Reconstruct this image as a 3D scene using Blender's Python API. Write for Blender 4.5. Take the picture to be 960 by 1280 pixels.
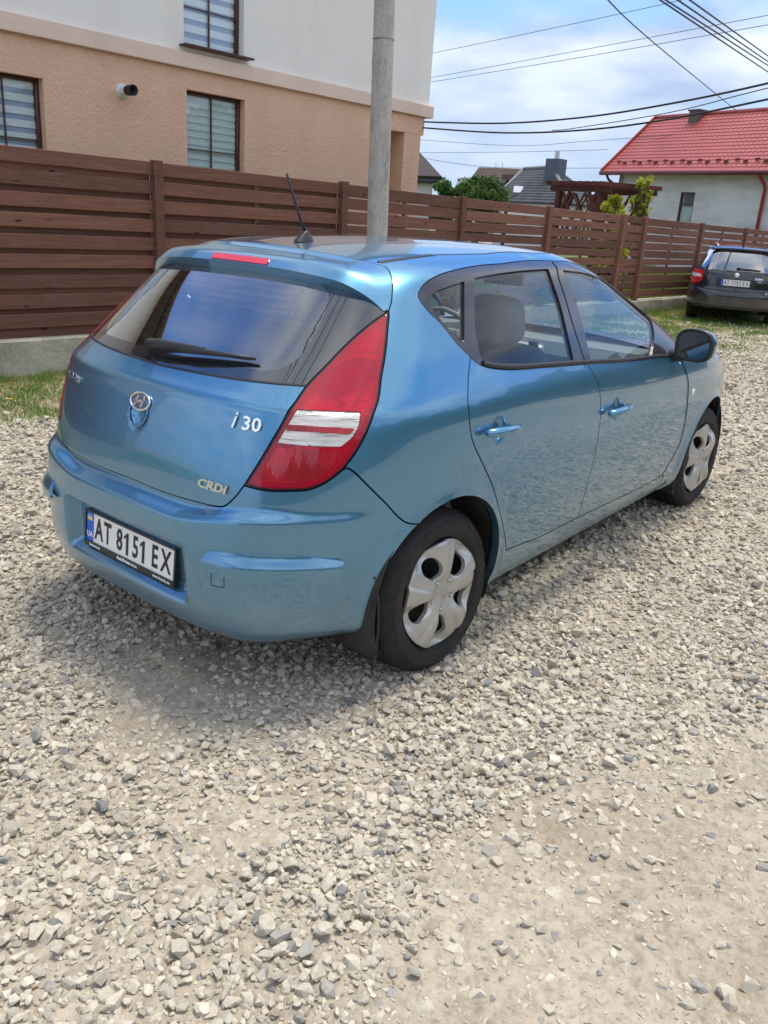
import bpy, math, random, json
import numpy as np
from mathutils import Vector, Matrix
from mathutils.geometry import delaunay_2d_cdt
random.seed(7); RNG=np.random.default_rng(7)
for o in list(bpy.data.objects): bpy.data.objects.remove(o)
SC=bpy.context.scene; COL=SC.collection
# ---------------------------------------------------------------- camera
cd=bpy.data.cameras.new('camera'); co=bpy.data.objects.new('camera',cd); COL.objects.link(co); SC.camera=co
def cam_axes(yaw,pitch,roll):
    cy,sy,cp,sp=math.cos(yaw),math.sin(yaw),math.cos(pitch),math.sin(pitch)
    f=np.array([cy*cp,sy*cp,-sp]); rt=np.array([sy,-cy,0.]); up=np.cross(rt,f)
    c,s=math.cos(roll),math.sin(roll)
    return c*rt+s*up, -s*rt+c*up, f
CR,CU,CF=cam_axes(0.66730444,0.35227436,0.06064182)
M=Matrix.Identity(4)
for i in range(3): M[i][0]=CR[i]; M[i][1]=CU[i]; M[i][2]=-CF[i]
M[0][3],M[1][3],M[2][3]=-2.26947870,-2.35036424,1.60509682
co.matrix_world=M
cd.sensor_fit='HORIZONTAL'; cd.sensor_width=36; cd.lens=1034.3867/960*36; cd.clip_start=.05; cd.clip_end=3000
SC.render.resolution_x=768; SC.render.resolution_y=1024
# ---------------------------------------------------------------- light
SUN_EL=math.radians(72); SUN_AZ=math.radians(2)      # direction towards the sun, azimuth from +x towards +y
sd=bpy.data.lights.new('sun','SUN'); so=bpy.data.objects.new('sun',sd); COL.objects.link(so)
sd.energy=2.4; sd.angle=math.radians(18); sd.color=(1,.91,.78)
sv=Vector((math.cos(SUN_EL)*math.cos(SUN_AZ),math.cos(SUN_EL)*math.sin(SUN_AZ),math.sin(SUN_EL)))
so.rotation_euler=sv.to_track_quat('Z','Y').to_euler(); so.location=(0,0,30)
W=bpy.data.worlds.new('World'); SC.world=W; W.use_nodes=True
nt=W.node_tree; nt.nodes.clear(); N=nt.nodes.new; L=nt.links.new
out=N('ShaderNodeOutputWorld'); bg=N('ShaderNodeBackground'); sky=N('ShaderNodeTexSky'); sky.sky_type='NISHITA'; sky.sun_disc=False
sky.sun_elevation=SUN_EL; sky.sun_rotation=math.pi/2-SUN_AZ; sky.air_density=1.3; sky.dust_density=.3
tc=N('ShaderNodeTexCoord'); sep=N('ShaderNodeSeparateXYZ'); L(tc.outputs['Generated'],sep.inputs[0])
# cloud layer: project the direction on a flat ceiling so that clouds shrink towards the horizon
zz=N('ShaderNodeMath'); zz.operation='ADD'; L(sep.outputs[2],zz.inputs[0]); zz.inputs[1].default_value=.22
zm=N('ShaderNodeMath'); zm.operation='MAXIMUM'; L(zz.outputs[0],zm.inputs[0]); zm.inputs[1].default_value=.1
dv=N('ShaderNodeVectorMath'); dv.operation='SCALE'; iv=N('ShaderNodeMath'); iv.operation='DIVIDE'; iv.inputs[0].default_value=1
L(zm.outputs[0],iv.inputs[1]); L(tc.outputs['Generated'],dv.inputs[0]); L(iv.outputs[0],dv.inputs['Scale'])
n1=N('ShaderNodeTexNoise'); n1.inputs['Scale'].default_value=1.15; n1.inputs['Detail'].default_value=7; n1.inputs['Roughness'].default_value=.52; n1.inputs['Distortion'].default_value=.25
mp=N('ShaderNodeMapping'); mp.inputs['Location'].default_value=(2.67,.50,0); L(dv.outputs[0],mp.inputs[0]); L(mp.outputs[0],n1.inputs['Vector'])
r1=N('ShaderNodeValToRGB'); r1.color_ramp.elements[0].position=.37; r1.color_ramp.elements[1].position=.52; L(n1.outputs['Fac'],r1.inputs[0])
n2=N('ShaderNodeTexNoise'); n2.inputs['Scale'].default_value=2.1; n2.inputs['Detail'].default_value=6; n2.inputs['Roughness'].default_value=.5
mp2=N('ShaderNodeMapping'); mp2.inputs['Location'].default_value=(7.3,3.1,0); L(dv.outputs[0],mp2.inputs[0]); L(mp2.outputs[0],n2.inputs['Vector'])
r2=N('ShaderNodeValToRGB'); e=r2.color_ramp.elements
e[0].position=.36; e[0].color=(2.1,2.75,4.1,1); e[1].position=.62; e[1].color=(6.6,6.75,7.0,1); L(n2.outputs['Fac'],r2.inputs[0])
mx=N('ShaderNodeMix'); mx.data_type='RGBA'; L(r1.outputs[0],mx.inputs[0]); L(r2.outputs[0],mx.inputs[7])
hs=N('ShaderNodeMix'); hs.data_type='RGBA'; hs.blend_type='MULTIPLY'; hs.inputs[0].default_value=1; hs.inputs[7].default_value=(.42,.66,1.05,1)
L(sky.outputs[0],hs.inputs[6]); L(hs.outputs[2],mx.inputs[6])
hz=N('ShaderNodeMapRange'); hz.interpolation_type='SMOOTHSTEP'; hz.inputs['From Min'].default_value=-.02; hz.inputs['From Max'].default_value=.36; hz.inputs['To Min'].default_value=.92; hz.inputs['To Max'].default_value=0; L(sep.outputs[2],hz.inputs['Value'])
hm=N('ShaderNodeMix'); hm.data_type='RGBA'; L(hz.outputs[0],hm.inputs[0]); L(mx.outputs[2],hm.inputs[6]); hm.inputs[7].default_value=(2.7,3.45,4.7,1)
L(hm.outputs[2],bg.inputs[0]); bg.inputs[1].default_value=.14; L(bg.outputs[0],out.inputs[0])
SC.view_settings.view_transform='Standard'; SC.view_settings.look='None'; SC.view_settings.gamma=1; SC.view_settings.exposure=0.56
SC.render.engine='CYCLES'; SC.cycles.max_bounces=10; SC.cycles.transparent_max_bounces=16
# ---------------------------------------------------------------- material helpers
MATS={}
class NT:
    def __init__(s,name):
        s.m=bpy.data.materials.new(name); s.m.use_nodes=True; s.t=s.m.node_tree
        s.p=s.t.nodes['Principled BSDF']; s.out=s.t.nodes['Material Output']
    def n(s,typ,**k):
        x=s.t.nodes.new(typ)
        for a,b in k.items():
            if a in x.inputs: x.inputs[a].default_value=b
            else: setattr(x,a,b)
        return x
    def l(s,a,b): s.t.links.new(a,b)
def ramp(nt,fac,stops):
    r=nt.n('ShaderNodeValToRGB'); el=r.color_ramp.elements
    while len(el)<len(stops): el.new(.5)
    for e_,(p,c) in zip(el,stops): e_.position=p; e_.color=(*c,1)
    nt.l(fac,r.inputs[0]); return r.outputs[0]
def coord(nt,scale=(1,1,1),obj=True,rnd=False):
    t=nt.n('ShaderNodeTexCoord'); m=nt.n('ShaderNodeMapping'); m.inputs['Scale'].default_value=scale
    nt.l(t.outputs['Object' if obj else 'Generated'],m.inputs[0])
    if rnd:
        oi=nt.n('ShaderNodeObjectInfo'); mu=nt.n('ShaderNodeMath',operation='MULTIPLY'); mu.inputs[1].default_value=37
        nt.l(oi.outputs['Random'],mu.inputs[0]); nt.l(mu.outputs[0],m.inputs['Location'])
    return m.outputs[0]
def plain(name,col,rough=.5,metal=0,coat=0,**k):
    if name in MATS: return MATS[name]
    t=NT(name); p=t.p; p.inputs['Base Color'].default_value=(*col,1); p.inputs['Roughness'].default_value=rough; p.inputs['Metallic'].default_value=metal
    p.inputs['Coat Weight'].default_value=coat; p.inputs['Coat Roughness'].default_value=.04
    for a,b in k.items(): p.inputs[a.replace('_',' ')].default_value=b
    MATS[name]=t.m; return t.m
def noisy(name,c1,c2,scale=8,rough=.6,bump=.2,bscale=60,stretch=(1,1,1),detail=5,dist=.01,lo=.35,hi=.65,rnd=False,spec=.5,rough2=None):
    if name in MATS: return MATS[name]
    t=NT(name); v=coord(t,stretch,rnd=rnd)
    a=t.n('ShaderNodeTexNoise',Scale=scale,Detail=detail,Roughness=.6); t.l(v,a.inputs['Vector'])
    t.l(ramp(t,a.outputs['Fac'],[(lo,c1),(hi,c2)]),t.p.inputs['Base Color'])
    b=t.n('ShaderNodeTexNoise',Scale=bscale,Detail=4); t.l(v,b.inputs['Vector'])
    bm=t.n('ShaderNodeBump',Strength=bump,Distance=dist); t.l(b.outputs['Fac'],bm.inputs['Height']); t.l(bm.outputs[0],t.p.inputs['Normal'])
    t.p.inputs['Roughness'].default_value=rough; t.p.inputs['Specular IOR Level'].default_value=spec
    MATS[name]=t.m; return t.m
def glass(name,tint,refl=1.0,rough=0.0):
    if name in MATS: return MATS[name]
    t=NT(name); t.t.nodes.remove(t.p)
    tr=t.n('ShaderNodeBsdfTransparent'); tr.inputs[0].default_value=(*tint,1)
    gl=t.n('ShaderNodeBsdfGlossy'); gl.inputs['Roughness'].default_value=rough; gl.inputs[0].default_value=(1,1,1,1)
    ge=t.n('ShaderNodeNewGeometry'); io=t.n('ShaderNodeMapRange'); io.inputs['To Min'].default_value=1.5; io.inputs['To Max'].default_value=1/1.5; t.l(ge.outputs['Backfacing'],io.inputs['Value']); fr=t.n('ShaderNodeFresnel'); t.l(io.outputs[0],fr.inputs['IOR']); mu=t.n('ShaderNodeMath',operation='MULTIPLY',use_clamp=True); mu.inputs[1].default_value=refl
    # a pane has two faces that mirror
    t.l(fr.outputs[0],mu.inputs[0]); mx=t.n('ShaderNodeMixShader'); t.l(mu.outputs[0],mx.inputs[0]); t.l(tr.outputs[0],mx.inputs[1]); t.l(gl.outputs[0],mx.inputs[2])
    t.l(mx.outputs[0],t.out.inputs[0]); MATS[name]=t.m; return t.m
def car_paint(name,col,metal=.55,flake=.12):
    t=NT(name); p=t.p
    v=coord(t,(1,1,1)); w=t.n('ShaderNodeTexVoronoi',Scale=900); t.l(v,w.inputs['Vector'])
    hv=t.n('ShaderNodeMix',data_type='RGBA'); hv.inputs[0].default_value=flake; hv.inputs[6].default_value=(*col,1); t.l(w.outputs['Color'],hv.inputs[7])
    d=t.n('ShaderNodeTexNoise',Scale=2.2,Detail=8,Roughness=.62); t.l(v,d.inputs['Vector'])
    du=t.n('ShaderNodeMix',data_type='RGBA'); t.l(ramp(t,d.outputs['Fac'],[(.5,(0,0,0)),(.78,(.10,.10,.10))]),du.inputs[0]); t.l(hv.outputs[2],du.inputs[6]); du.inputs[7].default_value=(.30,.27,.22,1)
    sx=t.n('ShaderNodeSeparateXYZ'); tcx=t.n('ShaderNodeTexCoord'); t.l(tcx.outputs['Object'],sx.inputs[0]); mr=t.n('ShaderNodeMapRange'); mr.inputs['From Min'].default_value=.20; mr.inputs['From Max'].default_value=.62; mr.inputs['To Min'].default_value=.34; mr.inputs['To Max'].default_value=0; t.l(sx.outputs[2],mr.inputs['Value'])
    nn_=t.n('ShaderNodeTexNoise',Scale=7,Detail=9,Roughness=.7); t.l(v,nn_.inputs['Vector']); mm=t.n('ShaderNodeMath',operation='MULTIPLY'); t.l(mr.outputs[0],mm.inputs[0]); t.l(nn_.outputs['Fac'],mm.inputs[1])
    d2=t.n('ShaderNodeMix',data_type='RGBA'); t.l(mm.outputs[0],d2.inputs[0]); t.l(du.outputs[2],d2.inputs[6]); d2.inputs[7].default_value=(.36,.31,.24,1)
    t.l(d2.outputs[2],p.inputs['Base Color']); p.inputs['Metallic'].default_value=metal; p.inputs['Roughness'].default_value=.29
    p.inputs['Coat Weight'].default_value=1; p.inputs['Coat Roughness'].default_value=.006; p.inputs['Coat IOR'].default_value=1.62
    b=t.n('ShaderNodeTexNoise',Scale=5,Detail=1); t.l(v,b.inputs['Vector']); bm=t.n('ShaderNodeBump',Strength=.06,Distance=.01); t.l(b.outputs['Fac'],bm.inputs['Height'])
    t.l(bm.outputs[0],p.inputs['Coat Normal'])
    return t.m
# ---------------------------------------------------------------- object helpers
def tag(o,label=None,cat=None,group=None,kind=None):
    for k,v in (('label',label),('category',cat),('group',group),('kind',kind)):
        if v: o[k]=v
    return o
def mesh_data(name,verts,faces,mat,smooth=False,mats=None,midx=None):
    me=bpy.data.meshes.new(name); me.from_pydata([tuple(map(float,v)) for v in verts],[],[tuple(map(int,f)) for f in faces])
    if mats:
        for m in mats: me.materials.append(m)
        me.polygons.foreach_set('material_index',midx)
    elif mat: me.materials.append(mat)
    if smooth is not False:
        fl=[bool(smooth)]*len(me.polygons) if not hasattr(smooth,'__len__') else [bool(b) for b in smooth]
        me.polygons.foreach_set('use_smooth',fl)
    me.update(); return me
def link(name,me,parent=None,loc=None,rot=None):
    o=bpy.data.objects.new(name,me); COL.objects.link(o)
    if parent: o.parent=parent
    if loc is not None: o.location=loc
    if rot is not None: o.rotation_euler=rot
    return o
def obj(name,vf,mat,parent=None,smooth=False,**k):
    return link(name,mesh_data(name,vf[0],vf[1],mat,smooth),parent,**k)
def empty(name,loc=(0,0,0),rz=0,parent=None):
    o=bpy.data.objects.new(name,None); COL.objects.link(o); o.location=loc; o.rotation_euler=(0,0,rz); o.empty_display_size=.2
    if parent: o.parent=parent
    return o
class MB:
    """collects primitives into one mesh"""
    def __init__(s): s.v=[]; s.f=[]
    def add(s,v,f):
        n=len(s.v); s.v+= [tuple(a) for a in v]; s.f+=[tuple(i+n for i in q) for q in f]; return s
    def box(s,c,d,m=None,bev=0):
        x,y,z=[a/2 for a in d]
        v=[(c[0]+i*x,c[1]+j*y,c[2]+k*z) for i in(-1,1) for j in(-1,1) for k in(-1,1)]
        if m is not None: v=[tuple(m@Vector(a)) for a in v]
        return s.add(v,[(0,1,3,2),(4,6,7,5),(0,4,5,1),(2,3,7,6),(0,2,6,4),(1,5,7,3)])
    def bar(s,a,b,w,h,up=(0,0,1)):
        a=Vector(a);b=Vector(b);d=(b-a).normalized(); sd_=d.cross(Vector(up)).normalized(); u=sd_.cross(d)
        v=[p+sd_*i*w/2+u*j*h/2 for p in(a,b) for i,j in((-1,-1),(1,-1),(1,1),(-1,1))]
        return s.add(v,[(0,1,2,3),(4,7,6,5),(0,4,5,1),(1,5,6,2),(2,6,7,3),(3,7,4,0)])
    def tube(s,pts,r,n=8,caps=True):
        pts=[Vector(p) for p in pts]; rs=r if hasattr(r,'__len__') else [r]*len(pts); base=len(s.v); ref=None
        for i,p in enumerate(pts):
            d=(pts[min(i+1,len(pts)-1)]-pts[max(i-1,0)]).normalized()
            if ref is None: ref=d.orthogonal().normalized()
            ref=(ref-d*ref.dot(d)).normalized(); q=d.cross(ref)
            for k in range(n):
                a=2*math.pi*k/n; s.v.append(tuple(p+(ref*math.cos(a)+q*math.sin(a))*rs[i]))
        for i in range(len(pts)-1):
            for k in range(n):
                a=base+i*n+k; b=base+i*n+(k+1)%n; s.f.append((a,b,b+n,a+n))
        if caps:
            s.f.append(tuple(base+k for k in range(n))[::-1]); e_=base+(len(pts)-1)*n; s.f.append(tuple(e_+k for k in range(n)))
        return s
    def lathe(s,prof,n=48,axis='y',cen=(0,0,0),a0=0,a1=2*math.pi):
        base=len(s.v); full=abs(a1-a0-2*math.pi)<1e-6; m=n if full else n+1
        for k in range(m):
            a=a0+(a1-a0)*k/n; c,q=math.cos(a),math.sin(a)
            for r,h in prof:
                p={'y':(r*c,h,r*q),'z':(r*c,r*q,h),'x':(h,r*c,r*q)}[axis]; s.v.append(tuple(p[i]+cen[i] for i in range(3)))
        L_=len(prof)
        for k in range(n):
            k2=(k+1)%m if full else k+1
            for i in range(L_-1): s.f.append((base+k*L_+i,base+k*L_+i+1,base+k2*L_+i+1,base+k2*L_+i))
        return s
    def o(s,name,mat,parent=None,smooth=False,**k): return obj(name,(s.v,s.f),mat,parent,smooth,**k)
def auto_smooth(o,deg=35):
    """mark sharp edges by angle (no operators)"""
    me=o.data; import bmesh
    bm=bmesh.new(); bm.from_mesh(me); bmesh.ops.remove_doubles(bm,verts=bm.verts,dist=1e-5); bmesh.ops.recalc_face_normals(bm,faces=bm.faces)
    for f in bm.faces: f.smooth=True
    for e_ in bm.edges:
        e_.smooth = (len(e_.link_faces)==2 and e_.calc_face_angle(0)<math.radians(deg))
    bm.to_mesh(me); bm.free(); return o
def bevel(o,w=.003,seg=2,ang=35):
    import bmesh
    bm=bmesh.new(); bm.from_mesh(o.data); bmesh.ops.remove_doubles(bm,verts=bm.verts,dist=1e-6)
    es=[e_ for e_ in bm.edges if len(e_.link_faces)==2 and e_.calc_face_angle(0)>math.radians(ang)]
    bmesh.ops.bevel(bm,geom=es,offset=w,segments=seg,affect='EDGES',profile=.6,clamp_overlap=True)
    bm.to_mesh(o.data); bm.free(); return auto_smooth(o,40)
def pip(pts,poly):
    """vectorised point in polygon"""
    pts=np.asarray(pts); x,y=pts[:,0],pts[:,1]; inside=np.zeros(len(pts),bool); P=np.asarray(poly); n=len(P); j=n-1
    for i in range(n):
        xi,yi=P[i]; xj,yj=P[j]
        c=((yi>y)!=(yj>y)); 
        with np.errstate(divide='ignore',invalid='ignore'): xx=(xj-xi)*(y-yi)/(yj-yi+1e-30)+xi
        inside^=(c&(x<xx)); j=i
    return inside
def cdt_fill(outer,holes,grid):
    """triangulate outer minus holes with extra interior points; returns pts, tris, loops(index lists)"""
    pts=[];edges=[];loops=[]
    for lp in [outer]+holes:
        b=len(pts); n=len(lp); pts+= [tuple(p) for p in lp]; edges+=[(b+i,b+(i+1)%n) for i in range(n)]; loops.append(list(range(b,b+n)))
    if grid is not None and len(grid):
        g=np.asarray(grid); m=pip(g,outer)
        for h in holes: m&=~pip(g,h)
        g=g[m]; pts+= [tuple(p) for p in g]
    r=delaunay_2d_cdt([Vector(p) for p in pts],edges,[],0,1e-7)
    V=np.array([tuple(v) for v in r[0]]); T=np.array([t for t in r[2] if len(t)==3])
    remap={}
    for i,orig in enumerate(r[3]):
        for q in orig: remap[q]=i
    c=V[T].mean(1); m=pip(c,outer)
    for h in holes: m&=~pip(c,h)
    T=T[m]
    # consistent orientation
    a=V[T[:,1]]-V[T[:,0]]; b=V[T[:,2]]-V[T[:,0]]; cr=a[:,0]*b[:,1]-a[:,1]*b[:,0]
    T[cr<0]=T[cr<0][:,::-1]; T=T[np.abs(cr)>1e-12]
    return V,T,[[remap.get(i,i) for i in lp] for lp in loops]
def spline(pts,step=.012,closed=False,metric=(1.6,1)):
    """centripetal catmull-rom through 2D points, resampled"""
    P=[np.array(p,float) for p in pts]; out_=[]
    n=len(P); sc=np.array(metric)
    rng_=range(n if closed else n-1)
    for i in rng_:
        p1,p2=P[i],P[(i+1)%n]
        p0=P[i-1] if (i>0 or closed) else 2*p1-p2
        p3=P[(i+2)%n] if (i+2<n or closed) else 2*p2-p1
        d=np.linalg.norm((p2-p1)*sc); k=max(1,int(math.ceil(d/step)))
        t0=0; f=lambda a,b:max(np.linalg.norm((b-a)*sc),1e-6)**.5
        t1=t0+f(p0,p1);t2=t1+f(p1,p2);t3=t2+f(p2,p3)
        for j in range(k):
            t=t1+(t2-t1)*j/k
            A1=(t1-t)/(t1-t0)*p0+(t-t0)/(t1-t0)*p1;A2=(t2-t)/(t2-t1)*p1+(t-t1)/(t2-t1)*p2;A3=(t3-t)/(t3-t2)*p2+(t-t2)/(t3-t2)*p3
            B1=(t2-t)/(t2-t0)*A1+(t-t0)/(t2-t0)*A2;B2=(t3-t)/(t3-t1)*A2+(t-t1)/(t3-t1)*A3
            out_.append(tuple((t2-t)/(t2-t1)*B1+(t-t1)/(t2-t1)*B2))
    if not closed: out_.append(tuple(P[-1]))
    return out_
def joinc(*cs):
    o_=[]
    for c in cs:
        for p in c:
            if not o_ or math.hypot(o_[-1][0]-p[0],o_[-1][1]-p[1])>1e-4: o_.append(tuple(p))
    if math.hypot(o_[0][0]-o_[-1][0],o_[0][1]-o_[-1][1])<1e-4: o_.pop()
    return o_
def area2(p):
    p=np.array(p); x,y=p[:,0],p[:,1]; return float(np.sum(x*np.roll(y,-1)-np.roll(x,-1)*y)/2)
def ccw(p): return p if area2(p)>0 else p[::-1]
def mir(p): return [(-a,b) for a,b in p][::-1]

# ---------------------------------------------------------------- body surface
def pchip(xs, ys):
    xs=np.array(xs,float); ys=np.array(ys,float); h=np.diff(xs); dl=np.diff(ys)/h
    m=np.zeros(len(xs)); m[0]=dl[0]; m[-1]=dl[-1]
    for i in range(1,len(xs)-1):
        if dl[i-1]*dl[i]>0:
            w1=2*h[i]+h[i-1]; w2=h[i]+2*h[i-1]; m[i]=(w1+w2)/(w1/dl[i-1]+w2/dl[i])
    def f(x):
        x=np.clip(x,xs[0],xs[-1]); i=np.clip(np.searchsorted(xs,x)-1,0,len(h)-1)
        t=(x-xs[i])/h[i]
        return ((2*t**3-3*t**2+1)*ys[i]+(t**3-2*t**2+t)*h[i]*m[i]+(-2*t**3+3*t**2)*ys[i+1]+(t**3-t**2)*h[i]*m[i+1])
    return f
def smooth_table(tab, sig=.02):
    f=pchip([a for a,b in tab],[b for a,b in tab]); lo,hi=tab[0][0],tab[-1][0]
    st=.002; zs=np.arange(lo-.12,hi+.12+st,st)
    sl=(f(lo+.01)-f(lo))/.01; sh=(f(hi)-f(hi-.01))/.01
    v=np.where(zs<lo,f(lo)+(zs-lo)*sl,np.where(zs>hi,f(hi)+(zs-hi)*sh,f(zs)))
    k=np.exp(-.5*(np.arange(-30,31)*st/sig)**2); k/=k.sum()
    vp=np.convolve(np.pad(v,30,mode='edge'),k,'valid')
    # quadratic-free interpolation on the dense grid (cubic hermite)
    m=np.gradient(vp,st)
    def g(x):
        x=np.clip(np.asarray(x,float),zs[0],zs[-1]-1e-9); i=((x-zs[0])/st).astype(int); i=np.clip(i,0,len(zs)-2)
        t=(x-zs[i])/st
        return (2*t**3-3*t**2+1)*vp[i]+(t**3-2*t**2+t)*st*m[i]+(-2*t**3+3*t**2)*vp[i+1]+(t**3-t**2)*st*m[i+1]
    return g
def sstep(a,b,x):
    t=np.clip((np.asarray(x)-a)/(b-a),0,1); return t*t*(3-2*t)
class Surf:
    def __init__(s, xr, W, n, X0, X1, xf, nf, droop, disp=None, split=.97, xfu=None, X1u=None, rise=.05):
        s.rise=rise
        s.xr=smooth_table(xr,.009); s.W=smooth_table(W,.015); s.n=smooth_table(n,.03); s.X0=X0; s.X1=X1
        s.xf=smooth_table(xf); s.nf=nf; s.droop=droop; s.disp=disp; s.split=split
        s.xfu=smooth_table(xfu) if xfu else None; s.X1u=smooth_table(X1u) if X1u else None
    def base(s,u,z):
        u=np.asarray(u,float); z=np.asarray(z,float)
        au=np.abs(u); n=s.n(z); a=s.X0-s.xr(z)
        ph=np.clip(au,0,1)*np.pi/2
        c=np.cos(ph); sn=np.sin(ph); r=(np.abs(c)**n+np.abs(sn)**n)**(-1/n)
        x1=s.X0-a*r*c; y1=r*sn
        up=z>s.split
        X1=np.where(up,s.X1u(z) if s.X1u else s.X1,s.X1)
        xf=np.where(up,s.xfu(z) if s.xfu else s.xf(z),s.xf(z))
        t=np.clip(au-1,0,1); x2=s.X0+(X1-s.X0)*t
        ph=(3-np.clip(au,2,3))*np.pi/2; c=np.cos(ph); sn=np.sin(ph); nf=s.nf
        r=(np.abs(c)**nf+np.abs(sn)**nf)**(-1/nf)
        x3=X1+(xf-X1)*r*c; y3=r*sn
        x=np.where(au<1,x1,np.where(au<2,x2,x3)); yf=np.where(au<1,y1,np.where(au<2,1.0,y3))
        d=s.droop(x)*sstep(1.0,1.3,z)
        d=d-s.rise*sstep(1.9,.2,x)*sstep(.8,1.0,z)*(1-sstep(1.12,1.32,z))
        y=-yf*s.W(z+d)
        return np.stack([x,np.where(u<0,-y,y),z],-1)
    def normal(s,u,z):
        e=1e-3
        du=s.base(np.asarray(u)+e,z)-s.base(np.asarray(u)-e,z); dz=s.base(u,np.asarray(z)+e)-s.base(u,np.asarray(z)-e)
        n=np.cross(du,dz); n/=np.maximum(np.linalg.norm(n,axis=-1,keepdims=True),1e-12)
        return n
    def pos(s,u,z,off=0.0,disp=None):
        p=s.base(u,z); n=s.normal(u,z); d=s.disp(p,z) if disp is None else disp(p,z)
        return p+n*(d+off)[...,None] if np.ndim(d) else p+n*(d+off)

def droop1(x): return np.where(x<.9,.055*((.9-x)/1.1)**2,.03*((x-.9)/.6)**2)
def arch_disp(p,z):
    x=p[...,0]; d=0
    for cx in (0,2.65):
        r=np.hypot(x-cx,z-.305); d=d+.014*sstep(.43,.35,r)*np.where(z<.8,1,0)
    return d
CAR=Surf(
 xr=[(.18,-.60),(.24,-.675),(.30,-.705),(.40,-.722),(.52,-.722),(.62,-.714),(.70,-.703),(.78,-.690),(.86,-.670),(.94,-.645),(.985,-.6285),(1.010,-.617),(1.03,-.593),(1.06,-.556),(1.10,-.509),(1.2,-.385),(1.3,-.270),(1.4,-.155),(1.48,-.06)],
 W=[(.18,.79),(.24,.825),(.30,.842),(.45,.860),(.60,.872),(.72,.878),(.82,.878),(.90,.868),(.96,.850),(1.02,.824),(1.2,.742),(1.3,.695),(1.36,.665),(1.40,.638),(1.43,.605),(1.455,.55),(1.49,.40)],
 n=[(.18,4.0),(.6,4.0),(.9,3.8),(1.1,4.0),(1.3,5.0),(1.48,5.0)],
 X0=.6,X1=1.9,xf=[(.18,3.25),(.3,3.38),(.5,3.44),(.65,3.42),(.8,3.33),(.97,3.1)],nf=3.8,droop=droop1,disp=arch_disp,split=.97,
 xfu=[(.97,2.42),(1.1,2.18),(1.25,1.86),(1.40,1.50),(1.48,1.25)],
 X1u=[(.97,1.9),(1.1,1.72),(1.25,1.42),(1.40,1.05),(1.48,.85)])

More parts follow.
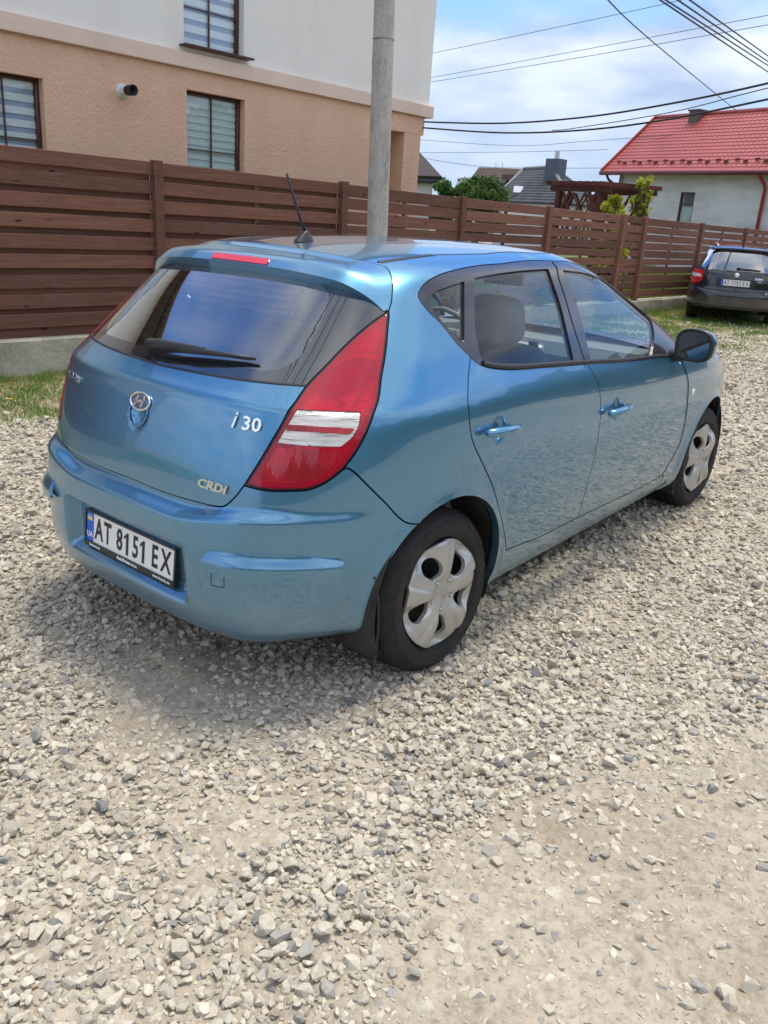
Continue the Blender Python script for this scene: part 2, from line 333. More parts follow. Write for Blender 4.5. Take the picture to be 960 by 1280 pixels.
EDGES={
 'tl_in':[(0.5387, 1.2904), (0.5046, 1.2508), (0.4675, 1.193), (0.4379, 1.1253), (0.4195, 1.0768), (0.4087, 1.0135), (0.3885, 0.9303), (0.3665, 0.8428), (0.3486, 0.7776)],
 'tl_bot':[(0.3486, 0.7776), (0.3894, 0.7726), (0.432, 0.777), (0.4637, 0.784), (0.488, 0.8058), (0.5107, 0.8431)],
 'tl_out':[(0.5107, 0.8431), (0.5279, 0.8967), (0.5415, 0.9598), (0.5511, 1.0269), (0.5472, 1.1064), (0.5449, 1.1904), (0.5415, 1.2835)],
 'seam_top':[(0.5387, 1.2904), (0.5401, 1.3137), (0.5379, 1.3395), (0.5366, 1.3881), (0.5376, 1.4146), (0.5142, 1.424)],
 'ditch_r':[(0.5142, 1.424), (0.6019, 1.4381), (0.7227, 1.4513)],
 'tg_bot':[(0.3486, 0.7776), (0.3367, 0.7444), (0.3233, 0.7176), (0.3102, 0.7005), (0.229, 0.6896), (0.1104, 0.684), (0.0207, 0.689)],
 'glass_bot':[(0.4195, 1.0768), (0.3508, 1.0733), (0.1908, 1.065), (0.0488, 1.0613)],
 'lip':[(0.5339, 1.2799), (0.4951, 1.3133), (0.449, 1.3336), (0.3877, 1.348), (0.2826, 1.3589), (0.1601, 1.3628)],
 'dlo_top':[(0.7428, 1.1386), (0.7063, 1.1843), (0.6678, 1.2453), (0.6266, 1.2933), (0.6021, 1.3349), (0.6119, 1.3612), (0.6486, 1.3873), (0.7791, 1.4151), (1.1676, 1.4308), (2.0634, 1.4336), (2.393, 1.4053)],
 'dlo_bot':[(0.7428, 1.1386), (0.7635, 1.1158), (0.7926, 1.0985), (0.8592, 1.0792), (0.9777, 1.0635), (1.3106, 1.0373)],
 'belt_top':[(0.7737, 1.1217), (0.8012, 1.1072), (0.8789, 1.089), (0.9918, 1.0753), (1.3151, 1.0499)],
 'rdoor':[(0.7428, 1.1386), (0.7345, 1.0525), (0.7455, 0.8902), (0.7878, 0.7699), (0.8306, 0.6601), (0.8634, 0.5491), (0.9092, 0.4051)],
 'rdoor_bot':[(0.9304, 0.3525), (1.0635, 0.3337), (1.3573, 0.3302), (1.8039, 0.3166), (2.0472, 0.3154)],
 'fdoor':[(2.0628, 0.3121), (2.0946, 0.3988), (2.1193, 0.489), (2.102, 0.7309), (2.0854, 0.8611), (2.0585, 0.9446)],
 'bline':[(1.3106, 1.0373), (1.3417, 0.9432), (1.3599, 0.8588), (1.3728, 0.721), (1.3713, 0.5611), (1.3573, 0.3302)],
 'bseam':[(1.3106, 1.0373), (1.3101, 1.0733), (1.3593, 1.1796), (1.5977, 1.3417), (2.04, 1.4309)],
 'seam':[(0.5107, 0.8431), (0.5166, 0.8473), (0.5763, 0.7433), (0.6161, 0.6595), (0.6308, 0.6376), (0.6537, 0.6264)],
 'lampc_top':[(0.4212, 1.015), (0.5274, 1.0117)],
 'lampc':[(0.4206, 1.0113), (0.4209, 1.0127), (0.4214, 1.0137), (0.4221, 1.0145), (0.4229, 1.0149), (0.424, 1.0151), (0.4293, 1.0153), (0.4347, 1.0154), (0.44, 1.0154), (0.4452, 1.0154), (0.4505, 1.0154), (0.4557, 1.0153), (0.4608, 1.0152), (0.466, 1.015), (0.4692, 1.0149), (0.4723, 1.0148), (0.4755, 1.0147), (0.4786, 1.0146), (0.4818, 1.0145), (0.4864, 1.0144), (0.491, 1.0142), (0.4956, 1.014), (0.5003, 1.0138), (0.5049, 1.0135), (0.5095, 1.0132), (0.5142, 1.0129), (0.5188, 1.0125), (0.5234, 1.0121), (0.5249, 1.0117), (0.526, 1.0108), (0.5269, 1.0094), (0.5274, 1.0075), (0.5276, 1.0051), (0.5275, 0.9991), (0.5273, 0.9929), (0.5271, 0.9867), (0.5269, 0.9813), (0.5264, 0.976), (0.5257, 0.9708), (0.5248, 0.9657), (0.5238, 0.9607), (0.5226, 0.9556), (0.5214, 0.9505), (0.5202, 0.9457), (0.5187, 0.9412), (0.5171, 0.9371), (0.5153, 0.9332), (0.5133, 0.9296), (0.5106, 0.9252), (0.5079, 0.9208), (0.5053, 0.9164), (0.5038, 0.9143), (0.5022, 0.9128), (0.5005, 0.9117), (0.4987, 0.9111), (0.4968, 0.9111), (0.4919, 0.9114), (0.487, 0.9117), (0.4821, 0.912), (0.4772, 0.9122), (0.4722, 0.9123), (0.4673, 0.9124), (0.4623, 0.9124), (0.4573, 0.9124), (0.4542, 0.9124), (0.4511, 0.9125), (0.448, 0.9126), (0.4448, 0.9128), (0.4417, 0.9131), (0.4365, 0.9135), (0.4312, 0.9139), (0.426, 0.9143), (0.4207, 0.9146), (0.4153, 0.9148), (0.4099, 0.9149), (0.4044, 0.9151), (0.3988, 0.9151), (0.3978, 0.9153), (0.3971, 0.9158), (0.3968, 0.9166), (0.3967, 0.9178), (0.397, 0.9193), (0.3989, 0.9272), (0.4009, 0.9351), (0.4028, 0.9429), (0.4048, 0.9507), (0.4068, 0.9585), (0.4089, 0.9662), (0.4109, 0.9739), (0.413, 0.9816), (0.4151, 0.9892), (0.4172, 0.9968), (0.4191, 1.0042)],
 'stripe':[(0.4102, 0.9689), (0.4104, 0.9697), (0.4107, 0.9703), (0.411, 0.9708), (0.4115, 0.9711), (0.412, 0.9712), (0.4173, 0.9714), (0.4226, 0.9715), (0.4278, 0.9716), (0.433, 0.9716), (0.4381, 0.9716), (0.4432, 0.9716), (0.4483, 0.9714), (0.4533, 0.9713), (0.4583, 0.9711), (0.4633, 0.9708), (0.4682, 0.9705), (0.4731, 0.9701), (0.4781, 0.9697), (0.4829, 0.9693), (0.4878, 0.9688), (0.4927, 0.9682), (0.4976, 0.9676), (0.5024, 0.9669), (0.5073, 0.9662), (0.5121, 0.9655), (0.517, 0.9647), (0.5183, 0.9642), (0.5191, 0.9635), (0.5194, 0.9624), (0.5191, 0.9609), (0.5184, 0.9592), (0.5165, 0.9552), (0.5145, 0.9513), (0.5138, 0.9501), (0.5131, 0.9493), (0.5123, 0.9487), (0.5114, 0.9484), (0.5104, 0.9484), (0.5055, 0.9492), (0.5007, 0.95), (0.4959, 0.9507), (0.491, 0.9513), (0.4862, 0.9519), (0.4813, 0.9524), (0.4764, 0.9529), (0.4715, 0.9534), (0.4666, 0.9537), (0.4617, 0.9541), (0.4567, 0.9544), (0.4518, 0.9546), (0.4468, 0.9548), (0.4417, 0.9549), (0.4366, 0.955), (0.4315, 0.955), (0.4264, 0.955), (0.4211, 0.9549), (0.4159, 0.9548), (0.4106, 0.9546), (0.4096, 0.9547), (0.4089, 0.9552), (0.4085, 0.9561), (0.4083, 0.9573), (0.4085, 0.9589), (0.4093, 0.9639)],
 'lamp_low':[(0.3964, 0.897), (0.3969, 0.8985), (0.3975, 0.8997), (0.3983, 0.9006), (0.3992, 0.9012), (0.4003, 0.9014), (0.4057, 0.9018), (0.4111, 0.9022), (0.4164, 0.9025), (0.4216, 0.9027), (0.4268, 0.9029), (0.432, 0.903), (0.4371, 0.9031), (0.4422, 0.9031), (0.4472, 0.903), (0.4522, 0.9029), (0.4572, 0.9028), (0.4622, 0.9025), (0.4671, 0.9023), (0.472, 0.9019), (0.4769, 0.9015), (0.4818, 0.9011), (0.4867, 0.9006), (0.4916, 0.9001), (0.4964, 0.8994), (0.4982, 0.8989), (0.4994, 0.8977), (0.5, 0.8959), (0.5001, 0.8935), (0.4997, 0.8905), (0.4981, 0.8825), (0.4964, 0.8746), (0.4948, 0.8666), (0.4931, 0.8587), (0.4916, 0.8523), (0.4897, 0.8464), (0.4875, 0.8412), (0.4849, 0.8365), (0.482, 0.8324), (0.4789, 0.8285), (0.4759, 0.8246), (0.4728, 0.8207), (0.4696, 0.817), (0.4663, 0.8139), (0.4628, 0.8113), (0.4591, 0.8092), (0.4553, 0.8077), (0.4515, 0.8064), (0.4477, 0.8051), (0.4439, 0.8038), (0.4401, 0.8024), (0.436, 0.8011), (0.432, 0.8001), (0.4278, 0.7995), (0.4235, 0.7992), (0.4192, 0.7992), (0.4142, 0.7994), (0.4092, 0.7995), (0.4041, 0.7995), (0.399, 0.7995), (0.3938, 0.7994), (0.3885, 0.7992), (0.3832, 0.799), (0.3778, 0.7987), (0.3762, 0.7989), (0.3751, 0.7996), (0.3746, 0.8009), (0.3744, 0.8027), (0.3748, 0.8051), (0.3768, 0.8136), (0.3787, 0.8221), (0.3807, 0.8305), (0.3826, 0.8389), (0.3846, 0.8473), (0.3866, 0.8556), (0.3886, 0.864), (0.3905, 0.8722), (0.3925, 0.8805), (0.3945, 0.8887)],
 'frit_bot':[(0.39, 1.1154), (0.3553, 1.106), (0.337, 1.1051), (0.3016, 1.1034)],
 'frit_r':[(0.3553, 1.106), (0.3774, 1.1503), (0.3952, 1.2256), (0.4135, 1.2892), (0.431, 1.3375)],
 'qglass':[(0.6242, 1.319), (0.6228, 1.3213), (0.6221, 1.3234), (0.6223, 1.3253), (0.6232, 1.3271), (0.6249, 1.3287), (0.6315, 1.3335), (0.6384, 1.3382), (0.6456, 1.343), (0.6504, 1.3459), (0.6555, 1.3486), (0.6609, 1.351), (0.6665, 1.3531), (0.6723, 1.3549), (0.6821, 1.3576), (0.6921, 1.3604), (0.7026, 1.3631), (0.7135, 1.3658), (0.7249, 1.3685), (0.7367, 1.3713), (0.7489, 1.374), (0.7512, 1.3743), (0.7529, 1.3741), (0.7539, 1.3734), (0.7543, 1.3722), (0.754, 1.3704), (0.7516, 1.3606), (0.7498, 1.3507), (0.7485, 1.3408), (0.7475, 1.3309), (0.7468, 1.321), (0.7462, 1.3111), (0.7455, 1.3012), (0.7447, 1.2914), (0.7436, 1.2817), (0.7423, 1.2721), (0.741, 1.2625), (0.7395, 1.2529), (0.7381, 1.2434), (0.7366, 1.234), (0.7352, 1.2246), (0.7338, 1.2152), (0.7325, 1.2059), (0.7313, 1.1966), (0.7308, 1.1945), (0.7301, 1.1927), (0.729, 1.1911), (0.7276, 1.1896), (0.7259, 1.1884), (0.7249, 1.1878), (0.7231, 1.187), (0.7214, 1.1868), (0.7199, 1.1871), (0.7184, 1.188), (0.7171, 1.1894), (0.7119, 1.1966), (0.7067, 1.2038), (0.7015, 1.2109), (0.6963, 1.218), (0.6911, 1.225), (0.6859, 1.2321), (0.6815, 1.2382), (0.6771, 1.2443), (0.6728, 1.2505), (0.6685, 1.2568), (0.6643, 1.2631), (0.6596, 1.2702), (0.6548, 1.2772), (0.6499, 1.2842), (0.6449, 1.2912), (0.6398, 1.2982), (0.6347, 1.3052), (0.6294, 1.3121)],
 'rglass':[(0.802, 1.3794), (0.8031, 1.3813), (0.8047, 1.3828), (0.8068, 1.384), (0.8092, 1.3848), (0.8121, 1.3853), (0.8264, 1.3868), (0.8412, 1.3883), (0.8564, 1.3899), (0.872, 1.3914), (0.8825, 1.3923), (0.8933, 1.3933), (0.9041, 1.3942), (0.9152, 1.3951), (0.9264, 1.3959), (0.9377, 1.3967), (0.9491, 1.3974), (0.9607, 1.3982), (0.9724, 1.3988), (0.9842, 1.3995), (0.9979, 1.4001), (1.031, 1.4008), (1.0682, 1.4015), (1.101, 1.4021), (1.1344, 1.4027), (1.168, 1.4032), (1.2021, 1.4037), (1.2363, 1.4041), (1.271, 1.4045), (1.3058, 1.4048), (1.341, 1.4052), (1.3762, 1.4054), (1.4119, 1.4057), (1.466, 1.406), (1.5211, 1.4063), (1.5771, 1.4066), (1.6341, 1.4069), (1.692, 1.4072), (1.7025, 1.4071), (1.7077, 1.4065), (1.7079, 1.4054), (1.7031, 1.4039), (1.6937, 1.4019), (1.6449, 1.3916), (1.6047, 1.3812), (1.5708, 1.3707), (1.5417, 1.3601), (1.5166, 1.3495), (1.4946, 1.3389), (1.4753, 1.3281), (1.458, 1.3174), (1.442, 1.3066), (1.4269, 1.2959), (1.4113, 1.2844), (1.3959, 1.2729), (1.381, 1.2613), (1.3664, 1.2497), (1.3521, 1.2381), (1.3394, 1.2274), (1.3274, 1.2168), (1.3162, 1.2061), (1.3057, 1.1955), (1.296, 1.1848), (1.2869, 1.1742), (1.2785, 1.1635), (1.2709, 1.1528), (1.2641, 1.142), (1.258, 1.1312), (1.2526, 1.1203), (1.2495, 1.1132), (1.2463, 1.1061), (1.2432, 1.099), (1.2401, 1.0919), (1.2371, 1.0847), (1.2333, 1.0754), (1.2296, 1.066), (1.2277, 1.0629), (1.2247, 1.0606), (1.2206, 1.0591), (1.2154, 1.0585), (1.209, 1.0587), (1.1878, 1.0608), (1.1667, 1.0628), (1.1458, 1.0647), (1.125, 1.0667), (1.1044, 1.0686), (1.0839, 1.0705), (1.0636, 1.0724), (1.0434, 1.0742), (1.0234, 1.076), (1.0036, 1.0778), (0.9896, 1.0796), (0.9761, 1.0815), (0.9627, 1.0834), (0.9495, 1.0854), (0.9365, 1.0875), (0.9237, 1.0896), (0.9123, 1.0915), (0.9011, 1.0933), (0.89, 1.0952), (0.879, 1.097), (0.8682, 1.0988), (0.8577, 1.1005), (0.8472, 1.1022), (0.837, 1.1039), (0.8269, 1.1056), (0.817, 1.1072), (0.8108, 1.1085), (0.805, 1.1104), (0.7994, 1.1129), (0.7941, 1.116), (0.7891, 1.1196), (0.7846, 1.1233), (0.7808, 1.1268), (0.7778, 1.1306), (0.7755, 1.1347), (0.7739, 1.1392), (0.773, 1.1439), (0.7722, 1.1524), (0.7715, 1.1609), (0.771, 1.1694), (0.7705, 1.1778), (0.7701, 1.1862), (0.7698, 1.1947), (0.7698, 1.2044), (0.7702, 1.2142), (0.7712, 1.224), (0.7726, 1.2339), (0.7745, 1.2437), (0.7765, 1.2531), (0.7785, 1.2626), (0.7805, 1.2721), (0.7823, 1.2817), (0.784, 1.2913), (0.7855, 1.301), (0.7868, 1.3108), (0.788, 1.3206), (0.7892, 1.3305), (0.7908, 1.3403), (0.7927, 1.3501), (0.7951, 1.3599), (0.7982, 1.3697)],
 'fglass':[(1.9245, 1.3958), (1.9361, 1.3977), (1.9477, 1.3991), (1.959, 1.4), (1.9699, 1.4004), (1.9803, 1.4003), (2.0159, 1.3987), (2.0449, 1.3971), (2.0742, 1.3954), (2.1039, 1.3938), (2.1341, 1.392), (2.1606, 1.3902), (2.1852, 1.3879), (2.2081, 1.3852), (2.2293, 1.3819), (2.2489, 1.3782), (2.2679, 1.3742), (2.2892, 1.3702), (2.3125, 1.3654), (2.3354, 1.3599), (2.3603, 1.3534), (2.387, 1.3455), (2.3829, 1.3387), (2.381, 1.3305), (2.3889, 1.3232), (2.381, 1.3156), (2.3829, 1.3074), (2.381, 1.3007), (2.3629, 1.2957), (2.375, 1.2857), (2.375, 1.2758), (2.375, 1.2658), (2.375, 1.2558), (2.375, 1.2459), (2.3629, 1.2409), (2.3689, 1.2309), (2.375, 1.221), (2.3569, 1.216), (2.3689, 1.206), (2.3689, 1.1961), (2.3689, 1.1861), (2.344, 1.1779), (2.3293, 1.1685), (2.3166, 1.1624), (2.2974, 1.1563), (2.2744, 1.1499), (2.2485, 1.143), (2.2201, 1.1356), (2.1913, 1.1277), (2.1639, 1.1198), (2.1362, 1.1119), (2.108, 1.1039), (2.0793, 1.0958), (2.05, 1.0878), (2.0257, 1.0811), (2.0022, 1.0744), (1.9839, 1.0665), (1.9668, 1.0586), (1.9499, 1.0507), (1.9332, 1.043), (1.9167, 1.0353), (1.8923, 1.0237), (1.869, 1.0121), (1.8614, 1.0088), (1.8537, 1.0063), (1.8458, 1.0048), (1.8377, 1.0042), (1.8295, 1.0045), (1.805, 1.0067), (1.7807, 1.0089), (1.7565, 1.011), (1.7325, 1.0132), (1.7086, 1.0153), (1.6849, 1.0174), (1.6634, 1.0193), (1.6419, 1.021), (1.6204, 1.0227), (1.599, 1.0243), (1.5777, 1.0258), (1.5532, 1.0274), (1.529, 1.029), (1.5049, 1.0307), (1.481, 1.0323), (1.4573, 1.0339), (1.4339, 1.0354), (1.4106, 1.037), (1.3876, 1.0385), (1.3647, 1.04), (1.3582, 1.0408), (1.3536, 1.0423), (1.3509, 1.0443), (1.35, 1.0471), (1.3509, 1.0504), (1.357, 1.0621), (1.3635, 1.0737), (1.3704, 1.0853), (1.3778, 1.0969), (1.3858, 1.1085), (1.3944, 1.1201), (1.4039, 1.1317), (1.4145, 1.1432), (1.424, 1.1529), (1.4338, 1.1625), (1.4439, 1.1721), (1.4543, 1.1817), (1.4649, 1.1913), (1.478, 1.2025), (1.4921, 1.2138), (1.5072, 1.2251), (1.5233, 1.2363), (1.5405, 1.2476), (1.5591, 1.2589), (1.5791, 1.2702), (1.6009, 1.2815), (1.6245, 1.2928), (1.6452, 1.3024), (1.6658, 1.3119), (1.6863, 1.3213), (1.7068, 1.3306), (1.7277, 1.3397), (1.7512, 1.3492), (1.7775, 1.3587), (1.8071, 1.3681), (1.8408, 1.3774), (1.8794, 1.3866)],
 'strip':[(0.3029, 0.5569), (0.3035, 0.559), (0.3044, 0.5606), (0.3054, 0.5619), (0.3066, 0.5629), (0.308, 0.5634), (0.3152, 0.5653), (0.3222, 0.567), (0.329, 0.5686), (0.3357, 0.5701), (0.3422, 0.5715), (0.3487, 0.5728), (0.355, 0.5739), (0.3611, 0.575), (0.3672, 0.5759), (0.3732, 0.5768), (0.379, 0.5775), (0.3848, 0.5782), (0.3905, 0.5787), (0.3961, 0.5791), (0.4016, 0.5795), (0.4059, 0.5797), (0.4101, 0.5798), (0.4143, 0.5798), (0.4185, 0.5798), (0.4226, 0.5797), (0.4267, 0.5796), (0.4307, 0.5793), (0.4347, 0.5791), (0.4387, 0.5787), (0.4427, 0.5783), (0.4478, 0.5776), (0.4529, 0.5769), (0.458, 0.576), (0.463, 0.5751), (0.468, 0.574), (0.4729, 0.5729), (0.4779, 0.5716), (0.4828, 0.5703), (0.4877, 0.5688), (0.4926, 0.5673), (0.4975, 0.5656), (0.5024, 0.5638), (0.5073, 0.562), (0.5122, 0.56), (0.5172, 0.5579), (0.5221, 0.5557), (0.527, 0.5534), (0.5279, 0.5527), (0.5286, 0.5518), (0.529, 0.5505), (0.5292, 0.5489), (0.5292, 0.5469), (0.5284, 0.5366), (0.5276, 0.5263), (0.5268, 0.5159), (0.526, 0.5054), (0.5251, 0.4949), (0.5246, 0.491), (0.5237, 0.4881), (0.5226, 0.4861), (0.5211, 0.485), (0.5192, 0.4849), (0.5147, 0.4856), (0.5102, 0.4861), (0.5057, 0.4866), (0.5012, 0.487), (0.4967, 0.4873), (0.4922, 0.4875), (0.4876, 0.4876), (0.4831, 0.4877), (0.4786, 0.4876), (0.474, 0.4874), (0.4709, 0.4874), (0.4679, 0.4873), (0.4648, 0.4874), (0.4617, 0.4874), (0.4586, 0.4877), (0.4555, 0.4879), (0.4524, 0.4883), (0.4492, 0.4886), (0.446, 0.4891), (0.4429, 0.4896), (0.4376, 0.4905), (0.4323, 0.4912), (0.4269, 0.4918), (0.4215, 0.4923), (0.416, 0.4927), (0.4104, 0.493), (0.4048, 0.4931), (0.399, 0.4931), (0.3932, 0.493), (0.3896, 0.4931), (0.386, 0.493), (0.3824, 0.4933), (0.3788, 0.4935), (0.3751, 0.4939), (0.3714, 0.4944), (0.3677, 0.495), (0.3639, 0.4957), (0.3602, 0.4966), (0.3564, 0.4974), (0.3505, 0.4989), (0.3446, 0.5003), (0.3385, 0.5016), (0.3323, 0.5027), (0.326, 0.5038), (0.3196, 0.5048), (0.313, 0.5057), (0.3063, 0.5064), (0.2995, 0.5071), (0.2962, 0.508), (0.294, 0.51), (0.2929, 0.513), (0.2929, 0.5172), (0.294, 0.5225), (0.2964, 0.5313), (0.2986, 0.5399), (0.3008, 0.5485)],
 'tow':[(0.3121, 0.4888), (0.3122, 0.4898), (0.3124, 0.4906), (0.3127, 0.4913), (0.3133, 0.4917), (0.3139, 0.4918), (0.3201, 0.4925), (0.3262, 0.4931), (0.3322, 0.4936), (0.338, 0.494), (0.3386, 0.4939), (0.3391, 0.4936), (0.3395, 0.493), (0.3397, 0.4922), (0.3398, 0.4912), (0.34, 0.4821), (0.3401, 0.4729), (0.3403, 0.4637), (0.3405, 0.4544), (0.3404, 0.4534), (0.3403, 0.4526), (0.3399, 0.452), (0.3394, 0.4516), (0.3388, 0.4515), (0.3329, 0.451), (0.3269, 0.4505), (0.3208, 0.4499), (0.3146, 0.4492), (0.3139, 0.4492), (0.3134, 0.4495), (0.313, 0.45), (0.3127, 0.4508), (0.3126, 0.4518), (0.3125, 0.4611), (0.3124, 0.4703), (0.3122, 0.4796)],
 'hand_r':[(0.8241, 0.8834)],
 'hand_f':[(1.4851, 0.8182)],
 'marker':[(2.1363, 0.7685)],
 'emb':[(0.0127, 0.9498)],
 'platerec':[(0.248, 0.5124), (0.2285, 0.4075), (-0.2424, 0.5065)],
 'i30':[(0.31, 0.9651), (0.3694, 0.9665)],
 'crdi':[(0.2456, 0.7554), (0.3165, 0.7533)],
 'crease':[(0.4249, 1.0217), (0.219, 1.031), (-0.0358, 1.0287)],
 'wiper':[(-0.0699, 1.1022), (0.2902, 1.1232)],
 'fend_sil':[(2.202, 0.9324), (2.2611, 0.9005), (2.365, 0.8296), (2.4307, 0.7313)],
 'glasstop_px':[(0.1085, 1.4584), (0.3473, 1.4535), (0.463, 1.4379), (0.5146, 1.4261)],
}

def metric_at(S,P):
    P=np.asarray(P); e=1e-3; u,z=P[:,0],P[:,1]
    du=np.linalg.norm(S.base(u+e,z)-S.base(u-e,z),axis=-1)/(2*e); dz=np.linalg.norm(S.base(u,z+e)-S.base(u,z-e),axis=-1)/(2*e)
    return np.maximum(du,.05),np.maximum(dz,.05)
def inset(S,poly,d):
    """shrink a ccw (u,z) polygon by d metres along the surface"""
    if d==0: return poly
    P=np.array(ccw(poly)); mu,mz=metric_at(S,P); out_=[]
    n=len(P)
    for i in range(n):
        s=np.array([mu[i],mz[i]]); a=(P[i]-P[i-1])*s; b=(P[(i+1)%n]-P[i])*s
        a/=max(np.linalg.norm(a),1e-9); b/=max(np.linalg.norm(b),1e-9)
        na=np.array([-a[1],a[0]]); nb=np.array([-b[1],b[0]]); m=na+nb; l=np.linalg.norm(m)
        m=na if l<1e-3 else m/l; k=d/max(np.dot(m,na),.45)
        out_.append(tuple(P[i]+m*k/s))
    return out_
def surf_panel(name,S,outer,holes,mat,parent,off=0,gap=.0027,rim=.014,du=.012,dz=.014,disp=None,extra=None,rimmat=None,hole_gap=None,flat_rim=True):
    outer=ccw(outer); o2=inset(S,outer,gap) if gap else outer
    hs=[]
    for h in holes:
        h=ccw(h); hs.append(inset(S,h,-(hole_gap if hole_gap is not None else gap)) if (gap or hole_gap) else h)
    P=np.array(o2); u0,z0=P.min(0); u1,z1=P.max(0)
    gu=np.arange(u0+du*.6,u1,du); gz=np.arange(z0+dz*.6,z1,dz); G=np.array(np.meshgrid(gu,gz,indexing='ij')).reshape(2,-1).T
    G[:,0]+= ((np.round((G[:,1]-z0)/dz)%2)*.5*du)
    # keep grid points away from the outline
    B=np.array(list(o2)+[p for h in hs for p in h]); mu,mz=metric_at(S,G) if len(G) else (1,1)
    if len(G):
        keep=np.ones(len(G),bool); sc=np.array([du,dz])
        Bs=B/sc; Gs=G/sc
        for k in range(0,len(Gs),2000):
            D=((Gs[k:k+2000,None,:]-Bs[None])**2).sum(-1).min(1); keep[k:k+2000]=D>.2
        G=G[keep]
    if extra is not None: G=np.concatenate([G,extra])
    V,T,loops=cdt_fill(o2,hs,G)
    X=S.pos(V[:,0],V[:,1],off,disp)
    nv=len(X); verts=[tuple(x) for x in X]; faces=[tuple(t) for t in T]; sm=[True]*len(faces)
    if rim:
        NN=S.normal(V[:,0],V[:,1])
        for lp in loops:
            idx=lp; b=len(verts)
            for i in idx: verts.append(tuple(X[i]))
            for i in idx: verts.append(tuple(X[i]-NN[i]*rim))
            n=len(idx)
            for k in range(n):
                k2=(k+1)%n; faces.append((b+k,b+n+k,b+n+k2,b+k2)); sm.append(True)
    me=mesh_data(name,verts,faces,mat,sm)
    o=link(name,me,parent)
    return o
def ribbon(S,curve,w,off,closed=False):
    """a narrow strip along a (u,z) curve: verts, faces"""
    P=np.array(curve); n=len(P); mu,mz=metric_at(S,P); ws=w if hasattr(w,'__len__') else [w]*n; A=[];B=[]
    for i in range(n):
        p=P[(i-1)%n] if (closed or i>0) else P[i]; q=P[(i+1)%n] if (closed or i<n-1) else P[i]
        s=np.array([mu[i],mz[i]]); t=(q-p)*s; t/=max(np.linalg.norm(t),1e-9); m=np.array([-t[1],t[0]])
        A.append(P[i]+m*ws[i]/2/s); B.append(P[i]-m*ws[i]/2/s)
    A=np.array(A);B=np.array(B); XA=S.pos(A[:,0],A[:,1],off); XB=S.pos(B[:,0],B[:,1],off); NA=S.normal(P[:,0],P[:,1])
    v=[tuple(x) for x in XA]+[tuple(x) for x in XB]+[tuple(x) for x in XA-NA*.012]+[tuple(x) for x in XB-NA*.012]; f=[]
    for i in range(n if closed else n-1):
        j=(i+1)%n; f+=[(i,i+n,j+n,j),(i,j,j+2*n,i+2*n),(i+n,i+3*n,j+3*n,j+n)]
    return v,f
def u_of(S,target,z,axis=0,lo=0,hi=3):
    """u on the right side whose x (axis 0) or |y| (axis 1) equals target"""
    for _ in range(50):
        m=(lo+hi)/2; p=S.base(np.array(m),np.array(z)); v=p[0] if axis==0 else -p[1]
        if v<target: lo=m
        else: hi=m
    return (lo+hi)/2
def text_mesh(body,size,depth=.002,shear=0,xs=1,bold=0,res=2,align='CENTER'):
    cu=bpy.data.curves.new('lettering','FONT'); cu.body=body; cu.size=size; cu.extrude=depth/2; cu.shear=shear; cu.offset=bold; cu.resolution_u=res
    cu.align_x=align; cu.align_y='CENTER'
    o=bpy.data.objects.new('lettering',cu); COL.objects.link(o); dg=bpy.context.evaluated_depsgraph_get(); dg.update()
    me=bpy.data.meshes.new_from_object(o.evaluated_get(dg)); v=[(x.co.x*xs,x.co.y,x.co.z) for x in me.vertices]; f=[tuple(p.vertices) for p in me.polygons]
    bpy.data.objects.remove(o); bpy.data.curves.remove(cu); bpy.data.meshes.remove(me); return v,f
def frame_at(S,u,z,off=0,roll=0):
    """matrix: x right as seen from outside, y up along the surface, z outward"""
    p=S.pos(np.array(u),np.array(z),off); n=Vector(S.normal(np.array(u),np.array(z))); e=1e-3
    up=Vector(S.base(np.array(u),np.array(z+e))-S.base(np.array(u),np.array(z-e))).normalized(); x=up.cross(n).normalized(); y=n.cross(x)
    m=Matrix((( x[0],y[0],n[0],p[0]),(x[1],y[1],n[1],p[1]),(x[2],y[2],n[2],p[2]),(0,0,0,1)))
    return m@Matrix.Rotation(roll,4,'Z')
def xf(vf,m): return [tuple(m@Vector(a)) for a in vf[0]],vf[1]

CAMP=np.array([-2.26947870,-2.35036424,1.60509682]); FPX=1034.3867
def pray(px,py): d=CF+CR*(px-480)/FPX-CU*(py-640)/FPX; return d/np.linalg.norm(d)
def PR(x,y,z):
    d=np.stack(np.broadcast_arrays(x,y,z),-1)-CAMP; zc=d@CF; return 480+FPX*(d@CR)/np.maximum(zc,1e-3),640-FPX*(d@CU)/np.maximum(zc,1e-3),zc
# ---------------------------------------------------------------- smooth value noise for shapes
_T=RNG.random((64,64))
def vnoise(x,y,s=1.0,oct_=3):
    x=np.asarray(x,float)/s; y=np.asarray(y,float)/s; r=0; a=1; t=0
    for o_ in range(oct_):
        xi=np.floor(x).astype(int); yi=np.floor(y).astype(int); fx=x-xi; fy=y-yi; fx=fx*fx*(3-2*fx); fy=fy*fy*(3-2*fy)
        g=lambda i,j:_T[(xi+i)%64,(yi+j)%64]
        r=r+a*((g(0,0)*(1-fx)+g(1,0)*fx)*(1-fy)+(g(0,1)*(1-fx)+g(1,1)*fx)*fy); t+=a; a*=.5; x=x*2.03+11.3; y=y*2.03+5.7
    return r/t
FA=np.array([1.25,4.83]); FD=np.array([.99813,-.06107]); FN=np.array([.06107,.99813])
def ground_h(x,y):
    h=.030*(vnoise(x+50,y+50,.9,3)-.5)+.05*(vnoise(x+9,y+31,3.7,2)-.5)
    # level under the wheels of the blue car
    k=1-np.exp(-((np.asarray(x)-1.3)/2.1)**4-((np.asarray(y))/1.15)**4)
    far=np.exp(-((np.asarray(x)-2)/14)**2-((np.asarray(y))/9)**2)
    return h*k*far
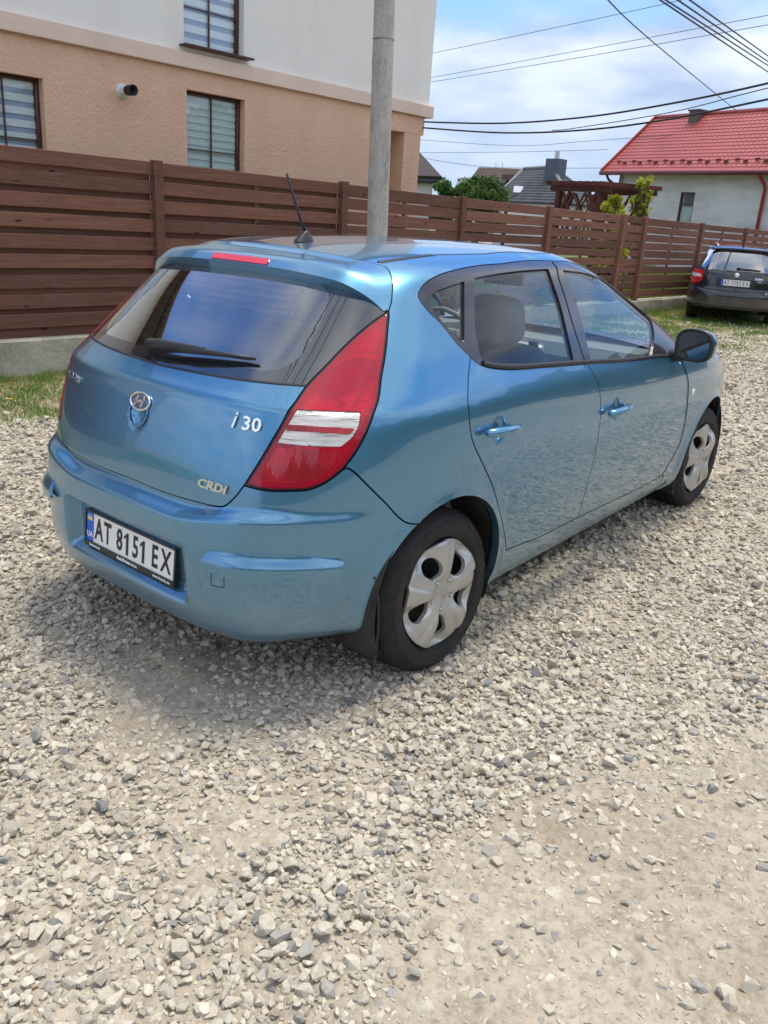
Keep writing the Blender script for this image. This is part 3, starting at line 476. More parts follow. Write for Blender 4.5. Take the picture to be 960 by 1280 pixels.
# how densely loose stones cover the ground (0 bare trodden dirt .. 1 heaped gravel)
def stone_density(x,y):
    x=np.asarray(x,float); y=np.asarray(y,float)
    w=.35*(vnoise(x+3,y+7,.45,3)-.5)
    line=np.interp(x,[-2.6,-1.24,-.9,-.53,-.1,.31,1,3],[-2.2,-1.62,-1.50,-1.42,-1.60,-1.82,-1.95,-2.1])-y          # >0 on the trodden side (towards the lane)
    dirt=sstep(-.20,.24,line+w*1.5)
    p2=np.exp(-(((x+.80)*.9+(y+.30)*.25)/.34)**2-(((y+.30)*.8-(x+.8)*.4)/.17)**2)
    p3=np.exp(-((x+1.15)/.20)**2-((y+.98)/.12)**2)
    tongue=np.exp(-((x-.25)/.75)**2-((y+1.62)/.22)**2)
    lane=.34*sstep(.4,1.8,x)*sstep(-1.2,-1.5,y)
    d=1-.975*dirt+lane*dirt+.40*tongue*dirt-.75*p2-.5*p3
    d=d-.55*sstep(3.0,3.35,y+.5*w)*np.where(x<9,1,.6)
    d=d-.35*sstep(.52,.75,vnoise(x+21,y+17,.55,2))
    return np.clip(d,0.03,1)
def grass_density(x,y):
    v=(np.stack([x,y],-1)-FA)@FN      # distance to the fence (negative = this side)
    s=(np.stack([x,y],-1)-FA)@FD
    n=vnoise(x+33,y+3,.6,3)-.5
    near=sstep(-2.05,-1.35,v+1.1*n)
    a=np.where(s<6,1,.8)
    far=np.where(s>8, sstep(-3.6,-2.6,v+1.8*n)*(.45+.9*(n+.2)),0)
    return np.clip(np.maximum(near*a,far),0,1)
# ---------------------------------------------------------------- ground
def gcoords(lo,hi,fl,fh,st):
    a=list(np.arange(fl,fh+st/2,st)); 
    x=fh; d=st
    while x<hi: d*=1.35; x+=d; a.append(min(x,hi))
    x=fl; d=st
    while x>lo: d*=1.35; x-=d; a.insert(0,max(x,lo))
    return np.array(a)
def dirt_material():
    t=NT('trodden_dirt'); v=coord(t)
    a=t.n('ShaderNodeTexNoise',Scale=1.3,Detail=8,Roughness=.62); b=t.n('ShaderNodeTexNoise',Scale=34,Detail=6,Roughness=.7); c=t.n('ShaderNodeTexVoronoi',Scale=75)
    d=t.n('ShaderNodeTexVoronoi',Scale=26)
    for q in (a,b,c,d): t.l(v,q.inputs['Vector'])
    base=ramp(t,a.outputs['Fac'],[(.3,(.34,.285,.215)),(.52,(.45,.395,.31)),(.7,(.52,.465,.38))])
    fine=ramp(t,b.outputs['Fac'],[(.3,(.62,.6,.58)),(.55,(1,1,1)),(.75,(1.12,1.12,1.12))])
    m=t.n('ShaderNodeMix',data_type='RGBA',blend_type='MULTIPLY'); m.inputs[0].default_value=1; t.l(base,m.inputs[6]); t.l(fine,m.inputs[7])
    # embedded flat pebbles
    sr=t.n('ShaderNodeSeparateColor'); t.l(d.outputs['Color'],sr.inputs[0])
    k=t.n('ShaderNodeMath',operation='GREATER_THAN'); k.inputs[1].default_value=.62; t.l(sr.outputs[0],k.inputs[0])
    near=t.n('ShaderNodeMath',operation='LESS_THAN'); near.inputs[1].default_value=.40; t.l(d.outputs['Distance'],near.inputs[0])
    kk=t.n('ShaderNodeMath',operation='MULTIPLY'); t.l(k.outputs[0],kk.inputs[0]); t.l(near.outputs[0],kk.inputs[1])
    kk2=t.n('ShaderNodeMath',operation='MULTIPLY'); t.l(kk.outputs[0],kk2.inputs[0]); kk2.inputs[1].default_value=.0
    pc=ramp(t,sr.outputs[1],[(.1,(.30,.31,.32)),(.45,(.44,.42,.38)),(.9,(.54,.51,.46))])
    m2=t.n('ShaderNodeMix',data_type='RGBA'); t.l(kk2.outputs[0],m2.inputs[0]); t.l(m.outputs[2],m2.inputs[6]); t.l(pc,m2.inputs[7]); t.l(m2.outputs[2],t.p.inputs['Base Color'])
    b1=t.n('ShaderNodeBump',Strength=.7,Distance=.010); t.l(b.outputs['Fac'],b1.inputs['Height'])
    b2=t.n('ShaderNodeBump',Strength=.35,Distance=.006,invert=True); t.l(c.outputs['Distance'],b2.inputs['Height']); t.l(b1.outputs[0],b2.inputs['Normal'])
    b3=t.n('ShaderNodeBump',Strength=.0,Distance=.004); t.l(kk.outputs[0],b3.inputs['Height']); t.l(b2.outputs[0],b3.inputs['Normal'])
    t.l(b3.outputs[0],t.p.inputs['Normal']); t.p.inputs['Roughness'].default_value=.95; t.p.inputs['Specular IOR Level'].default_value=.2
    return t.m
def make_ground():
    X=gcoords(-700,1500,-3,9,.06); Y=gcoords(-900,900,-4,5,.06); XX,YY=np.meshgrid(X,Y,indexing='ij'); Z=ground_h(XX,YY)
    V=np.stack([XX,YY,Z],-1).reshape(-1,3); nx,ny=len(X),len(Y)
    i=np.arange(nx-1)[:,None]*ny+np.arange(ny-1)[None]; F=np.stack([i,i+ny,i+ny+1,i+1],-1).reshape(-1,4)
    g=fast_mesh('gravel_yard',V,F,dirt_material(),True); tag(g,kind='structure'); return g
def fast_mesh(name,V,F,mat,smooth=False,parent=None,cols=None,polys=None):
    me=bpy.data.meshes.new(name); V=np.asarray(V,np.float32); F=np.asarray(F,np.int32); k=F.shape[1]
    me.vertices.add(len(V)); me.vertices.foreach_set('co',V.ravel()); me.loops.add(F.size); me.loops.foreach_set('vertex_index',F.ravel())
    me.polygons.add(len(F)); me.polygons.foreach_set('loop_start',np.arange(0,F.size,k,dtype=np.int32)); me.polygons.foreach_set('use_smooth',np.full(len(F),bool(smooth)))
    if cols is not None:
        a=me.color_attributes.new('tint','FLOAT_COLOR','POINT'); a.data.foreach_set('color',np.concatenate([cols,np.ones((len(cols),1))],1).astype(np.float32).ravel())
    me.materials.append(mat); me.update(calc_edges=True); return link(name,me,parent)
def stone_shape(seed,npt=15):
    import bmesh
    r=random.Random(seed); bm=bmesh.new(); pts=[]
    while len(pts)<npt:
        p=Vector((r.uniform(-1,1),r.uniform(-1,1),r.uniform(-1,1)))
        if .86<p.length<1.06: pts.append(p)
    s=Vector((r.uniform(.85,1.3),r.uniform(.7,1.0),r.uniform(.45,.75)))
    for p in pts: bm.verts.new((p.x*s.x,p.y*s.y,p.z*s.z))
    h=bmesh.ops.convex_hull(bm,input=bm.verts); 
    for v in [v for v in bm.verts if not v.link_faces]: bm.verts.remove(v)
    bmesh.ops.recalc_face_normals(bm,faces=bm.faces); bm.verts.index_update()
    V=np.array([tuple(v.co) for v in bm.verts]); F=np.array([[v.index for v in f.verts] for f in bm.faces if len(f.verts)==3]); bm.free(); return V,F
def stone_material(attr):
    t=NT('gravel_stone'+('' if attr else '_single')); v=coord(t)
    n=t.n('ShaderNodeTexNoise',Scale=90,Detail=5,Roughness=.65); t.l(v,n.inputs['Vector'])
    if attr:
        a=t.n('ShaderNodeAttribute',attribute_name='tint'); src=a.outputs['Color']
    else:
        oi=t.n('ShaderNodeObjectInfo'); src=ramp(t,oi.outputs['Random'],[(.0,(.25,.245,.24)),(.10,(.35,.335,.30)),(.2,(.44,.405,.335)),(.6,(.51,.465,.385)),(1,(.58,.53,.44))])
    m=t.n('ShaderNodeMix',data_type='RGBA',blend_type='MULTIPLY'); m.inputs[0].default_value=1; t.l(src,m.inputs[6]); t.l(ramp(t,n.outputs['Fac'],[(.3,(.80,.79,.77)),(.6,(1.06,1.06,1.05))]),m.inputs[7])
    t.l(m.outputs[2],t.p.inputs['Base Color']); b=t.n('ShaderNodeBump',Strength=.35,Distance=.003); t.l(n.outputs['Fac'],b.inputs['Height']); t.l(b.outputs[0],t.p.inputs['Normal'])
    t.p.inputs['Roughness'].default_value=.9; t.p.inputs['Specular IOR Level'].default_value=.25; return t.m
def make_gravel(ground):
    shapes=[stone_shape(i,15) for i in range(16)]+[stone_shape(i+50,9) for i in range(12)]
    def scatter(x0,x1,y0,y1,sp_,dmin,dmax,keepf,side=.7):
        nx=int((x1-x0)/sp_); ny=int((y1-y0)/sp_); i,j=np.meshgrid(np.arange(nx),np.arange(ny),indexing='ij')
        x=x0+(i+.5+RNG.uniform(-.42,.42,i.shape)+.5*(j%2))*sp_; y=y0+(j+.5+RNG.uniform(-.42,.42,i.shape))*sp_; x=x.ravel();y=y.ravel()
        px,py,zc=PR(x,y,np.zeros_like(x)); mg=FPX*side/np.maximum(zc,.3)
        k=(zc>.6)&(zc>=dmin)&(zc<dmax)&(px>-mg)&(px<960+mg)&(py<1280+mg*1.2)
        x,y,zc=x[k],y[k],zc[k]
        k=keepf(x,y); return x[k],y[k],zc[k]
    out_=[]
    for sp_,dmin,dmax,r0 in ((.0222,0,3.8,.0128),(.032,3.8,6.6,.0152),(.052,6.6,12.5,.020),(.085,12.5,22,.024)):
        x0=-2 if dmin<6 else 1
        x,y,zc=scatter(-3.0,dmax*1.0+1,-5.5,6.2 if dmax>7 else 4.4,sp_,dmin,dmax,lambda x,y:(RNG.random(len(x))<stone_density(x,y)*.97)&(RNG.random(len(x))>grass_density(x,y)*.97)&~((np.abs(y)<.6)&(x>.3)&(x<2.4)),1.5)
        sz=r0*np.exp(RNG.normal(0,.34,len(x)))*(.88+.30*np.clip(vnoise(x,y,.7,2),0,1)); sz=np.minimum(sz,r0*2.1)
        d=stone_density(x,y); lift=np.where(RNG.random(len(x))<d*.35,RNG.uniform(.2,.8,len(x))*sz,0)
        out_.append((x,y,zc,sz,d,lift))
    # a second, smaller size filling the gaps of the dense gravel
    for sp_,dmin,dmax,r0 in ((.0165,0,3.4,.0082),(.026,3.4,5.6,.0105)):
        x,y,zc=scatter(-2.2,dmax+1,-5.5,4.2,sp_,dmin,dmax,lambda x,y:(RNG.random(len(x))<.92*sstep(.35,.9,stone_density(x,y))+.02)&(RNG.random(len(x))>grass_density(x,y))&~((np.abs(y)<.6)&(x>.3)&(x<2.4)))
        sz=r0*np.exp(RNG.normal(0,.30,len(x))); out_.append((x,y,zc,sz,stone_density(x,y),np.zeros(len(x))))
    # stones trodden flush into the bare dirt: only their tops show
    for sp_,dmin,dmax,r0 in ((.027,0,3.8,.0125),(.040,3.8,7.5,.016)):
        x,y,zc=scatter(-2.4,dmax+1,-5.5,4.2,sp_,dmin,dmax,lambda x,y:(RNG.random(len(x))<.55*(1-sstep(.3,.8,stone_density(x,y))))&(RNG.random(len(x))>grass_density(x,y)))
        sz=r0*np.exp(RNG.normal(0,.40,len(x))); out_.append((x,y,zc,sz,0*x,-sz*RNG.uniform(.28,.52,len(x))))
    # the lane to the right and the yard behind: what the car's paint mirrors
    for (xa,xb,ya,yb) in ((-2,9,-7.5,-1.2),(-5,-1,-5,3)):
        sp_=.055; i,j=np.meshgrid(np.arange(int((xb-xa)/sp_)),np.arange(int((yb-ya)/sp_)),indexing='ij')
        x=(xa+(i+RNG.uniform(0,1,i.shape))*sp_).ravel(); y=(ya+(j+RNG.uniform(0,1,i.shape))*sp_).ravel(); px,py,zc=PR(x,y,0*x); k=~((zc>.6)&(px>-100)&(px<1060)&(py<1400)); x,y=x[k],y[k]
        out_.append((x,y,np.full(len(x),30.),np.full(len(x),.019)*np.exp(RNG.normal(0,.3,len(x))),np.full(len(x),.5),0*x))
    # small chips everywhere near the camera
    x,y,zc=scatter(-2.2,5,-4.5,4,.0118,0,3.2,lambda x,y:(RNG.random(len(x))<(.12+.6*vnoise(x+4,y+8,.3,3)*(.6+.4*stone_density(x,y)))))
    sz=.0040*np.exp(RNG.normal(0,.45,len(x))); out_.append((x,y,zc,sz,stone_density(x,y)*0+.2,np.zeros(len(x))))
    x,y,zc,sz,d,lift=[np.concatenate(q) for q in zip(*out_)]
    # a few bigger stones lying singly on the bare dirt
    ex=[(620,1083,.020),(598,1085,.022),(398,1172,.019),(675,1167,.019),(545,1172,.014),(570,1180,.017),(660,1105,.014),(810,1080,.017),(823,1082,.016),(686,1266,.015),(725,1185,.012),(915,1068,.021),(888,1050,.018),(960,975,.018),(925,1010,.018),(820,1030,.014),(905,1250,.026),(935,1240,.026),(872,1240,.022),(910,1262,.022),(950,1090,.02),(780,1135,.012),(735,950,.020),(640,980,.018),(690,1065,.016),(570,1112,.014),(820,1095,.013),(940,1105,.016)]
    bx=[];
    for px,py,s in ex:
        dr=pray(px,py); t=-CAMP[2]/dr[2]; q=CAMP+dr*t; bx.append((q[0],q[1],t,s,.2,s*.25))
    bx=np.array(bx).T; n0=len(x)
    big=np.argsort(-(sz/np.maximum(zc,.5)))[:270]
    sel=np.zeros(len(x),bool); sel[big]=True
    sm=stone_material(False); parts=[mesh_data('stone',*s,sm) for s in shapes]
    def put(x,y,s,l,i):
        o=bpy.data.objects.new('stone',parts[i%16]); COL.objects.link(o); o.parent=ground; o.scale=(s,s,s); o.location=(x,y,float(ground_h(np.array(x),np.array(y)))+s*.22+l*.6)
        r=random; o.rotation_euler=(r.gauss(0,.3),r.gauss(0,.3),r.uniform(0,6.28))
    for n_,i in enumerate(big): put(float(x[i]),float(y[i]),float(sz[i]),float(lift[i]),int(n_))
    for n_,q in enumerate(bx.T): put(float(q[0]),float(q[1]),float(q[3]),0,int(n_)+5)
    x,y,zc,sz,d,lift=[q[~sel] for q in (x,y,zc,sz,d,lift)]
    n=len(x); which=np.where((sz/np.maximum(zc,.4))>.0034,RNG.integers(0,16,n),RNG.integers(16,28,n)); a=RNG.uniform(0,2*np.pi,n); tx=RNG.normal(0,.32,n); ty=RNG.normal(0,.32,n)
    # colours: mostly pale beige-grey, some blue-grey and brown
    t=RNG.random(n); pal=np.array([(.25,.245,.24),(.35,.335,.30),(.44,.405,.335),(.51,.465,.385),(.58,.53,.44),(.38,.32,.245)])
    ci=np.searchsorted(np.cumsum([.035,.085,.28,.36,.21,.03]),t).clip(0,5); col=pal[ci]*RNG.uniform(.88,1.1,(n,1))
    gh=ground_h(x,y); VV=[];FF=[];CC=[];off=0
    for k,(V,F) in enumerate(shapes):
        m=np.where(which==k)[0]; m_=len(m); ca,sa=np.cos(a[m]),np.sin(a[m])
        P=V[None]*sz[m,None,None]; px_=P[...,0];py_=P[...,1];pz=P[...,2]
        # tilt then spin
        c1,s1=np.cos(tx[m])[:,None],np.sin(tx[m])[:,None]; y1=py_*c1-pz*s1; z1=py_*s1+pz*c1
        c2,s2=np.cos(ty[m])[:,None],np.sin(ty[m])[:,None]; x2=px_*c2+z1*s2; z2=-px_*s2+z1*c2
        xx=x2*ca[:,None]-y1*sa[:,None]+x[m,None]; yy=x2*sa[:,None]+y1*ca[:,None]+y[m,None]; zz=z2+gh[m,None]+sz[m,None]*(.02+.16*(d[m,None]>.5))+lift[m,None]
        VV.append(np.stack([xx,yy,zz],-1).reshape(-1,3)); FF.append((F[None]+ (np.arange(m_)*len(V))[:,None,None]+off).reshape(-1,3)); CC.append(np.repeat(col[m],len(V),0)); off+=m_*len(V)
    g=fast_mesh('loose_gravel',np.concatenate(VV),np.concatenate(FF),stone_material(True),False,cols=np.concatenate(CC)); tag(g,'pale crushed stone scattered over the yard','gravel',kind='stuff')
    print('stones',n,'tris',sum(len(f) for f in FF))
def blades(name,x,y,z,h,w,mat,cols,lean=.5,label=None,cat=None):
    n=len(x); a=RNG.uniform(0,2*np.pi,n); la=RNG.uniform(0,2*np.pi,n); ll=RNG.uniform(.1,lean,n)*h
    dx,dy=np.cos(a)*w/2,np.sin(a)*w/2; lx,ly=np.cos(la)*ll,np.sin(la)*ll
    p0=np.stack([x-dx,y-dy,z],-1);p1=np.stack([x+dx,y+dy,z],-1);p2=np.stack([x-dx*.7+lx*.35,y-dy*.7+ly*.35,z+h*.6],-1);p3=np.stack([x+dx*.7+lx*.35,y+dy*.7+ly*.35,z+h*.6],-1);p4=np.stack([x+lx,y+ly,z+h],-1)
    V=np.stack([p0,p1,p2,p3,p4],1).reshape(-1,3); b=np.arange(n)*5
    F=np.concatenate([np.stack([b,b+1,b+3],-1),np.stack([b,b+3,b+2],-1),np.stack([b+2,b+3,b+4],-1)])
    o=fast_mesh(name,V,F,mat,False,cols=np.repeat(cols,5,0)); tag(o,label,cat,kind='stuff'); return o
def leafy(name):
    t=NT(name); a=t.n('ShaderNodeAttribute',attribute_name='tint'); t.l(a.outputs['Color'],t.p.inputs['Base Color']); t.p.inputs['Roughness'].default_value=.6; t.p.inputs['Specular IOR Level'].default_value=.3
    tl=t.n('ShaderNodeBsdfTranslucent'); t.l(a.outputs['Color'],tl.inputs[0]); mx=t.n('ShaderNodeMixShader'); mx.inputs[0].default_value=.3; t.l(t.p.outputs[0],mx.inputs[1]); t.l(tl.outputs[0],mx.inputs[2]); t.l(mx.outputs[0],t.out.inputs[0]); return t.m
def make_grass():
    gm=leafy('grass_blade')
    def area(x0,x1,y0,y1,n,h0,wd):
        x=RNG.uniform(x0,x1,n); y=RNG.uniform(y0,y1,n); g=grass_density(x,y); v=(np.stack([x,y],-1)-FA)@FN
        k=(RNG.random(n)<g)&(v<-.14); x,y,g=x[k],y[k],g[k]; 
        px,py,zc=PR(x,y,0*x); k=(px>-600)&(px<1400)&(zc>0); x,y,g=x[k],y[k],g[k]; m=len(x)
        cl=vnoise(x+5,y+2,.28,3); h=h0*(.35+1.5*np.clip(cl-.2,0,1))*RNG.uniform(.5,1.3,m)*(.4+.6*g)
        v=(np.stack([x,y],-1)-FA)@FN; h*=1+.8*sstep(-.6,-.1,v)
        dry=np.clip((.62-cl)*2.2+RNG.normal(0,.22,m),0,1)[:,None]*.9
        c=(1-dry)*np.array([.15,.26,.04])+dry*np.array([.42,.37,.16]); c=c*RNG.uniform(.75,1.25,(m,1)); return x,y,h,c,wd
    X=[area(-2.5,4.2,2.6,5.2,110000,.045,.005),area(4,9,2.8,4.6,26000,.05,.009),area(8.5,21,-.2,4.4,120000,.055,.014)]
    x=np.concatenate([q[0] for q in X]);y=np.concatenate([q[1] for q in X]);h=np.concatenate([q[2] for q in X]);c=np.concatenate([q[3] for q in X]);w=np.concatenate([np.full(len(q[0]),q[4]) for q in X])
    blades('verge_grass',x,y,ground_h(x,y)-.004,h,w,gm,c,.8,'short patchy green and dry grass along the foot of the fence','grass')
    # lawn behind the fence
    n=60000; s=RNG.uniform(3,40,n); v=RNG.uniform(.5,9,n); x=FA[0]+FD[0]*s+FN[0]*v; y=FA[1]+FD[1]*s+FN[1]*v; 
    k=~((s>-5)&(s<8.4)&(v>2.2)); x,y=x[k],y[k]; m=len(x)
    c=np.array([.17,.27,.04])*RNG.uniform(.7,1.3,(m,1))
    blades('garden_grass',x,y,np.full(m,.05),RNG.uniform(.08,.2,m),np.full(m,.05),gm,c,.6,'bright green garden grass seen through the gaps of the fence','grass')
    lw=obj('garden_lawn',([tuple(FA+FD*a+FN*b)+(.045,) for a,b in ((-30,.3),(45,.3),(45,14),(-30,14))],[(0,1,2,3)]),noisy('lawn_soil',(.06,.11,.02),(.12,.19,.035),3,.9,.3,40)); tag(lw,kind='structure')
    # dandelion in the verge
    d=pray(12.5,497); t=(-.07+CAMP[2])/-d[2]; q=CAMP+d*t
    dn=empty('dandelion',(q[0],q[1],0)); tag(dn,'single yellow dandelion flower standing in the grass at the left','flower')
    MB().tube([(0,0,0),(.004,0,.055)],.0018,6).o('stem',plain('green_stem',(.12,.2,.04),.6),dn)
    b=MB()
    for i in range(46):
        a=i*2.4; r=.018*math.sqrt((i+1)/46); b.bar((r*.3*math.cos(a),r*.3*math.sin(a),.055),(r*math.cos(a)+.004,r*math.sin(a),.068-.3*r),.0045,.001)
    b.o('flower_head',plain('dandelion_yellow',(.85,.62,.02),.6),dn)
# ---------------------------------------------------------------- fence
def wood(name,c1,c2):
    t=NT(name); v=coord(t,(1.2,1.2,26),rnd=True); n=t.n('ShaderNodeTexNoise',Scale=1.6,Detail=7,Roughness=.62,Distortion=1.2); t.l(v,n.inputs['Vector'])
    v2=coord(t,(1,1,1),rnd=True); s=t.n('ShaderNodeTexNoise',Scale=2.2,Detail=6,Roughness=.7); t.l(v2,s.inputs['Vector'])
    oi=t.n('ShaderNodeObjectInfo'); base=ramp(t,n.outputs['Fac'],[(.28,c1),(.72,c2)])
    m=t.n('ShaderNodeMix',data_type='RGBA',blend_type='MULTIPLY'); m.inputs[0].default_value=1; t.l(base,m.inputs[6]); t.l(ramp(t,oi.outputs['Random'],[(0,(.74,.75,.77)),(1,(1.28,1.22,1.18))]),m.inputs[7])
    m2=t.n('ShaderNodeMix',data_type='RGBA'); t.l(ramp(t,s.outputs['Fac'],[(.56,(0,0,0)),(.75,(.42,.42,.42))]),m2.inputs[0]); t.l(m.outputs[2],m2.inputs[6]); m2.inputs[7].default_value=(.22,.145,.115,1)
    # knots
    v3=coord(t,(2.4,2.4,7),rnd=True); k=t.n('ShaderNodeTexVoronoi',Scale=1.0); t.l(v3,k.inputs['Vector'])
    m3=t.n('ShaderNodeMix',data_type='RGBA'); t.l(ramp(t,k.outputs['Distance'],[(.05,(.85,.85,.85)),(.10,(0,0,0))]),m3.inputs[0]); t.l(m2.outputs[2],m3.inputs[6]); m3.inputs[7].default_value=(.03,.012,.008,1)
    t.l(m3.outputs[2],t.p.inputs['Base Color']); b=t.n('ShaderNodeBump',Strength=.35,Distance=.006); t.l(n.outputs['Fac'],b.inputs['Height']); t.l(b.outputs[0],t.p.inputs['Normal'])
    t.p.inputs['Roughness'].default_value=.78; t.p.inputs['Specular IOR Level'].default_value=.3; return t.m
def concrete(name,c1,c2,bump=.5,scale=3):
    t=NT(name); v=coord(t); a=t.n('ShaderNodeTexNoise',Scale=scale,Detail=9,Roughness=.68); b=t.n('ShaderNodeTexNoise',Scale=45,Detail=5,Roughness=.7); c=t.n('ShaderNodeTexVoronoi',Scale=14); c.feature='DISTANCE_TO_EDGE'
    for q in (a,b,c): t.l(v,q.inputs['Vector'])
    m=t.n('ShaderNodeMix',data_type='RGBA',blend_type='MULTIPLY'); m.inputs[0].default_value=1; t.l(ramp(t,a.outputs['Fac'],[(.28,c1),(.6,c2)]),m.inputs[6]); t.l(ramp(t,b.outputs['Fac'],[(.28,(.6,.6,.6)),(.5,(1,1,1))]),m.inputs[7])
    t.l(m.outputs[2],t.p.inputs['Base Color']); bm=t.n('ShaderNodeBump',Strength=bump,Distance=.02); t.l(a.outputs['Fac'],bm.inputs['Height']); b2=t.n('ShaderNodeBump',Strength=bump,Distance=.008); t.l(b.outputs['Fac'],b2.inputs['Height']); t.l(bm.outputs[0],b2.inputs['Normal']); t.l(b2.outputs[0],t.p.inputs['Normal'])
    t.p.inputs['Roughness'].default_value=.93; t.p.inputs['Specular IOR Level'].default_value=.2; return t.m
def make_fence():
    wd=wood('brown_stained_board',(.135,.062,.042),(.235,.117,.082)); wp=wood('brown_stained_post',(.14,.064,.044),(.235,.117,.083)); cn=concrete('old_concrete',(.25,.235,.18),(.47,.45,.36),.8)
    ztop=lambda s:1.905-.0162*s-(.02 if s>5 else 0)
    zpl=lambda s:.335-.0078*s
    th=math.atan2(FD[1],FD[0])
    fence=empty('timber_fence',(FA[0],FA[1],0),th); tag(fence,'long brown stained fence of horizontal boards on a concrete plinth','fence')
    posts=[-5.6,-3.2,-.85,1.62,4.09,6.35,8.52,10.86,11.77,14.26,16.66,19.1,21.5,23.9]
    # plinth in segments
    for a,b in zip([-5.6,-3.2,1.62,6.35,10.86,14.26,19.1],[-3.2,1.62,6.35,10.86,14.26,19.1,23.9]):
        nx=40; V=[];
        for i in range(nx+1):
            s=a+.004+(b-a-.008)*i/nx; z=zpl(s); j=lambda q:float(vnoise(np.array(s*3+q),np.array(q*7.),.6,3)-.5)
            V+=[(s,-.14+.016*j(1),-.2),(s,-.135+.02*j(2),z*.5),(s,-.125+.02*j(3),z-.012+.012*j(4)),(s,-.105,z+.008*j(5)),(s,.12,z),(s,.12,-.2)]
        F=[(i*6+k,(i+1)*6+k,(i+1)*6+k+1,i*6+k+1) for i in range(nx) for k in range(5)]+[tuple(range(6))[::-1],tuple(nx*6+k for k in range(6))]
        auto_smooth(obj('concrete_plinth',(V,F),cn,fence,True),40)
    def board(s0,s1,y,zc0,zc1,h,t):
        L_=s1-s0; nx=7; V=[]
        warp=random.uniform(-.006,.006); sag=random.uniform(-.003,.003)
        for i in range(nx+1):
            u=i/nx; x=-L_/2+L_*u; dz=(zc1-zc0)*(u-.5)+sag*math.sin(math.pi*u); dy=warp*math.sin(math.pi*u)
            e=.004
            for (yy,z_) in ((-t/2,-h/2+e),(-t/2,h/2-e),(-t/2+e,h/2),(t/2-e,h/2),(t/2,h/2-e),(t/2,-h/2+e),(t/2-e,-h/2),(-t/2+e,-h/2)): V.append((x,yy+dy,z_+dz))
        F=[(i*8+k,(i+1)*8+k,(i+1)*8+(k+1)%8,i*8+(k+1)%8) for i in range(nx) for k in range(8)]+[tuple(range(8)),tuple(nx*8+k for k in range(8))[::-1]]
        return obj('board',(V,F),wd,fence,loc=((s0+s1)/2,y,(zc0+zc1)/2))
    for bi,(a,b) in enumerate(zip(posts[:-1],posts[1:])):
        if bi>=12: continue
        a0,b0=a+.035,b-.035; n=9; z0a,z0b=zpl(a)+.035,zpl(b)+.035; z1a,z1b=ztop(a),ztop(b); pa,pb=(z1a-z0a)/n,(z1b-z0b)/n
        dense=b<=4.2
        hh=.118 if dense else .128
        if not dense: n=10; pa,pb=(z1a-z0a)/n,(z1b-z0b)/n
        for r in range(n):
            ja,jb=random.uniform(-.006,.006),random.uniform(-.006,.006)
            if dense:
                board(a0,b0,-.040,z1a-pa*r-hh/2+ja*.5,z1b-pb*r-hh/2+jb*.5,hh,.022)
                board(a0,b0,.012,z1a-pa*(r+.5)-hh/2-.003,z1b-pb*(r+.5)-hh/2-.003,.12,.022)
            else:
                h=pa-random.uniform(.012,.040); 
                board(a0,b0,-.040+random.uniform(-.004,.004),z1a-pa*r-h/2+ja,z1b-pb*r-h/2+jb,h,.022)
        if dense:
            mid=(a+b)/2-.55 if bi==2 else (a+b)/2
            bevel(MB().box((mid,-.014,(zpl(mid)+ztop(mid))/2),(.055,.026,ztop(mid)-zpl(mid)-.03)).o('batten',wp,fence),.003,1)
        else:
            mid=(a+b)/2; bevel(MB().box((mid,-.008,(zpl(mid)+ztop(mid))/2),(.055,.030,ztop(mid)-zpl(mid)-.05)).o('batten',wp,fence),.003,1)
    for i,s in enumerate(posts):
        lean=.05 if i==7 else (-.035 if i==8 else random.uniform(-.006,.006)); w=.092 if i<6 else .10
        h=ztop(s)+.018; z0=zpl(s)-.02
        p=MB().box((0,0,(h-z0)/2),(w,.095,h-z0)); o=p.o('post',wp,fence,loc=(s,-.055,z0)); o.rotation_euler=(0,lean,0); bevel(o,.004,1)
    return fence
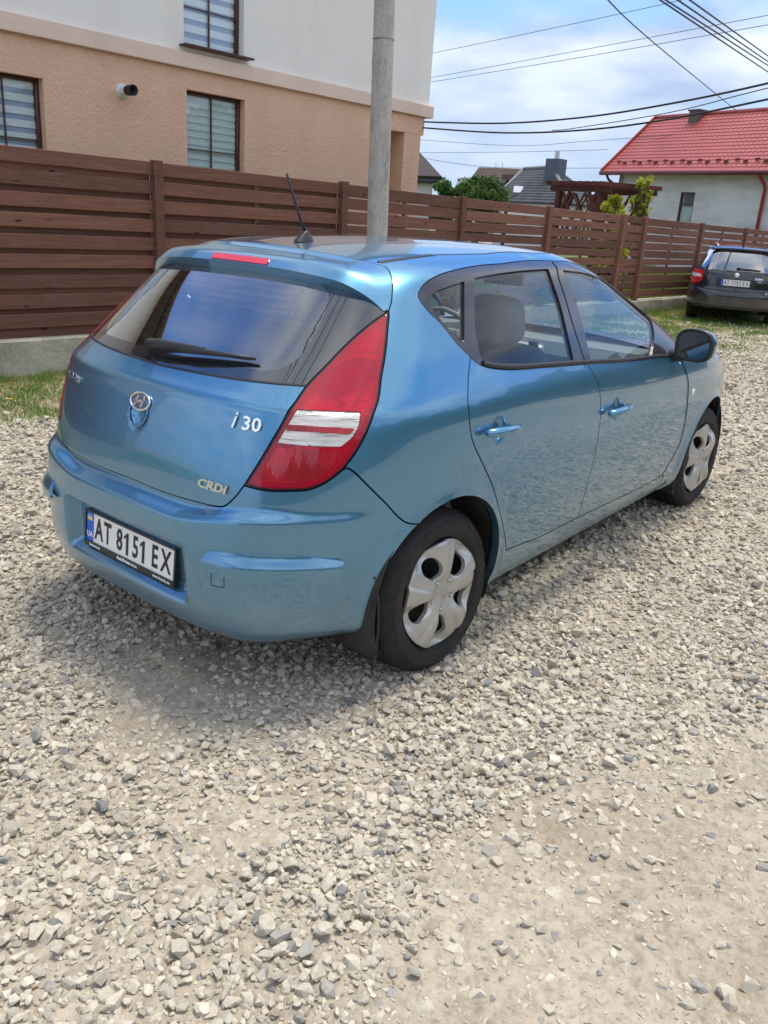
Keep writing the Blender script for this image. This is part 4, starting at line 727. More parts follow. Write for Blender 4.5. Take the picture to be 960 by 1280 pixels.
# ---------------------------------------------------------------- utility pole and wires
def make_pole():
    b=np.array([4.96,3.64,0]); q=CAMP+pray(481,0)*np.linalg.norm(CAMP-np.array([5.05,3.75,3.7])); top=b+(q-b)*np.array([1,1,1])/q[2]*8.6
    d=(top-b); V=[];n=22; H=60
    for i in range(H+1):
        t=i/H; c=b+d*t; r=.118-.03*t; r+=(.0025 if i%7==0 else 0)
        for k in range(n):
            a=2*math.pi*k/n; f=1-.10*max(0,math.cos(2*a))**6; V.append((c[0]-b[0]+r*f*math.cos(a),c[1]-b[1]+r*f*math.sin(a),c[2]-.1*(i==0)))
    F=[(i*n+k,i*n+(k+1)%n,(i+1)*n+(k+1)%n,(i+1)*n+k) for i in range(H) for k in range(n)]+[tuple(H*n+k for k in range(n))]
    t=NT('pole_concrete'); v=coord(t,(1,1,.5)); a=t.n('ShaderNodeTexNoise',Scale=7,Detail=9,Roughness=.7); t.l(v,a.inputs['Vector']); w=t.n('ShaderNodeTexNoise',Scale=55,Detail=4); t.l(v,w.inputs['Vector'])
    m=t.n('ShaderNodeMix',data_type='RGBA',blend_type='MULTIPLY'); m.inputs[0].default_value=1; t.l(ramp(t,a.outputs['Fac'],[(.3,(.30,.285,.25)),(.5,(.43,.41,.375)),(.7,(.50,.485,.45))]),m.inputs[6]); t.l(ramp(t,w.outputs['Fac'],[(.35,(.75,.75,.75)),(.5,(1,1,1))]),m.inputs[7])
    t.l(m.outputs[2],t.p.inputs['Base Color']); bm=t.n('ShaderNodeBump',Strength=.4,Distance=.006); t.l(w.outputs['Fac'],bm.inputs['Height']); t.l(bm.outputs[0],t.p.inputs['Normal']); t.p.inputs['Roughness'].default_value=.92
    P=empty('utility_pole',tuple(b)); tag(P,'grey concrete utility pole standing between the blue car and the fence','pole')
    obj('pole_shaft',(V,F),t.m,P,True)
    cr=plain('grey_steel_band',(.26,.25,.235),.8,.2)
    tt=.372; c=d*tt; MB().lathe([(.108,-.006),(.1105,-.006),(.1105,.006),(.108,.006)],24,'z',tuple(c)).o('steel_band',cr,P,True)
    c=d*.97; MB().bar(c+np.array([-.1,-.9,0]),c+np.array([.1,.9,0]),.09,.09).o('cross_arm',cr,P)
    for y in (-.8,-.3,.3,.8): MB().lathe([(.001,.16),(.03,.15),(.045,.09),(.03,.06),(.045,.03),(.02,0)],10,'z',tuple(c+np.array([.0,y,.05]))).o('insulator',plain('white_porcelain',(.7,.7,.68),.2),P,True)
def wire(pts,r,label,sagless=True,ext=None):
    """pts: (pixel x, pixel y, distance) measured points along one hanging wire"""
    P=[Vector(CAMP+pray(x,y)*d) for x,y,d in pts]
    if ext: P=[P[0]+(P[0]-P[1])*ext]+P if isinstance(ext,(int,float)) else P
    Q=[]
    for i in range(len(P)-1):
        p0=P[max(i-1,0)];p1=P[i];p2=P[i+1];p3=P[min(i+2,len(P)-1)]
        for k in range(10):
            t=k/10; Q.append(.5*((2*p1)+(-p0+p2)*t+(2*p0-5*p1+4*p2-p3)*t*t+(-p0+3*p1-3*p2+p3)*t**3))
    Q.append(P[-1]); o=MB().tube(Q,r,5).o('overhead_wire',plain('black_cable',(.02,.02,.025),.6),None,True); tag(o,label,'wire'); return o
def make_wires():
    wire([(500,150,15.5),(535,152.5,15),(630,154,14),(730,146.5,13),(830,131,12),(960,104,11),(1300,20,9)],.0125,'upper of the two thick black cables sagging from behind the tall house to the right')
    wire([(500,157,15.5),(532,160,15),(630,166,14),(730,162.5,13),(830,150,12),(960,124,11),(1300,50,9)],.0125,'lower of the two thick black cables sagging from behind the tall house to the right')
    wire([(690,163,14.2),(720,160,14),(840,140,12.6),(960,110,11),(1300,30,9)],.006,'thin wire running between the two thick sagging cables at the right')
    wire([(500,73,23),(535,67.5,22),(680,37.5,19),(830,5,17),(1000,-35,15)],.005,'topmost thin grey wire crossing the sky beside the cream house')
    wire([(500,101,23),(535,97.5,22),(730,62,19),(960,19,16),(1100,-8,14)],.005,'upper wire of the parallel thin pair across the middle of the sky')
    wire([(500,107,23),(535,103,22),(730,71,19),(960,31,16),(1100,8,14)],.005,'lower wire of the parallel thin pair across the middle of the sky')
    wire([(720,-55,10),(760,0,12),(825,60,16),(925,142,26)],.0085,'single wire slanting steeply down towards the red roof')
    for a,b,lab in ((825,90,'lowest wire of the bundle fanning out at the top right corner'),(832,82,'second lowest wire of the bundle fanning out at the top right corner'),(847,77,'second highest wire of the bundle fanning out at the top right corner'),(862,70,'highest wire of the bundle fanning out at the top right corner')):
        p0=CAMP+pray(a,0)*9.5; p1=CAMP+pray(960,b)*17; d=p1-p0
        Q=[tuple(p0-d*2.6+d*4.6*t+np.array([0,0,-1.2*(t-.0)*(1-t)])) for t in np.linspace(0,1,40)]
        # keep the seen stretch straight through the two measured points
        Q=[tuple(p0+d*(t*4.6-2.6)) for t in np.linspace(0,1,30)]
        o=MB().tube(Q,.009,5).o('overhead_wire',plain('black_cable',(.02,.02,.025),.6),None,True); tag(o,lab,'wire')
    wire([(490,172,40),(640,182,38),(740,176,36),(960,160,33)],.008,'faint far wire, the higher one above the dark tiled roof')
    wire([(490,191,40),(640,190,38),(760,187,36)],.008,'faint far wire, the middle one above the dark tiled roof')
    wire([(490,191,36),(600,208,37),(700,210,38),(752,210,38)],.009,'faint far wire just above the dark tiled roof ridge')
# ---------------------------------------------------------------- the tall house behind the fence
def stucco(name,c1,c2,b=.8):
    t=NT(name); v=coord(t); a=t.n('ShaderNodeTexNoise',Scale=1.1,Detail=5,Roughness=.6); g=t.n('ShaderNodeTexNoise',Scale=26,Detail=4,Roughness=.6,Distortion=.6); 
    t.l(v,a.inputs['Vector']); t.l(v,g.inputs['Vector']); t.l(ramp(t,a.outputs['Fac'],[(.35,c1),(.65,c2)]),t.p.inputs['Base Color'])
    st=t.n('ShaderNodeTexNoise',Scale=1.0,Detail=6); v2=coord(t,(2.2,2.2,.35)); t.l(v2,st.inputs['Vector'])
    m=t.n('ShaderNodeMix',data_type='RGBA',blend_type='MULTIPLY'); m.inputs[0].default_value=1; t.l(ramp(t,a.outputs['Fac'],[(.35,c1),(.65,c2)]),m.inputs[6]); t.l(ramp(t,st.outputs['Fac'],[(.3,(.95,.945,.94)),(.5,(1,1,1))]),m.inputs[7]); t.l(m.outputs[2],t.p.inputs['Base Color'])
    bm=t.n('ShaderNodeBump',Strength=b,Distance=.025); t.l(g.outputs['Fac'],bm.inputs['Height']); t.l(bm.outputs[0],t.p.inputs['Normal']); t.p.inputs['Roughness'].default_value=.92; t.p.inputs['Specular IOR Level'].default_value=.2; return t.m
def wall_panel(name,outer,holes,y,th,mat,parent,reveal_mat=None):
    """upright wall in the local x/z plane at depth y, thickness th, with openings"""
    dens=lambda c:[(c[i][0]+(c[(i+1)%len(c)][0]-c[i][0])*k/1,c[i][1]+(c[(i+1)%len(c)][1]-c[i][1])*k/1) for i in range(len(c)) for k in (0,)]
    V,T,loops=cdt_fill(ccw(outer),[ccw(h) for h in holes],None)
    n=len(V); v=[(a,y,b) for a,b in V]+[(a,y+th,b) for a,b in V]; f=[tuple(t) for t in T]+[(t[2]+n,t[1]+n,t[0]+n) for t in T]
    for lp in loops:
        for k in range(len(lp)): a,b=lp[k],lp[(k+1)%len(lp)]; f.append((a,a+n,b+n,b))
    return obj(name,(v,f),mat,parent)
def house_window(par,s0,s1,z0,z1,y,stripe,cols=2,mull=None,bars=(.5,),fr=None,blind=None,sheer=None):
    F=fr; w=empty('window',((s0+s1)/2,y,(z0+z1)/2),0,par); W_,H_=s1-s0,z1-z0; t=.045
    b=MB(); b.box((0,0,H_/2-t/2),(W_,.06,t)); b.box((0,0,-H_/2+t/2),(W_,.06,t)); b.box((-W_/2+t/2,0,0),(t,.06,H_-2*t)); b.box((W_/2-t/2,0,0),(t,.06,H_-2*t)); bevel(b.o('window_frame',F,w),.004,1)
    m=MB()
    for c in range(1,cols): m.box((-W_/2+W_*c/cols,-.006,0),(.016,.02,H_-2*t))
    m.o('glazing_bar',F,w)
    for q in bars: MB().box((0,-.004,-H_/2+H_*q),(W_-2*t,.016,.014)).o('glazing_bar',F,w)
    MB().box((0,.012,0),(W_-2*t,.008,H_-2*t)).o('pane',house_glass,w)
    # day-and-night blind: opaque bands and sheer bands hanging behind the pane
    bl=MB(); z=H_/2-t; 
    while z>-H_/2+t: bl.box((0,.022,z-stripe/2),(W_-2*t,.004,stripe)); z-=stripe*1.75
    o=bl.o('blind_bands',blind,w); o['kind']='stuff'
    MB().box((0,.032,0),(W_-2*t,.004,H_-2*t)).o('sheer_blind',sheer,w)
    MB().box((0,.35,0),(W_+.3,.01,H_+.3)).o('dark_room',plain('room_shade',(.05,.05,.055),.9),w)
    return w
house_glass=glass('house_window_glass',(.95,.98,.98),1.2)
def make_tall_house():
    off=2.4; o2=FA+FN*off; th=math.atan2(FD[1],FD[0])
    h=empty('stucco_house',(o2[0],o2[1],0),th); h.rotation_euler=(0,.0145,th)
    tag(h,'two-storey house with peach stucco below and cream stucco above, behind the fence','house')
    peach=stucco('peach_stucco',(.82,.52,.36),(.87,.565,.395)); cream=stucco('cream_stucco',(.90,.87,.79),(.93,.90,.83),.35); pale=stucco('pale_peach_stucco',(.84,.64,.52),(.88,.68,.56),.4)
    brown=plain('brown_pvc_frame',(.075,.028,.020),.38); bl=plain('white_blind_fabric',(.86,.87,.89),.85); bl2=plain('greenish_blind_fabric',(.74,.80,.78),.85)
    w1=(3.64,4.56,1.55,2.91); w0=(.55,1.76,1.62,2.75); w2=(3.61,4.53,3.40,4.75); w3=(-2.6,-1.4,1.55,2.75); w4=(-.9,.3,3.4,4.75)
    R=lambda w:[(w[0],w[2]),(w[1],w[2]),(w[1],w[3]),(w[0],w[3])]
    wall_panel('lower_wall',[(-8,-.3),(7.3,-.3),(7.3,3.14),(-8,3.14)],[R(w0),R(w1),R(w3)],0,.35,peach,h)
    wall_panel('upper_wall',[(-8,3.32),(8.34,3.32),(8.34,6.0),(-8,6.0)],[R(w2),R(w4)],.0,.35,cream,h)
    b=MB(); b.box((.19,-.035+.19,3.23),(16.42,.45,.177)); bevel(b.o('storey_band',pale,h),.006,1)
    b=MB(); b.box((7.78,.165,3.005),(.96,.33,.268)); b.o('porch_beam',peach,h)
    bevel(MB().box((8.0,.18,1.285),(.40,.36,3.17)).o('porch_pillar',peach,h),.006,1)
    MB().box((8.165,2.3,3.02),(.33,4.0,.24)).o('porch_beam',peach,h)
    wall_panel('porch_back_wall',[(7.2,-.3),(8.3,-.3),(8.3,3.12),(7.2,3.12)],[],1.9,.2,peach,h)
    MB().box((7.1,1.1,1.42),(.3,1.7,3.44)).o('porch_side_wall',peach,h)
    MB().box((8.17,4.4,4.65),(.34,8.2,2.68)).o('side_wall',cream,h); MB().box((8.17,4.4+1,1.4),(.3,6.2,3.3)).o('side_wall',peach,h)
    MB().box((-.0,8.4,2.8),(16.3,.3,6.2)).o('back_wall',peach,h)
    rf=plain('brown_roof_edge',(.10,.06,.05),.6); V=[(-8.7,-.6,6.05),(8.95,-.6,6.05),(8.95,9.3,6.05),(-8.7,9.3,6.05),(-4,4.2,7.6),(4.5,4.2,7.6)]; V+=[(x,y,z-.18) for x,y,z in V[:4]]
    obj('roof',(V,[(0,1,5,4),(1,2,5),(2,3,4,5),(3,0,4),(9,8,7,6),(0,6,7,1),(1,7,8,2),(2,8,9,3),(3,9,6,0)]),rf,h); MB().tube([(-8.7,-.65,5.97),(8.95,-.65,5.97)],.07,8).o('gutter',rf,h,True)
    sb=plain('sheer_grey_blue_band',(.42,.47,.62),.9); sg=plain('sheer_pale_green_band',(.66,.73,.71),.9); house_window(h,*w1,.13,.050,2,None,(.50,),brown,bl2,sg); house_window(h,*w0,.13,.075,3,None,(.44,),brown,bl,sb); house_window(h,*w2,.13,.085,2,None,(.33,.70),brown,bl,sb); house_window(h,*w4,.13,.085,2,None,(.33,.70),brown,bl,sb); house_window(h,*w3,.13,.075,2,None,(.5,),brown,bl,sb)
    for w in (w2,w4): bevel(MB().box(((w[0]+w[1])/2,-.04,w[2]-.012),(w[1]-w[0]+.14,.22,.024)).o('window_sill',brown,h),.004,1)
    for w in (w1,w0,w3): bevel(MB().box(((w[0]+w[1])/2,.0,w[2]-.012),(w[1]-w[0]+.02,.12,.024)).o('window_sill',brown,h),.004,1)
    p=empty('flue_outlet',(2.73,0,2.76),0,h)
    wh=plain('white_pvc',(.72,.72,.70),.35); MB().lathe([(.001,-.04),(.062,-.04),(.085,-.012),(.085,0)],28,'y').o('wall_flange',wh,p,True); MB().lathe([(.052,-.02),(.052,-.15),(.044,-.15),(.044,-.05)],24,'y').o('flue_pipe',wh,p,True)
    MB().lathe([(.0,-.11),(.05,-.11),(.056,-.14),(.060,-.26),(.05,-.262),(.046,-.15),(.0,-.15)],24,'y').o('black_cowl',plain('black_flue',(.015,.015,.015),.5),p,True)
# ---------------------------------------------------------------- houses in the distance
def red_house():
    EL=np.array([28.6204,12.6420]); e=np.array([-.345597,-.938383]); n=np.array([.938383,-.345597]); th=math.atan2(e[1],e[0])
    h=empty('red_roof_house',(EL[0],EL[1],0),th); tag(h,'single-storey house with bright red metal tile roof and bare grey plaster wall','house')
    # local x along the eave, local y: away = +? (perp of e is (-e1,e0))
    sgn=1 if np.dot([-e[1],e[0]],n)>0 else -1
    Y=lambda y:sgn*y
    pl=NT('bare_grey_plaster'); v=coord(pl); a=pl.n('ShaderNodeTexNoise',Scale=.9,Detail=8,Roughness=.65); pl.l(v,a.inputs['Vector']); v2=coord(pl,(.5,.5,2.4)); b_=pl.n('ShaderNodeTexNoise',Scale=2.2,Detail=6); pl.l(v2,b_.inputs['Vector'])
    m=pl.n('ShaderNodeMix',data_type='RGBA',blend_type='MULTIPLY'); m.inputs[0].default_value=1; pl.l(ramp(pl,a.outputs['Fac'],[(.3,(.60,.575,.555)),(.6,(.74,.71,.69))]),m.inputs[6]); pl.l(ramp(pl,b_.outputs['Fac'],[(.35,(.84,.84,.84)),(.55,(1,1,1))]),m.inputs[7]); pl.l(m.outputs[2],pl.p.inputs['Base Color']); pl.p.inputs['Roughness'].default_value=.95
    L_=13; wy=.45; dp=2.4*2
    W_=[(3.50,1.30),(4.12,1.30),(4.12,2.68),(3.50,2.68)]; W2=[(8.2,1.0),(9.6,1.0),(9.6,2.4),(8.2,2.4)]
    o=wall_panel('front_wall',[(.5,-.3),(L_,-.3),(L_,3.28),(.5,3.28)],[W_,W2],Y(wy) if sgn>0 else -wy-.3,.3,pl.m,h)
    gv=[(.5,Y(wy),-.3),(.5,Y(dp-wy),-.3),(.5,Y(dp-wy),3.25),(.5,Y(dp/2),5.0),(.5,Y(wy),3.25)]; gv2=[(x+.25,y,z) for x,y,z in gv]
    gv+= [(x+.25,y,z) for x,y,z in gv]; gv=[(a+.003,b,c) for a,b,c in gv]; obj('gable_wall',(gv,[(0,1,2,3,4),(9,8,7,6,5)]+[(i,(i+1)%5,5+(i+1)%5,5+i) for i in range(5)]),pl.m,h)
    red=noisy('red_metal_tile',(.34,.065,.055),(.42,.09,.078),.8,.35,.1,30,spec=.5); dred=plain('dark_red_gutter',(.13,.012,.014),.4)
    # pressed metal tiles: modelled steps and waves
    run=2.4; rise=5.35-3.3; 
    for side in (0,1):
        nu=440; rows=17; V=[];F=[]
        for r in range(rows):
            for q in (0,1):
                t=(r+q)/rows; zl=.024*(1-q)
                for i in range(nu+1):
                    x=L_*i/nu*1.04; wv=.014*abs(math.sin(math.pi*x/.19))
                    y=run*t if side==0 else 2*run-run*t
                    V.append((x,Y(y-(.0 if side==0 else 0)),3.3+rise*t+zl+wv))
        for r in range(rows):
            b=(2*r)*(nu+1)
            for i in range(nu): F.append((b+i,b+i+1,b+nu+1+i+1,b+nu+1+i))
            if r<rows-1:
                b2=b+nu+1
                for i in range(nu): F.append((b2+i,b2+i+1,b2+nu+1+i+1,b2+nu+1+i))
        ro=obj('roof_sheet',(V,F),red,h,True); auto_smooth(ro,30)
    MB().tube([(0,Y(run),5.38),(L_*1.04,Y(run),5.38)],.07,10).o('ridge_cap',red,h,True)
    for a,b in (((-.02,Y(0),3.32),(-.02,Y(run),5.37)),((-.02,Y(2*run),3.32),(-.02,Y(run),5.37))): MB().bar(a,b,.05,.16).o('verge_board',red,h)
    MB().tube([(0,Y(-.06),3.26),(L_*1.04,Y(-.06),3.26)],.075,10).o('gutter',dred,h,True)
    MB().box((L_/2,Y(.22),3.235),(L_,.44,.03)).o('soffit',dred,h)
    MB().tube([(.35,Y(-.06),3.2),(.30,Y(.1),3.05),(.36,Y(.38),2.9),(.40,Y(.40),2.7),(.40,Y(.40),.2)],.045,8).o('downpipe',dred,h,True)
    MB().tube([(6.83,Y(-.05),3.2),(6.83,Y(.30),2.95),(6.83,Y(.38),2.8),(6.83,Y(.38),.1)],.05,8).o('downpipe',plain('red_downpipe',(.42,.04,.035),.4),h,True)
    ch=empty('chimney',(2.07,Y(run-.15),5.1),0,h); bevel(MB().box((0,0,.05),(.42,.40,.62)).o('chimney_stack',plain('dark_chimney',(.12,.095,.09),.8),ch),.01,1); MB().box((0,0,.38),(.50,.48,.05)).o('chimney_cap',plain('dark_cap',(.07,.06,.06),.6),ch)
    for i in range(34):
        x=.45+i*.37; t=.12 if i%2 else .15; g=MB(); g.box((x,Y(run*t),3.3+rise*t+.075),(.17,.03,.07)); g.o('snow_guard',dred,h)
    w=empty('window',(3.81,Y(wy+.06),1.99),0,h); bf=plain('brown_pvc_frame',(.075,.028,.020),.38); b=MB()
    for c,d in (((-.285,0,0),(.05,.06,1.38)),((.285,0,0),(.05,.06,1.38)),((0,0,.665),(.52,.06,.05)),((0,0,-.665),(.52,.06,.05)),((0,0,.28),(.52,.05,.05))): b.box(c,d)
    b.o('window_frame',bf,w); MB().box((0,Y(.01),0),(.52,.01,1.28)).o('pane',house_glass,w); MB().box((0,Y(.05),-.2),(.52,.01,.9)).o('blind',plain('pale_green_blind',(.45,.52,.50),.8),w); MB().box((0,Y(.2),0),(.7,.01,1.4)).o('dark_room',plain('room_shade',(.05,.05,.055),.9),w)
    w=empty('window',(8.9,Y(wy+.06),1.7),0,h); b=MB()
    for c,d in (((-.67,0,0),(.06,.06,1.4)),((.67,0,0),(.06,.06,1.4)),((0,0,.67),(1.28,.06,.06)),((0,0,-.67),(1.28,.06,.06)),((0,0,0),(.05,.05,1.28))): b.box(c,d)
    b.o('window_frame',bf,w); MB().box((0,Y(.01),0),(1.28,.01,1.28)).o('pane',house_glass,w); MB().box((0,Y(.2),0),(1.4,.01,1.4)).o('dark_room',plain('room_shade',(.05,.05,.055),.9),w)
def at_z(px,py,z):
    d=pray(px,py); return CAMP+d*((z-CAMP[2])/d[2])
def at_d(px,py,D):
    d=pray(px,py); return CAMP+d*D
def tile_lines(name,c,sc):
    t=NT(name); v=coord(t); w=t.n('ShaderNodeTexWave',Scale=sc,Distortion=0,Detail=0); w.bands_direction='Z'; t.l(v,w.inputs['Vector'])
    n=t.n('ShaderNodeTexNoise',Scale=2,Detail=5); t.l(v,n.inputs['Vector']); m=t.n('ShaderNodeMix',data_type='RGBA',blend_type='MULTIPLY'); m.inputs[0].default_value=1
    t.l(ramp(t,n.outputs['Fac'],[(.3,tuple(x*.8 for x in c)),(.7,tuple(x*1.15 for x in c))]),m.inputs[6]); t.l(ramp(t,w.outputs['Fac'],[(.1,(.55,.55,.55)),(.4,(1,1,1))]),m.inputs[7]); t.l(m.outputs[2],t.p.inputs['Base Color'])
    b=t.n('ShaderNodeBump',Strength=.6,Distance=.05); t.l(w.outputs['Fac'],b.inputs['Height']); t.l(b.outputs[0],t.p.inputs['Normal']); t.p.inputs['Roughness'].default_value=.8; t.p.inputs['Specular IOR Level'].default_value=.2; return t.m
def roof_poly(name,pts,mat,par,th=.12):
    """a sloping roof face with thickness from world points"""
    P=[Vector(p) for p in pts]; n=(P[1]-P[0]).cross(P[2]-P[0]).normalized(); n=n if n.z>0 else -n
    k=len(P); v=[tuple(p+n*th/2) for p in P]+[tuple(p-n*th/2) for p in P]; f=[tuple(range(k)),tuple(range(2*k-1,k-1,-1))]+[(i,(i+1)%k,k+(i+1)%k,k+i) for i in range(k)]
    o=obj(name,(v,f),mat); 
    return o
def to_local(o,par):
    M_=Matrix.Translation(par.location)@Matrix.Rotation(par.rotation_euler[2],4,'Z'); o.data.transform(M_.inverted()); o.parent=par; return o
def far_houses():
    # grey hipped roof house in the middle distance
    g=tile_lines('grey_metal_tile',(.085,.09,.105),2.4); br=tile_lines('brown_grey_tile',(.10,.075,.065),2.4); wh=plain('white_render',(.55,.55,.54),.9)
    c=at_d(690,252,44); h=empty('grey_roof_house',(c[0],c[1],0),0); tag(h,'low house with dark grey hipped tile roof and chimney beyond the fence','house')
    vd=np.array([math.cos(.5),math.sin(.5)])
    A=at_d(615,252,46); B=at_d(714,257,41); C=at_d(756,262,47); R0=at_d(655,212,48); R1=at_d(690,211,45); 
    zt=R1[2]; ze=A[2]; B[2]=ze; C[2]=ze; R0[2]=zt
    D=np.array([A[0]+(C[0]-B[0]),A[1]+(C[1]-B[1]),ze]); R2=R1+(C-B)*.55; R2[2]=zt
    # ridge from R1 back to R2
    R1b=R1.copy()
    for nm,pts in (('roof_slope',[A,B,R1b,R0]),('roof_slope',[B,C,R1b]),('roof_slope',[A,R0,D]),('roof_slope',[D,R0,R1b,C])):
        to_local(roof_poly(nm,pts,g,h),h)
    for a,b in ((A,R0),(B,R1b),(R0,R1b),(R1b,C)):
        o=MB().tube([a+np.array([0,0,.08]),b+np.array([0,0,.08])],.09,6).o('ridge_tile',plain('light_grey_ridge',(.16,.17,.19),.6),None,True); to_local(o,h)
    q=(A+B+C+D)/4; vs=[]
    for p in (A,B,C,D): d_=(q-p)*.07; vs.append((p[0]+d_[0],p[1]+d_[1]))
    o=obj('wall',([(x,y,z) for z in (-.2,ze) for x,y in vs],[(i,(i+1)%4,4+(i+1)%4,4+i) for i in range(4)]),wh); to_local(o,h)
    ch=at_d(692,232,44.5); b=MB(); b.box((ch[0],ch[1],ch[2]+.2),(.75,.75,2.0)); o=b.o('chimney',plain('slate_clad_chimney',(.07,.085,.12),.6)); to_local(o,h)
    o=MB().tube([(ch[0],ch[1],ch[2]+1.2),(ch[0],ch[1],ch[2]+1.55)],.12,10).o('chimney_pot',plain('galvanised_pot',(.5,.52,.55),.3,.8)); to_local(o,h)
    sk=at_d(647,237,44.9); to_local(roof_poly('roof_window',[sk+np.array(k) for k in ((-.12,.16,-.15),(.05,-.26,-.15),(.28,-.14,.15),(.10,.28,.15))],plain('skylight_glass',(.62,.66,.7),.1,0,1),h,.08),h)
    # brown roofed house behind it
    A=at_d(573,245,60); B=at_d(690,252,58); R0=at_d(599,210,63); R1=at_d(672,211,62); c=(A+B)/2; h=empty('brown_roof_house',(c[0],c[1],0),0); tag(h,'farther house with plain brown-grey roof behind the grey hipped roof','house')
    B[2]=A[2]; R1[2]=R0[2]; back=(R0-A); back[2]=0; A2=A+back*2.0+(R1-R0)*.0; B2=B+(R1-B)*2; A2[2]=A[2];B2[2]=A[2]
    for pts in ([A,B,R1,R0],[A2,B2,R1,R0],[A,R0,A2]): to_local(roof_poly('roof_slope',pts,br,h),h)
    vs=[A,B,B2,A2]; o=obj('wall',([(p[0],p[1],z) for z in (-.2,A[2]-.05) for p in vs],[(i,(i+1)%4,4+(i+1)%4,4+i) for i in range(4)]),wh); to_local(o,h)
    for px in (620,628): 
        p=at_d(px,209,63); q2=at_d(px,203,63); o=MB().tube([p,q2],.035,5).o('aerial_rod',plain('white_rod',(.7,.7,.7),.5)); to_local(o,h)
    d1=at_d(638,222,60.5); dm=MB(); dm.box((d1[0],d1[1],d1[2]),(.7,.9,.35)); to_local(dm.o('dormer',plain('dormer_brown',(.09,.06,.055),.7)),h)
    # brown gabled roof just right of the tall house
    A=at_d(500,216,30); R0=at_d(500,165,33); R1=at_d(524,186,33.5); B=at_d(553,223,31); ze=B[2]
    c=B; h=empty('gabled_house',(c[0],c[1],0),0); tag(h,'pale house with steep dark brown roof half hidden by the tall house','house')
    R1=at_d(523,190,32.5); L0=R1+(at_d(440,175,34)-R1)*1.0; L0[2]=R1[2]; B0=B+(L0-R1); B0[2]=ze; rb=R1*2-B; Bk=B+ (R1-B)*2; Bk[2]=ze; Bk0=Bk+(L0-R1); Bk0[2]=ze
    dk=plain('dark_brown_roof',(.075,.055,.055),.6)
    for pts in ([B,R1,L0,B0],[Bk,R1,L0,Bk0]): to_local(roof_poly('roof_slope',pts,dk,h,.18),h)
    e1=(B-Bk); 
    wv=[B-e1*.12,Bk+e1*.12,Bk0+e1*.12,B0-e1*.12]; wv=[np.array([p[0],p[1],ze+.25]) for p in wv]
    mv=(L0-R1)*.04; wv=[wv[0]+mv,wv[1]+mv,wv[2]-mv,wv[3]-mv]
    o=obj('wall',([(p[0],p[1],z) for z in (-.2,wv[0][2]) for p in wv],[(i,(i+1)%4,4+(i+1)%4,4+i) for i in range(4)]),wh); to_local(o,h)
    o=obj('gable',([tuple(wv[0]),tuple(wv[1]),tuple(R1+mv-np.array([0,0,.25]))],[(0,1,2)]),wh); to_local(o,h)
    o=MB().tube([B0+np.array([0,0,-.1]),B+np.array([0,0,-.1])],.09,8).o('gutter',plain('black_gutter',(.02,.02,.02),.4)); to_local(o,h)
    # blue-grey roof sliver
    A=at_d(568,237,70); B=at_d(600,238,70); c=A; h=empty('slate_roof_house',(c[0],c[1],0),0); tag(h,'small blue-grey roof far behind the green tree','house')
    q=np.array([4,2,0]); up=np.array([0,0,.9]); B[2]=A[2]; 
    to_local(roof_poly('roof_slope',[A,B,B+up+q*.4,A+up+q*.4],plain('slate_blue',(.09,.12,.17),.6),h),h)
    o=obj('wall',([(p[0],p[1],z) for z in (-.2,A[2]) for p in (A,B,B+q,A+q)],[(i,(i+1)%4,4+(i+1)%4,4+i) for i in range(4)]),wh); to_local(o,h)
def pergola():
    c=at_z(752,232,2.45); wd=wood('pergola_timber',(.085,.028,.022),(.15,.052,.040))
    ang=math.atan2(c[1]-CAMP[1],c[0]-CAMP[0]); 
    h=empty('garden_pergola',(c[0],c[1],0),ang+math.radians(45)); tag(h,'dark red-brown wooden pergola with crossed lattice sides behind the fence','pergola')
    S_=2.05; P4=[(0,0),(S_,0),(S_,-S_),(0,-S_)]; P4=[(0,0),(S_*.75,0),(S_*.75,-S_*1.0),(0,-S_*1.0)]
    P4=[(0,0),(1.55,0),(1.55,-1.7),(0,-1.7)]
    z=2.30
    for x,y in P4:
        bevel(MB().box((x,y,z/2),(.15,.15,z)).o('post',wd,h),.006,1)
        for dx,dy in ((1,0),(-1,0),(0,1),(0,-1)):
            if 0<=x+dx*.4<=1.56 and -1.71<=y+dy*.4<=.01: MB().bar((x+dx*.06,y+dy*.06,z-.62),(x+dx*.42,y+dy*.42,z-.02),.07,.09).o('brace',wd,h)
    for y in (0,-1.7): MB().bar((-.35,y,z+.06),(1.9,y,z+.06),.07,.14).o('beam',wd,h)
    for i in range(9): x=-.22+i*.25; MB().bar((x,.30,z+.19),(x,-2.0,z+.19),.05,.11).o('rafter',wd,h)
    for (a,b) in ((P4[0],P4[1]),(P4[0],P4[3]),(P4[1],P4[2]),(P4[3],P4[2])):
        a=Vector((*a,0));b=Vector((*b,0)); L_=(b-a).length; d=(b-a)/L_; n_=3
        for i in range(n_):
            s0=.14+(L_-.28)*i/n_; s1=.14+(L_-.28)*(i+1)/n_
            for j in range(2):
                z0,z1=.9+j*.68,.9+(j+1)*.68
                for k,(p,q) in enumerate(((s0,s1),(s1,s0))): MB().bar(a+d*p+Vector((0,0,z0)),a+d*q+Vector((0,0,z1)),.03 if k else .034,.05).o('lattice_bar',wd,h)
        MB().bar(a+d*.08+Vector((0,0,.88)),b-d*.08+Vector((0,0,.88)),.06,.08).o('rail',wd,h)
